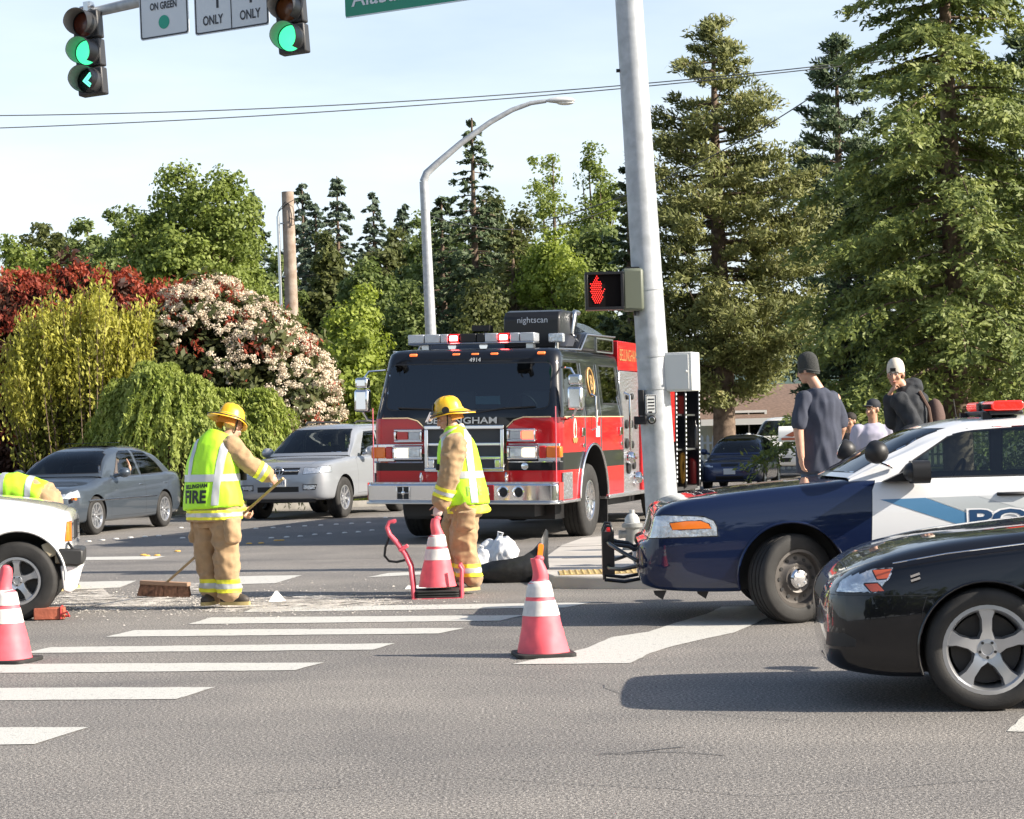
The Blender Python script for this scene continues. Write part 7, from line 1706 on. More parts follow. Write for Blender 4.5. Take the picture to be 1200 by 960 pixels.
def boots(root, ankle, d, s=1.):
    a = V(ankle); d = V(d); d.z = 0; d.normalize(); g = MB()
    loft(g, [((a+V((0, 0, .26))), .075*s, .075*s), ((a+V((0, 0, .14))), .072*s, .078*s), (a+V((0, 0, .085))+d*.01, .066*s, .075*s)]); r = Matrix((d, V((0, 0, 1)).cross(d), V((0, 0, 1)))).transposed()
    g.ell(a+d*.05+V((0, 0, .055)), (.15*s, .054*s, .055), 14, r); g.ell(a+d*.13+V((0, 0, .048)), (.075*s, .055*s, .048), 12, r); g.ell(a-d*.03+V((0, 0, .05)), (.065*s, .052*s, .05), 12, r)
    b = blob(g, 'boot', M['boot'], root, .010, 3); g = MB(); o = r
    pts = [a+o@V((x, y, .012)) for x, y in ((-.10, 0), (-.085, .04), (-.02, .045), (.08, .055), (.16, .05), (.205, .025), (.212, 0), (.205, -.025), (.16, -.05), (.08, -.055), (-.02, -.045), (-.085, -.04))]
    g.add(pts+[p+V((0, 0, .02)) for p in pts]+[p-V((0, 0, .011)) for p in pts], [(i, (i+1) % 12, 12+(i+1) % 12, 12+i) for i in range(12)]+[(24+i, 24+(i+1) % 12, (i+1) % 12, i) for i in range(12)]+[tuple(range(12, 24)), tuple(range(35, 23, -1))]); g.build('sole', M['bootsole'], b)

# --- firefighter sweeping
f1 = ground(262, 713); F1 = empty('person', (f1.x, f1.y, 0), R(-28), 'firefighter in tan gear and lime vest sweeping with a push broom', 'person'); F1.scale = (.94, .94, 1)
hipL, hipR = V((-.17, .02, .90)), V((.04, -.02, .90)); kL, kR = V((-.20, .03, .50)), V((.06, -.02, .50)); aL, aR = V((-.16, .06, .03)), V((.07, 0, .03))
sh = V((-.06, .06, 1.46)); hd = V((-.01, .24, 1.63)); eR, wR = V((.25, .10, 1.30)), V((.385, .24, 1.175)); sR = V((.10, .06, 1.44)); sL = V((-.24, .08, 1.42)); eL, wL = V((-.34, .30, 1.18)), V((-.13, .50, .86))
g = MB(); W, rot = head(g, hd, (.25, .85, -.45)); capsule(g, sh+V((0, .05, .02)), hd+V((0, -.02, -.05)), .06, .058)
loft(g, [((-.08, 0, .85), .15, .11), ((-.09, .0, 1.1), .15, .11), ((-.07, .04, 1.35), .18, .11), ((-.05, .07, 1.5), .10, .08)])
for a, b, c in ((sR, eR, wR), (sL, eL, wL)): chain(g, [a, b, c], [.055, .045, .03])
for a, b, c in ((hipL, kL, aL), (hipR, kR, aR)): chain(g, [a, b, c+V((0, 0, .05))], [.09, .06, .045])
hand(g, wR, V((.09, .12, -.10)), V((-.75, .2, -.4)), V((.1, .6, .6)), .95); hand(g, wL, V((.1, .12, -.12)), V((.6, -.3, .4)), V((0, .6, .6)), .95)
blob(g, 'body', SKIN, F1, .009, 2); face_bits(F1, W, rot)
g = MB()
for a, b, c in ((hipL, kL, aL), (hipR, kR, aR)): chain(g, [a, b, c+V((0, 0, .13))], [.135, .115, .112])
loft(g, [((-.07, 0, .74), .20, .15), ((-.07, 0, .95), .19, .14), ((-.07, 0, 1.1), .17, .13)])
loft(g, [((.165, -.05, .60), .055, .085), ((.175, -.05, .70), .06, .10), ((.165, -.05, .80), .05, .09)]); loft(g, [((-.31, .02, .60), .045, .085), ((-.31, .02, .78), .045, .085)])
tr = blob(g, 'trousers', M['tan'], F1, .011, 3, .024, 6., 1, 1.5)
lowz = lambda f: f.calc_center_median().z < .4
for z0, z1, mm, of in ((.145, .265, M['hiy'], .004), (.182, .228, M['refl'], .007)): zband(tr, 'trouser_stripe', mm, F1, z0, z1, of, lowz)
g = MB(); loft(g, [((-.08, 0, .79), .285, .215), ((-.085, 0, .95), .265, .20), ((-.10, .01, 1.15), .235, .17), ((-.08, .035, 1.35), .235, .165), ((-.06, .06, 1.48), .17, .125), ((-.04, .09, 1.56), .085, .08)])
for a, b, c in ((sR, eR, wR), (sL, eL, wL)): chain(g, [a, b, b.lerp(c, .92)], [.105, .085, .072])
ct = blob(g, 'coat', M['tan'], F1, .013, 4, .014, 9., 2, 1.2)
zband(ct, 'coat_stripe', M['hiy'], F1, .80, .885, .004); zband(ct, 'coat_stripe', M['refl'], F1, .825, .86, .007)
def sleeve_band(src, e, w_, m, t0, t1, off):
    d = (w_-e); L2 = d.length_squared
    bm = bmesh.new(); bm.from_mesh(src.data); bm.normal_update()
    for t in (t0, t1): bmesh.ops.bisect_plane(bm, geom=list(bm.verts)+list(bm.edges)+list(bm.faces), dist=1e-5, plane_co=e+d*t, plane_no=d.normalized())
    bm.normal_update()
    fs = [f for f in bm.faces if t0 < (f.calc_center_median()-e).dot(d)/L2 < t1 and (f.calc_center_median()-(e+d*((f.calc_center_median()-e).dot(d)/L2))).length < .13]
    o = lift(bm, fs, 'sleeve_stripe', m, src.parent, 0, offset=off, keep=True, sharp=0); bm.free(); return _smooth(o) if o else None
for e, w_ in ((eR, wR), (eL, wL)): sleeve_band(ct, e, w_, M['hiy'], .45, .92, .004); sleeve_band(ct, e, w_, M['refl'], .60, .74, .007)
g = MB(); loft(g, [((-.09, 0, .90), .31, .24), ((-.10, 0, 1.10), .285, .218), ((-.10, .02, 1.30), .27, .20), ((-.08, .045, 1.44), .225, .175), ((-.06, .065, 1.53), .14, .13), ((-.05, .08, 1.575), .10, .10)])
vs1 = blob(g, 'vest', M['hiv'], F1, .012, 3, .010, 7., 3, .5)
back = lambda f: f.normal.y < .45
zband(vs1, 'vest_stripe', M['refl'], F1, 1.14, 1.205, .004)
for x0, x1, zz0 in ((-.25, -.20, 1.2), (.04, .10, .93)): patch(vs1, 'vest_stripe', M['refl'], F1, [(x0, zz0), (x1, zz0), (x1+.03, 1.52), (x0+.03, 1.52)], (0, 2), back, .005)
bt = bvh(vs1.data); ink = mat('vest_ink', (.015, .03, .02), .6)
text_obj('lettering', 'FIRE', ink, (-.145, -.3, .955), (1, 0, 0), (0, 0, 1), .155, F1, surf=bt, bold=.006, width=.27)
text_obj('lettering', 'BELLINGHAM', ink, (-.135, -.3, 1.085), (1, .0, .06), (0, 0, 1), .05, F1, surf=bt, bold=.002, width=.27)
text_obj('lettering', 'GER', M['hiy'], (-.16, -.3, .905), (1, 0, 0), (0, 0, 1), .075, F1, surf=bvh(ct.data), bold=.003)
helmet(F1, hd+V((-.01, -.02, .06)), (.30, .95, 0), R(-26), R(-6), visor=False)
g = MB(); n = 16; g.tube([hd+V((.10*math.cos(2*PI*i/n), -.08+.10*math.sin(2*PI*i/n), -.14)) for i in range(n)], .028, 8, closed=True); g.build('hood_collar', mat('nomex_white', (.62, .58, .50), .9), F1, sharp=60)
boots(F1, aL, (.1, -.9, 0), 1.); boots(F1, aR, (1, .25, 0), 1.)
g = MB(); g.box((.12, .19, 1.20), (.08, .05, .12)); g.build('radio', M['dark'], F1, bevel=.01)

# broom
hb = ground(193, 700)-V((f1.x, f1.y, 0)); BR = empty('push_broom', (f1.x+hb.x, f1.y+hb.y, 0), 0, 'wide push broom with wooden handle held by the sweeping firefighter', 'broom')
off = V((hb.x, hb.y, 0)); g = MB(); top_ = V((.425, .03, 1.15))-off; top_ = top_+(top_-V((0, 0, .13)))*.07; bot_ = V((0, 0, .13)); g.tube([bot_, top_], .013, 10); g.build('handle', mat('broom_handle', (.36, .25, .13), .6), BR)
ang = R(-14); rm = Matrix.Rotation(ang, 3, 'Z'); g = MB(); g.box((0, 0, .135), (.50, .085, .04), rm); g.build('broom_block', mat('broom_block', (.33, .21, .14), .7), BR, bevel=.006)
BR.rotation_euler = (0, R(3), 0)
P_b = rng.uniform(-1, 1, (2200, 2)); g = MB(); vs = []; fs = []
for x, y in P_b:
    b = rm@V((x*.245, y*.038, .12)); t = rm@V((x*.262+rng.normal(0, .006), y*.055, .004)); k = len(vs); q = rm@V((.003, 0, 0)); vs += [b-q, b+q, t+q, t-q]; fs.append((k, k+1, k+2, k+3))
g.add(vs, fs); bo = g.build('bristles', mat('bristle_brown', (.20, .10, .06), .8, var=.4, vscale=30.), BR, sharp=0); bo['kind'] = 'stuff'

# --- firefighter standing with the cone cart
f2 = ground(547, 695); F2 = empty('person', (f2.x, f2.y, 0), 0, 'firefighter in yellow helmet and lime vest standing before the fire engine', 'person')
hip = V((-.01, 0, .90)); sh = V((-.06, 0, 1.46)); hd = V((-.145, 0, 1.665))
hN, kN, aN = V((.02, -.10, .90)), V((-.02, -.11, .50)), V((.04, -.10, .03)); hF, kF, aF = V((-.04, .10, .90)), V((-.13, .10, .50)), V((-.04, .12, .03))
sN, eN, wN = V((-.07, -.19, 1.41)), V((-.13, -.26, 1.11)), V((-.215, -.23, .865)); sF, eF, wF = V((-.05, .19, 1.41)), V((-.05, .27, 1.1)), V((-.20, .24, .88))
g = MB(); W, rot = head(g, hd, (-.93, -.12, -.38)); capsule(g, sh+V((.02, 0, .03)), hd+V((.02, 0, -.04)), .062, .058)
loft(g, [((0, 0, .85), .10, .15), ((0, 0, 1.1), .11, .15), ((-.05, 0, 1.35), .11, .18), ((-.06, 0, 1.5), .08, .10)])
for a, b, c in ((sN, eN, wN), (sF, eF, wF)): chain(g, [a, b, c], [.055, .045, .03])
for a, b, c in ((hN, kN, aN), (hF, kF, aF)): chain(g, [a, b, c+V((0, 0, .05))], [.09, .06, .045])
hand(g, wN, V((-.10, .02, -.30)), V((-.5, .85, 0)), V((-.8, -.4, .2)), .7); hand(g, wF, V((-.05, -.1, -.3)), V((-.5, -.8, 0)), V((-.8, .4, .2)), .5)
blob(g, 'body', SKIN, F2, .009, 2); face_bits(F2, W, rot)
g = MB(); capsule(g, wN-V((-.03, 0, -.09)), wN+V((-.035, 0, -.09)), .047, .043); g2_ = blob(g, 'glove', mat('pale_glove', (.62, .50, .46), .7), F2, .008, 3, .006, 20., 5)
g = MB()
for a, b, c in ((hN, kN, aN), (hF, kF, aF)): chain(g, [a, b, c+V((0, 0, .13))], [.135, .118, .112])
loft(g, [((0, 0, .74), .16, .21), ((0, 0, .95), .165, .22), ((0, 0, 1.1), .15, .2)]); loft(g, [((.02, -.235, .62), .085, .045), ((.02, -.24, .78), .09, .05)])
tr = blob(g, 'trousers', M['tan'], F2, .011, 3, .024, 6., 11, 1.5)
for z0, z1, mm, of in ((.165, .285, M['hiy'], .004), (.202, .248, M['refl'], .007)): zband(tr, 'trouser_stripe', mm, F2, z0, z1, of, lowz)
g = MB(); loft(g, [((.04, 0, .735), .20, .225), ((.005, 0, .9), .185, .22), ((-.03, 0, 1.15), .17, .21), ((-.055, 0, 1.35), .165, .235), ((-.06, 0, 1.47), .125, .17), ((-.07, 0, 1.55), .085, .09)])
for a, b, c in ((sN, eN, wN), (sF, eF, wF)): chain(g, [a+V((0, -.02 if a.y < 0 else .02, 0)), b, b.lerp(c, .95)], [.112, .095, .08])
ct = blob(g, 'coat', M['tan'], F2, .011, 3, .018, 8., 12, 1.3)
zband(ct, 'coat_stripe', M['hiy'], F2, .76, .83, .004, lambda f: f.calc_center_median().x > -.16)
for e, w_ in ((eN, wN), (eF, wF)): sleeve_band(ct, e, w_, M['hiy'], .40, .80, .005); sleeve_band(ct, e, w_, M['refl'], .53, .67, .009)
g = MB(); loft(g, [((.0, .0, .84), .235, .25), ((-.005, 0, .95), .225, .25), ((-.035, 0, 1.15), .205, .235), ((-.058, 0, 1.33), .195, .215), ((-.06, 0, 1.45), .158, .18), ((-.07, 0, 1.54), .105, .115), ((-.075, 0, 1.585), .085, .085)])
vs2 = blob(g, 'vest', M['hiv'], F2, .012, 3, .011, 7., 13, .5)
zband(vs2, 'vest_stripe', M['refl'], F2, 1.09, 1.155, .004)
patch(vs2, 'vest_stripe', M['refl'], F2, [(.07, .86), (.135, .86), (.07, 1.55), (.01, 1.55)], (0, 2), lambda f: f.normal.y < .3, .005); patch(vs2, 'vest_stripe', M['refl'], F2, [(-.20, .86), (-.15, .86), (-.15, 1.5), (-.20, 1.5)], (0, 2), lambda f: True, .005)
for z in (.94, 1.2): g = MB(); g.box((-.235, -.02, z), (.05, .16, .06)); g.build('vest_buckle', M['dark'], F2, bevel=.01)
bt = bvh(vs2.data); text_obj('lettering', 'FIRE', mat('vest_ink_faint', (.25, .42, .06), .6), (.15, -.3, .93), (.85, .5, 0), (0, 0, 1), .12, F2, surf=bt, bold=.004, width=.16)
helmet(F2, hd+V((.015, 0, .055)), (-.97, -.10, 0), R(-11), 0, visor=True, num=('306', -1))
g = MB(); n = 16; g.tube([hd+V((.045+.09*math.cos(2*PI*i/n), .09*math.sin(2*PI*i/n), -.135+.05*math.cos(2*PI*i/n))) for i in range(n)], .03, 8, closed=True); g.build('hood_collar', mat('nomex_cream', (.62, .56, .48), .9), F2, sharp=60)
boots(F2, aN, (-.75, -.65, 0)); boots(F2, aF, (-1, -.2, 0))

# --- firefighter bent over behind the pickup
f3 = ground(40, 692); F3 = empty('person', (f3.x, f3.y, 0), 0, 'firefighter in lime vest bent over behind the white pickup', 'person')
hd = V((-.85, -.02, .92)); sh = V((-.50, 0, 1.02)); hp = V((.16, 0, .92))
g = MB(); W, rot = head(g, hd, (-.7, -.1, -.7)); capsule(g, sh, hd, .065, .06)
loft(g, [(hp, .15, .12, PI/2), (hp.lerp(sh, .5)+V((0, 0, .05)), .16, .12, PI/2), (sh, .18, .11, PI/2)])
for s in (1, -1):
    chain(g, [hp+V((0, s*.1, 0)), V((.12, s*.12, .5)), V((.34, s*.13, .1))], [.09, .06, .045]); chain(g, [sh+V((0, s*.19, 0)), V((-.52, s*.22, .75)), V((-.45, s*.1, .55))], [.055, .045, .03]); hand(g, (-.45, s*.1, .55), (.1, 0, -1), (0, -s, 0), (1, 0, 0), .7)
blob(g, 'body', SKIN, F3, .011, 2)
g = MB(); loft(g, [(hp+V((.06, 0, -.06)), .2, .17, PI/2), (hp+V((-.1, 0, .02)), .2, .17, PI/2)])
for s in (1, -1): chain(g, [hp+V((0, s*.1, 0)), V((.12, s*.12, .5)), V((.34, s*.13, .16))], [.14, .115, .11])
tr = blob(g, 'trousers', M['tan'], F3, .016, 5, .016, 6.5, 21); zband(tr, 'trouser_stripe', M['hiy'], F3, .17, .29, .005, lowz); zband(tr, 'trouser_stripe', M['refl'], F3, .21, .25, .008, lowz)
g = MB(); loft(g, [(hp+V((.02, 0, .02)), .23, .17, PI/2), (hp.lerp(sh, .5)+V((0, 0, .07)), .24, .17, PI/2), (sh+V((0, 0, .01)), .24, .15, PI/2), (sh+V((-.13, 0, -.02)), .14, .11, PI/2)])
for s in (1, -1): chain(g, [sh+V((0, s*.19, 0)), V((-.52, s*.22, .75)), V((-.45, s*.1, .58))], [.10, .09, .08])
ct = blob(g, 'coat', M['tan'], F3, .016, 5, .013, 8., 22)
g = MB(); loft(g, [(hp+V((-.04, 0, .03)), .25, .185, PI/2), (hp.lerp(sh, .5)+V((0, 0, .075)), .255, .185, PI/2), (sh+V((.02, 0, .02)), .23, .165, PI/2), (sh+V((-.06, 0, .01)), .17, .13, PI/2)])
v3 = blob(g, 'vest', M['hiv'], F3, .014, 4, .012, 7., 23)
for x0 in (-.02, -.30): patch(v3, 'vest_stripe', M['refl'], F3, [(x0, .6), (x0+.06, .6), (x0+.06, 1.4), (x0, 1.4)], (0, 2), ANY, .005)
helmet(F3, hd+V((-.02, 0, .05)), (-.8, -.1, 0), R(-40), 0, visor=False)
for s in (1, -1): boots(F3, (.36, s*.13, .0), (-.6, -.7, 0))

# --- bystanders
def bystander(label, loc_, name='person'): return empty(name, loc_, 0, label, 'person')
jeans = mat('blue_jeans', (.055, .085, .15), .85, var=.15, vscale=16., bump=.3, bscale=150)
p1 = atd(958, 520, 20.9); B1 = bystander('bystander in grey beanie and dark t-shirt behind the police car bonnet', (p1.x, 20.9, .34))
k = 1.03
hd = V((-.075, .03, 1.70)); sh = V((.03, 0, 1.48))
sN, eN, wN = V((-.155, -.10, 1.42)), V((-.20, -.12, 1.12)), V((-.185, -.16, .86)); sF, eF, wF = V((.19, .06, 1.42)), V((.245, .04, 1.13)), V((.20, .18, .92))
g = MB(); W, rot = head(g, hd, (-.85, .50, -.12)); capsule(g, sh+V((0, 0, .02)), hd+V((.02, -.01, -.05)), .06, .056)
loft(g, [((.02, 0, .85), .15, .10), ((.02, 0, 1.1), .14, .10), ((.02, 0, 1.35), .17, .11), ((.02, 0, 1.49), .11, .08)])
for a, b, c in ((sN, eN, wN), (sF, eF, wF)): chain(g, [a, b, c], [.06, .052, .034])
for s in (1, -1): chain(g, [V((.02+s*.09, 0, .9)), V((.02+s*.10, 0, .48)), V((.02+s*.10, .02, .06))], [.085, .058, .042]); g.ell((.02+s*.10, .05, .035), (.045, .12, .035), 10)
hand(g, wN, V((.02, 0, -1)), V((.9, .3, 0)), V((-.3, .9, 0)), .5); hand(g, wF, V((-.1, .2, -1)), V((-.9, 0, 0)), V((0, 1, 0)), .5)
blob(g, 'body', SKIN, B1, .009, 2); face_bits(B1, W, rot)
g = MB(); loft(g, [((.02, 0, .70), .235, .17), ((.02, 0, .80), .23, .165), ((.02, 0, 1.0), .215, .155), ((.02, 0, 1.22), .195, .145), ((.02, 0, 1.38), .20, .135), ((.025, 0, 1.47), .16, .11), ((.025, .0, 1.515), .085, .08)])
for a, b in ((sN, eN), (sF, eF)): chain(g, [a.lerp(sh, .12), a.lerp(b, .35), a.lerp(b, .82)], [.068, .064, .070])
blob(g, 't_shirt', mat('charcoal_cotton', (.045, .052, .078), .9, var=.12, vscale=10., bump=.2, bscale=200), B1, .011, 3, .021, 7.5, 31, .33)
g = MB(); loft(g, [((.02, 0, .95), .17, .125), ((.02, 0, .80), .19, .135)])
for s in (1, -1): chain(g, [V((.02+s*.09, 0, .86)), V((.02+s*.10, 0, .48)), V((.02+s*.10, .02, .07))], [.105, .08, .075])
blob(g, 'jeans', jeans, B1, .014, 4, .01, 8., 32)
g = MB(); up_ = rot; vs = []; fs = []; n = 24; prof = [(.96, -.03), (.99, .0), (1.0, .035), (.97, .085), (.86, .125), (.60, .158), (.28, .174), (0, .178)]
for kx, z in prof:
    for i in range(n): a = 2*PI*i/n; vs.append(W(.088*kx*math.cos(a), -.015+.108*kx*math.sin(a)-(.03 if z < .01 else 0)*0, z+.012-.03*max(0, -math.sin(a))*(z < .04)))
fs = [(q*n+i, q*n+(i+1) % n, (q+1)*n+(i+1) % n, (q+1)*n+i) for q in range(len(prof)-1) for i in range(n)]; g.add(vs, fs)
bn = g.build('beanie', mat('grey_knit', (.045, .047, .045), .95, bump=.9, bscale=150), B1, sharp=80)
g = MB(); g.tube([W(.082*math.cos(2*PI*i/24), -.015+.101*math.sin(2*PI*i/24), .012-.035*max(0, -math.sin(2*PI*i/24))) for i in range(24)], .011, 8, closed=True); g.build('beanie_cuff', mat('grey_knit_cuff', (.06, .062, .06), .95, bump=.9, bscale=150), bn, sharp=80)
g = MB(); g.cyl(W(.0, .10, -.066), W(.01, .165, -.085), .0045, n=6); g.build('cigarette', M['white'], B1)

p2 = atd(1062, 520, 21.1); B2 = bystander('bystander in pale backwards cap and dark hoodie looking towards the camera', (p2.x, 21.1, .34))
hd = V((-.09, -.02, 1.645)); sh = V((.03, 0, 1.44))
sR, eR, wR = V((-.08, -.16, 1.38)), V((.06, -.26, 1.12)), V((-.10, -.30, 1.02)); sL, eL, wL = V((.16, .12, 1.38)), V((-.12, .02, 1.18)), V((-.17, -.10, 1.43))
g = MB(); W, rot = head(g, hd, (-.42, -.90, -.08)); capsule(g, sh+V((-.02, 0, .02)), hd+V((.02, .02, -.05)), .06, .056)
loft(g, [((.04, 0, .85), .12, .14), ((.04, 0, 1.1), .12, .14), ((.04, 0, 1.33), .12, .16), ((.03, 0, 1.45), .09, .11)])
for a, b, c in ((sR, eR, wR), (sL, eL, wL)): chain(g, [a, b, c], [.055, .043, .029])
for s in (1, -1): chain(g, [V((.04, s*.09, .9)), V((.04, s*.10, .48)), V((.04, s*.10, .06))], [.085, .058, .042]); g.ell((.0, s*.10, .035), (.12, .045, .035), 10)
hand(g, wR, V((-.9, -.1, -.2)), V((0, .6, -.8)), V((0, -.8, .6)), .6); hand(g, wL, V((.35, -.25, 1)), V((.6, .2, -.1)), V((0, -.9, .2)), .9)
blob(g, 'body', SKIN2, B2, .009, 2); face_bits(B2, W, rot)
hood = mat('dark_hoodie', (.030, .033, .038), .95, var=.15, vscale=12., bump=.4, bscale=180)
g = MB(); loft(g, [((.05, 0, .80), .165, .21), ((.05, 0, 1.0), .16, .205), ((.045, 0, 1.22), .16, .205), ((.04, 0, 1.35), .16, .21), ((.03, 0, 1.44), .125, .15), ((.01, 0, 1.50), .09, .10)])
chain(g, [sR, eR, eR.lerp(wR, .85)], [.09, .075, .06]); chain(g, [sL, eL, eL.lerp(wL, .85)], [.09, .075, .06])
g.ell((.085, .05, 1.52), (.115, .125, .085), 14); g.ell((.02, .02, 1.50), (.10, .11, .05), 12)
ho = blob(g, 'hoodie', hood, B2, .011, 3, .018, 8., 41, .8)
text_obj('lettering', 'FLY', mat('hoodie_print', (.55, .55, .52), .7), (.10, -.5, 1.06), (.95, -.2, .15), (-.1, 0, 1), .10, B2, surf=bvh(ho.data), bold=.002)
g = MB(); loft(g, [((.04, 0, .95), .13, .17), ((.04, 0, .80), .14, .19)])
for s in (1, -1): chain(g, [V((.04, s*.09, .86)), V((.04, s*.10, .48)), V((.04, s*.10, .07))], [.105, .08, .075])
blob(g, 'jeans', jeans, B2, .014, 4, .01, 8., 42)
g = MB(); g.tube([(.12, -.13, 1.47), (.20, -.17, 1.30), (.235, -.16, 1.05)], .018, 6); g.build('backpack_strap', mat('brown_strap', (.12, .07, .05), .8), B2)
g = MB(); g.ell((.30, .03, 1.18), (.10, .16, .22), 14); g.build('backpack', mat('brown_backpack', (.10, .06, .05), .85, bump=.3, bscale=60), B2, sharp=80)
g = MB(); vs = []; prof = [(1.0, -.0), (1.02, .03), (.96, .075), (.80, .112), (.5, .138), (.2, .148), (0, .15)]
for kx, z in prof:
    for i in range(n): a = 2*PI*i/n; vs.append(W(.086*kx*math.cos(a), -.014+.106*kx*math.sin(a), z+.018))
g.add(vs, [(q*n+i, q*n+(i+1) % n, (q+1)*n+(i+1) % n, (q+1)*n+i) for q in range(len(prof)-1) for i in range(n)]); cp = g.build('cap', mat('pale_cap', (.55, .50, .42), .85, var=.1, vscale=20.), B2, sharp=80)
g = MB(); vs = [W(.075*math.cos(a), -.10-.10*abs(math.sin(a)), .02-.03*abs(math.sin(a))+h_) for h_ in (0, .006) for a in [PI*i/10 for i in range(11)]]; g.add(vs, [tuple(range(11)), tuple(range(21, 10, -1))]); g.build('cap_peak', mat('cap_peak_dark', (.04, .04, .045), .8), cp)
g = MB(); g.box(W(0, .088, .052), (.055, .012, .035), rot); g.build('cap_gap', mat('dark_hair', (.02, .014, .010), .7), cp)
g = MB(); hair = mat('dark_hair_strands', (.018, .012, .009), .75, bump=.8, bscale=90); g.ell(W(0, -.045, -.01), (.088, .085, .075), 14, rot); g.build('hair', hair, B2, sharp=80)

def simple_person(label, loc_, top, pants, skin, face, hat=None, hairm=None, scale=1., crouch=False):
    o = bystander(label, loc_); g = MB(); hd = V((0, 0, 1.66)); W, rot = head(g, hd, face); capsule(g, (0, 0, 1.46), (0, 0, 1.62), .06, .056)
    loft(g, [((0, 0, .85), .15, .10), ((0, 0, 1.1), .14, .10), ((0, 0, 1.35), .18, .11), ((0, 0, 1.47), .11, .08)])
    for s in (1, -1):
        a, b, c = V((s*.19, 0, 1.40)), V((s*.24, .02, 1.12)), V((s*.17, -.14, .95)); chain(g, [a, b, c], [.055, .043, .03]); hand(g, c, V((-s*.4, -.5, -.3)), V((-s, 0, 0)), V((0, -.3, 1)), .6)
        chain(g, [V((s*.09, 0, .9)), V((s*.1, 0, .48)), V((s*.1, .02, .06))], [.085, .058, .042]); g.ell((s*.1, -.05, .035), (.045, .12, .035), 10)
    blob(g, 'body', skin, o, .012, 2); face_bits(o, W, rot)
    g = MB(); loft(g, [((0, 0, .82), .20, .14), ((0, 0, 1.1), .19, .135), ((0, 0, 1.36), .205, .135), ((0, 0, 1.45), .14, .10), ((0, 0, 1.49), .08, .075)])
    for s in (1, -1): chain(g, [V((s*.19, 0, 1.40)), V((s*.225, .01, 1.2))], [.085, .08])
    blob(g, 'shirt', top, o, .014, 4, .012, 7., 51)
    g = MB(); loft(g, [((0, 0, .95), .17, .125), ((0, 0, .82), .19, .135)])
    for s in (1, -1): chain(g, [V((s*.09, 0, .86)), V((s*.1, 0, .48)), V((s*.1, .02, .07))], [.105, .08, .075])
    blob(g, 'trousers', pants, o, .014, 4, .01, 8., 52)
    g = MB(); g.ell(W(0, -.02, .055), (.088, .105, .085), 14, rot)
    if hat: g.ell(W(0, .11, .045), (.07, .07, .012), 10, rot)
    g.build('cap' if hat else 'hair', hat or hairm, o, sharp=80); o.scale = (scale,)*3; return o
q = atd(1019, 520, 26.5); simple_person('person in white t-shirt and dark cap half hidden behind the hoodie bystander', (q.x+.05, 26.5, .02), mat('lavender_shirt', (.42, .40, .50), .9), jeans, SKIN2, (-.7, -.7, 0), hat=mat('dark_cap', (.02, .022, .03), .8))
q = atd(997, 520, 29.5); simple_person('dark-haired person all in black behind the yellow bush', (q.x, 29.5, .0), mat('black_shirt', (.014, .014, .016), .9), mat('black_trousers', (.014, .014, .016), .9), SKIN2, (-.6, -.8, 0), hairm=hair, scale=.93)

# --- drivers
def driver(label, car, x, y, z, arm=None, shirt=None):
    o = empty('person', car.matrix_basis@V((x, y, z)), car.rotation_euler.z, label, 'person'); g = MB(); W, rot = head(g, (0, 0, .62), (1, 0, 0)); capsule(g, (0, 0, .42), (0, 0, .58), .06, .056); loft(g, [((.0, 0, 0), .12, .17, 0), ((-.02, 0, .25), .11, .17, 0), ((-.02, 0, .42), .08, .12, 0)])
    for s in (1, -1): chain(g, [V((0, s*.19, .36)), V((.16, s*.27, .14)), V((.40, s*.16, .20))] if not (arm and s > 0) else [V((0, .19, .36)), V((.12, .30, .22)), V((.10, .34, .50))], [.055, .043, .03]); hand(g, (.40, s*.16, .20) if not (arm and s > 0) else (.10, .34, .50), (1, 0, .2) if not (arm and s > 0) else (0, -.2, 1), (0, -s, 0), (0, 0, 1), .7)
    chain(g, [V((0, 0, .03)), V((.35, .1, .05)), V((.45, .1, -.2))], [.10, .08, .06])
    blob(g, 'body', SKIN, o, .014, 2); face_bits(o, W, rot)
    g = MB(); loft(g, [((0, 0, .0), .15, .20, 0), ((-.02, 0, .25), .145, .20, 0), ((-.02, 0, .40), .10, .15, 0)]); [chain(g, [V((0, s*.19, .36)), V((.10, s*.24, .22))], [.08, .075]) for s in (1, -1)]
    blob(g, 'shirt', shirt or M['trimgrey'], o, .016, 3, .01, 7., 61); g = MB(); g.ell((-.03, 0, .68), (.105, .088, .085), 12); g.build('hair', hair, o, sharp=80); return o
bpy.context.view_layer.update()
driver('driver of the grey sedan with an arm raised at the open window', sedan, -1.72, .36, .58, True, mat('red_shirt', (.35, .08, .07), .8))

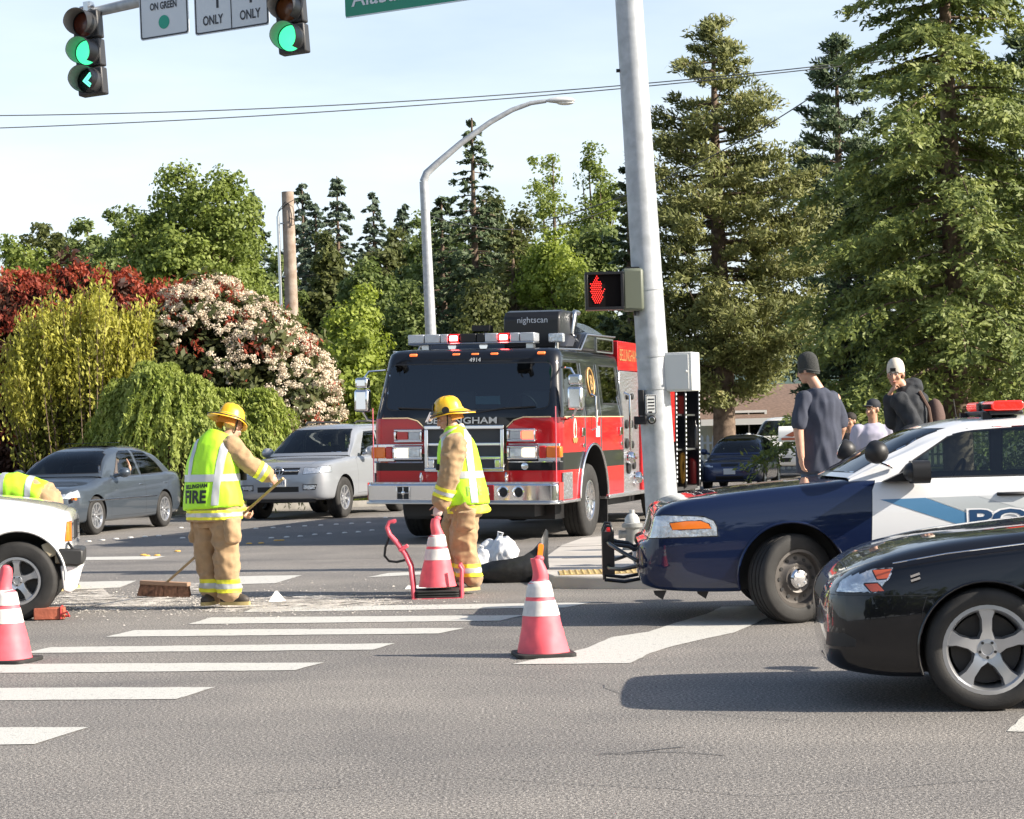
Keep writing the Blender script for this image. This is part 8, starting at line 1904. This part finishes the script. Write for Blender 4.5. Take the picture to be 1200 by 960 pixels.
# ------------------------------------------------------------------ cones, cart, debris and small street things
M['pink'] = mat('cone_pink_red', (.86, .12, .15), .55, var=.14, vscale=8.); M['collar'] = mat('cone_white_collar', (.66, .63, .60), .5, var=.1, vscale=20.)
def cone(label, loc_, rz=0., s=1., base=True, lean=(0, 0), seed=0):
    o = empty('traffic_cone', loc_, rz, label, 'traffic cone', 'pink and white traffic cones'); H = .66
    def rad(z): return .155*(1-z/.70)+.028 if z < .50 else .058-.02*(z-.50)/.16
    def seg(nm, z0, z1, mm, of=0.):
        g = MB(); n = 24; k = max(2, int((z1-z0)/.018)); vs = []; fs = []
        for i in range(k+1):
            z = z0+(z1-z0)*i/k
            for j in range(n):
                a = 2*PI*j/n; r = (rad(z)+of)*(1+.05*noise.noise((math.cos(a)*1.8+seed, math.sin(a)*1.8, z*9))+.03*noise.noise((math.cos(a)*5, math.sin(a)*5+seed, z*26)))
                vs.append((r*math.cos(a)+lean[0]*z+.012*math.sin(z*24+seed)*(z > .5), r*math.sin(a)+lean[1]*z, z))
        fs = [(i*n+j, i*n+(j+1) % n, (i+1)*n+(j+1) % n, (i+1)*n+j) for i in range(k) for j in range(n)]+[tuple(range(n-1, -1, -1)), tuple(range(k*n, (k+1)*n))]
        g.add(vs, fs); return g.build(nm, mm, o, sharp=50)
    seg('cone_body', .028, .655, M['pink']); seg('reflective_collar', .275, .375, M['collar'], .004); seg('reflective_collar', .40, .505, M['collar'], .004)
    g = MB(); g.ell((lean[0]*.66+.01, 0, .655), (.035, .035, .022), 10); g.build('cone_tip', M['pink'], o, sharp=60)
    if base:
        g = MB(); g.prism(rrect(-.20, .20, -.20, .20, .05), .0, .028, 'xy'); g.build('cone_base', M['rubber'], o, bevel=.006)
    o.scale = (s,)*3; return o
c1 = ground(637, 768.5); cone('pink traffic cone with white collars nearest the stop line', (c1.x, c1.y, .0), R(8), 1.0, lean=(-.035, .0), seed=1)
c0 = ground(8, 776); cone('pink traffic cone at the left edge beside the pickup wheel', (c0.x, c0.y, .0), R(-12), 1.0, seed=5)
cc = ground(513, 700); cone('pink traffic cone resting on the hand cart', (cc.x, cc.y, .075), R(5), 1.0, base=False, lean=(.01, 0), seed=9)
CT = empty('cone_cart', (cc.x, cc.y, 0), 0, 'pinkish red cone cart with black stacked bases beside the standing firefighter', 'cart')
for k in range(3):
    g = MB(); g.prism(rrect(-.215, .215, -.2, .2, .05), .008+k*.024, .026+k*.024, 'xy'); g.build('cone_base', M['rubber'], CT, bevel=.005)
M['cartred'] = mat('cart_pink', (.72, .10, .14), .4, coat=.3)
for y in (-.17, .17):
    g = MB(); g.tube([(-.215, y, .0), (-.225, y, .14), (-.24, y*.95, .30), (-.29, y*.7, .41), (-.37, y*.45, .52), (-.43, y*.25, .59), (-.455, y*.2, .66), (-.43, y*.2, .71), (-.385, y*.2, .715)], .019, 10); g.build('cart_rail', M['cartred'], CT, sharp=60)
    g = MB(); g.tube([(.225, y, .0), (.225, y, .16), (.235, y, .26), (.21, y*.9, .30)], .016, 10); g.build('cart_upright', M['cartred'], CT, sharp=60)
g = MB(); g.tube([(-.385, -.05, .715), (-.385, .05, .715)], .019, 10); g.build('cart_handle', M['cartred'], CT)
g = MB(); g.box((-.30, -.12, .47), (.10, .03, .035), Matrix.Rotation(R(-30), 3, 'Y')); g.build('cart_hook', M['cartred'], CT, bevel=.008)
g = MB(); g.tube([(-.43, -.04, .58), (-.47, -.06, .48), (-.48, -.06, .40), (-.44, -.06, .35), (-.37, -.06, .34), (-.28, -.10, .36)], .012, 6); g.build('strap', M['dark'], CT, sharp=60)
g = MB(); g.box((0, 0, .004), (.46, .40, .008)); g.build('cart_foot', M['cartred'], CT)

# torn bumper cover
b0 = ground(603, 683); BP = empty('bumper_cover', (b0.x, b0.y, 0), R(4), 'torn black plastic bumper cover with orange marker lying on the road', 'bumper')
def shell(pts, thick=.012):
    """pts: list of (plan x, plan y, z bottom, z top); a bent sheet with thickness"""
    g = MB(); n = len(pts); k = 6; vs = []
    for side in (0, 1):
        for x, y, z0, z1 in pts:
            for j in range(k+1):
                t = j/k; bul = .045*math.sin(PI*t); vs.append((x-bul*.3, y-bul+side*thick, z0+(z1-z0)*t))
    m_ = n*(k+1); fs = []
    for i in range(n-1):
        for j in range(k):
            a = i*(k+1)+j; b = a+k+1; fs += [(a, b, b+1, a+1), (m_+a, m_+a+1, m_+b+1, m_+b)]
        a = i*(k+1); b = a+k+1; fs += [(a, m_+a, m_+b, b), (a+k, b+k, m_+b+k, m_+a+k)]
    for a in (0, (n-1)*(k+1)):
        for j in range(k): fs.append((a+j, a+j+1, m_+a+j+1, m_+a+j))
    g.add(vs, fs); return g
blk = mat('scuffed_black_plastic', (.018, .018, .019), .42, var=.4, vscale=14., bump=.2, bscale=30)
shell([(-.42, .25, .0, .10), (-.36, .14, .0, .17), (-.22, .05, .0, .22), (-.05, .0, .0, .24), (.10, -.01, .0, .27), (.20, .0, .0, .33), (.28, .03, .01, .42), (.335, .08, .04, .53), (.37, .18, .10, .50), (.38, .32, .14, .38)]).build('cover', blk, BP, sharp=50)
g = MB(); g.prism(rrect(-.03, .03, -.07, .07, .02), 0, .012); mk = g.build('side_marker', M['amber'], BP, bevel=.003); mk.location = (.268, -.03, .315); mk.rotation_euler = (0, R(8), R(20))
g = MB(); g.tube([(.26, -.01, .20), (.30, -.015, .14), (.31, -.01, .08)], .008, 6); g.build('clip', mat('yellow_clip', (.75, .45, .03), .5), BP)
g = MB(); g.tube([(-.4, .28, .02), (-.1, .10, .03), (.3, .14, .05)], .03, 8); g.build('inner_brace', M['dark'], BP)
bagm = mat('white_plastic_bag', (.66, .67, .69), .3, trans=.0, spec=.6)
def bag(label, px, py, dims, seed, dy=0.):
    p = ground(px, py); o = empty('plastic_bag', (p.x, p.y+dy, 0), 0, label, 'plastic bag'); g = MB(); r0 = random.Random(seed)
    for k in range(9): g.ell((r0.uniform(-.6, .6)*dims[0], r0.uniform(-.5, .5)*dims[1], dims[2]*r0.uniform(.35, .75)), tuple(d*r0.uniform(.4, .62) for d in dims), 12, Matrix.Rotation(r0.uniform(-.6, .6), 3, 'Y'))
    capsule(g, (0, 0, dims[2]*.9), (dims[0]*.2, 0, dims[2]*1.3), .05, .015)
    b = blob(g, 'bag', bagm, o, .012, 2, .035, 9., seed)
    g = MB(); g.tube([(dims[0]*.15, -.01, dims[2]*1.2), (dims[0]*.3, -.03, dims[2]*1.45), (dims[0]*.05, -.02, dims[2]*1.5), (0, 0, dims[2]*1.2)], .012, 6); g.build('bag_handle', bagm, b)
bag('crumpled white plastic bag in the middle of the torn bumper', 584, 664, (.20, .16, .26), 3, .05)
bag('smaller white plastic bag left of the torn bumper', 563, 668, (.12, .10, .18), 6)
def shard(label, px, py, poly, rz, tilt, m=None):
    p = ground(px, py); g = MB(); g.prism(poly, 0, .006, 'xz'); o = g.build('plastic_shard', m or M['white'], None, bevel=.001); o.location = (p.x, p.y, .004); o.rotation_euler = (R(tilt), 0, R(rz)); tag(o, label, 'debris', 'broken plastic pieces'); return o
shard('triangular white plastic shard standing right of the sweeping firefighter', 325, 706, [(-.085, 0), (.085, 0), (.06, .04), (.01, .11), (-.01, .11)], 15, -25)
shard('flat white shard lying left of the cone cart', 488, 690, [(-.12, 0), (.10, 0), (.13, .10), (-.05, .13)], 20, -80)
shard('small white shard lying behind the cone cart', 532, 683, [(-.05, 0), (.07, 0), (.04, .08), (-.03, .06)], -30, -75)
p = ground(57, 727); o = empty('wheel_chock', (p.x, p.y+.05, 0), R(6), 'reddish wooden block wedged at the pickup front tyre', 'block')
g = MB(); g.box((0, 0, .055), (.26, .14, .10)); g.build('block', mat('red_brown_wood', (.36, .10, .055), .75, var=.2, vscale=9., bump=.4, bscale=40), o, bevel=.008)
g = MB(); g.tube([(.10, -.075, .01), (.10, -.076, .105), (.10, .07, .112), (.13, .075, .06)], .008, 6); g.tube([(.10, -.08, .05), (.16, -.10, .07), (.17, -.05, .03), (.135, -.02, .03)], .009, 6); g.build('rope', mat('red_rope', (.50, .05, .05), .8), o)
# mailbox
p = atd(944, 520, 27.5); o = empty('mailbox', (p.x, 27.5, .3), R(-12), 'white mailbox with a printed side on a dark post beside the beanie bystander', 'mailbox')
g = MB(); g.bx(-.05, .05, -.05, .05, 0, .96); g.build('post', mat('dark_post', (.06, .045, .035), .8), o, bevel=.006)
g = MB(); g.prism([(-.10, 1.0), (.10, 1.0), (.10, 1.12), (.08, 1.17), (.03, 1.2), (-.03, 1.2), (-.08, 1.17), (-.10, 1.12)], -.34, .12, 'yz'); mb = g.build('box', M['white'], o, bevel=.006)
g = MB(); g.bx(-.30, .08, -.108, -.102, 1.02, 1.05); g.prism([(-.25, 1.08), (-.15, 1.13), (-.08, 1.10), (-.16, 1.06)], -.103, -.108); g.build('side_print', mat('mailbox_print', (.35, .10, .05), .6), mb)
g = MB(); g.prism([(-.02, 1.06), (.03, 1.06), (.06, 1.10), (.0, 1.12)], -.103, -.108); g.build('side_print', mat('mailbox_print_dark', (.06, .09, .2), .6), mb)
# hydrant by the pole
p = atd(741, 620, 24.6); o = empty('fire_hydrant', (p.x, 24.6, .12), 0, 'grey fire hydrant just left of the signal pole foot', 'hydrant')
hm = mat('hydrant_grey', (.22, .225, .22), .55, var=.15, vscale=10.)
g = MB(); g.lathe([(.12, 0), (.12, .03), (.085, .04), (.08, .24), (.085, .25), (.12, .26), (.12, .30), (.09, .31)], n=20); g.build('barrel', hm, o)
g = MB(); g.lathe([(.09, .31), (.085, .36), (.06, .40), (.03, .42), (.03, .46), (0, .46)], n=18); g.build('bonnet', mat('hydrant_cap', (.45, .46, .45), .5), o)
for s in (1, -1): g = MB(); g.cyl((0, 0, .18), (s*.14, 0, .18), .045, n=14); g.cyl((s*.13, 0, .18), (s*.16, 0, .18), .055, n=6); g.build('nozzle', hm, o)
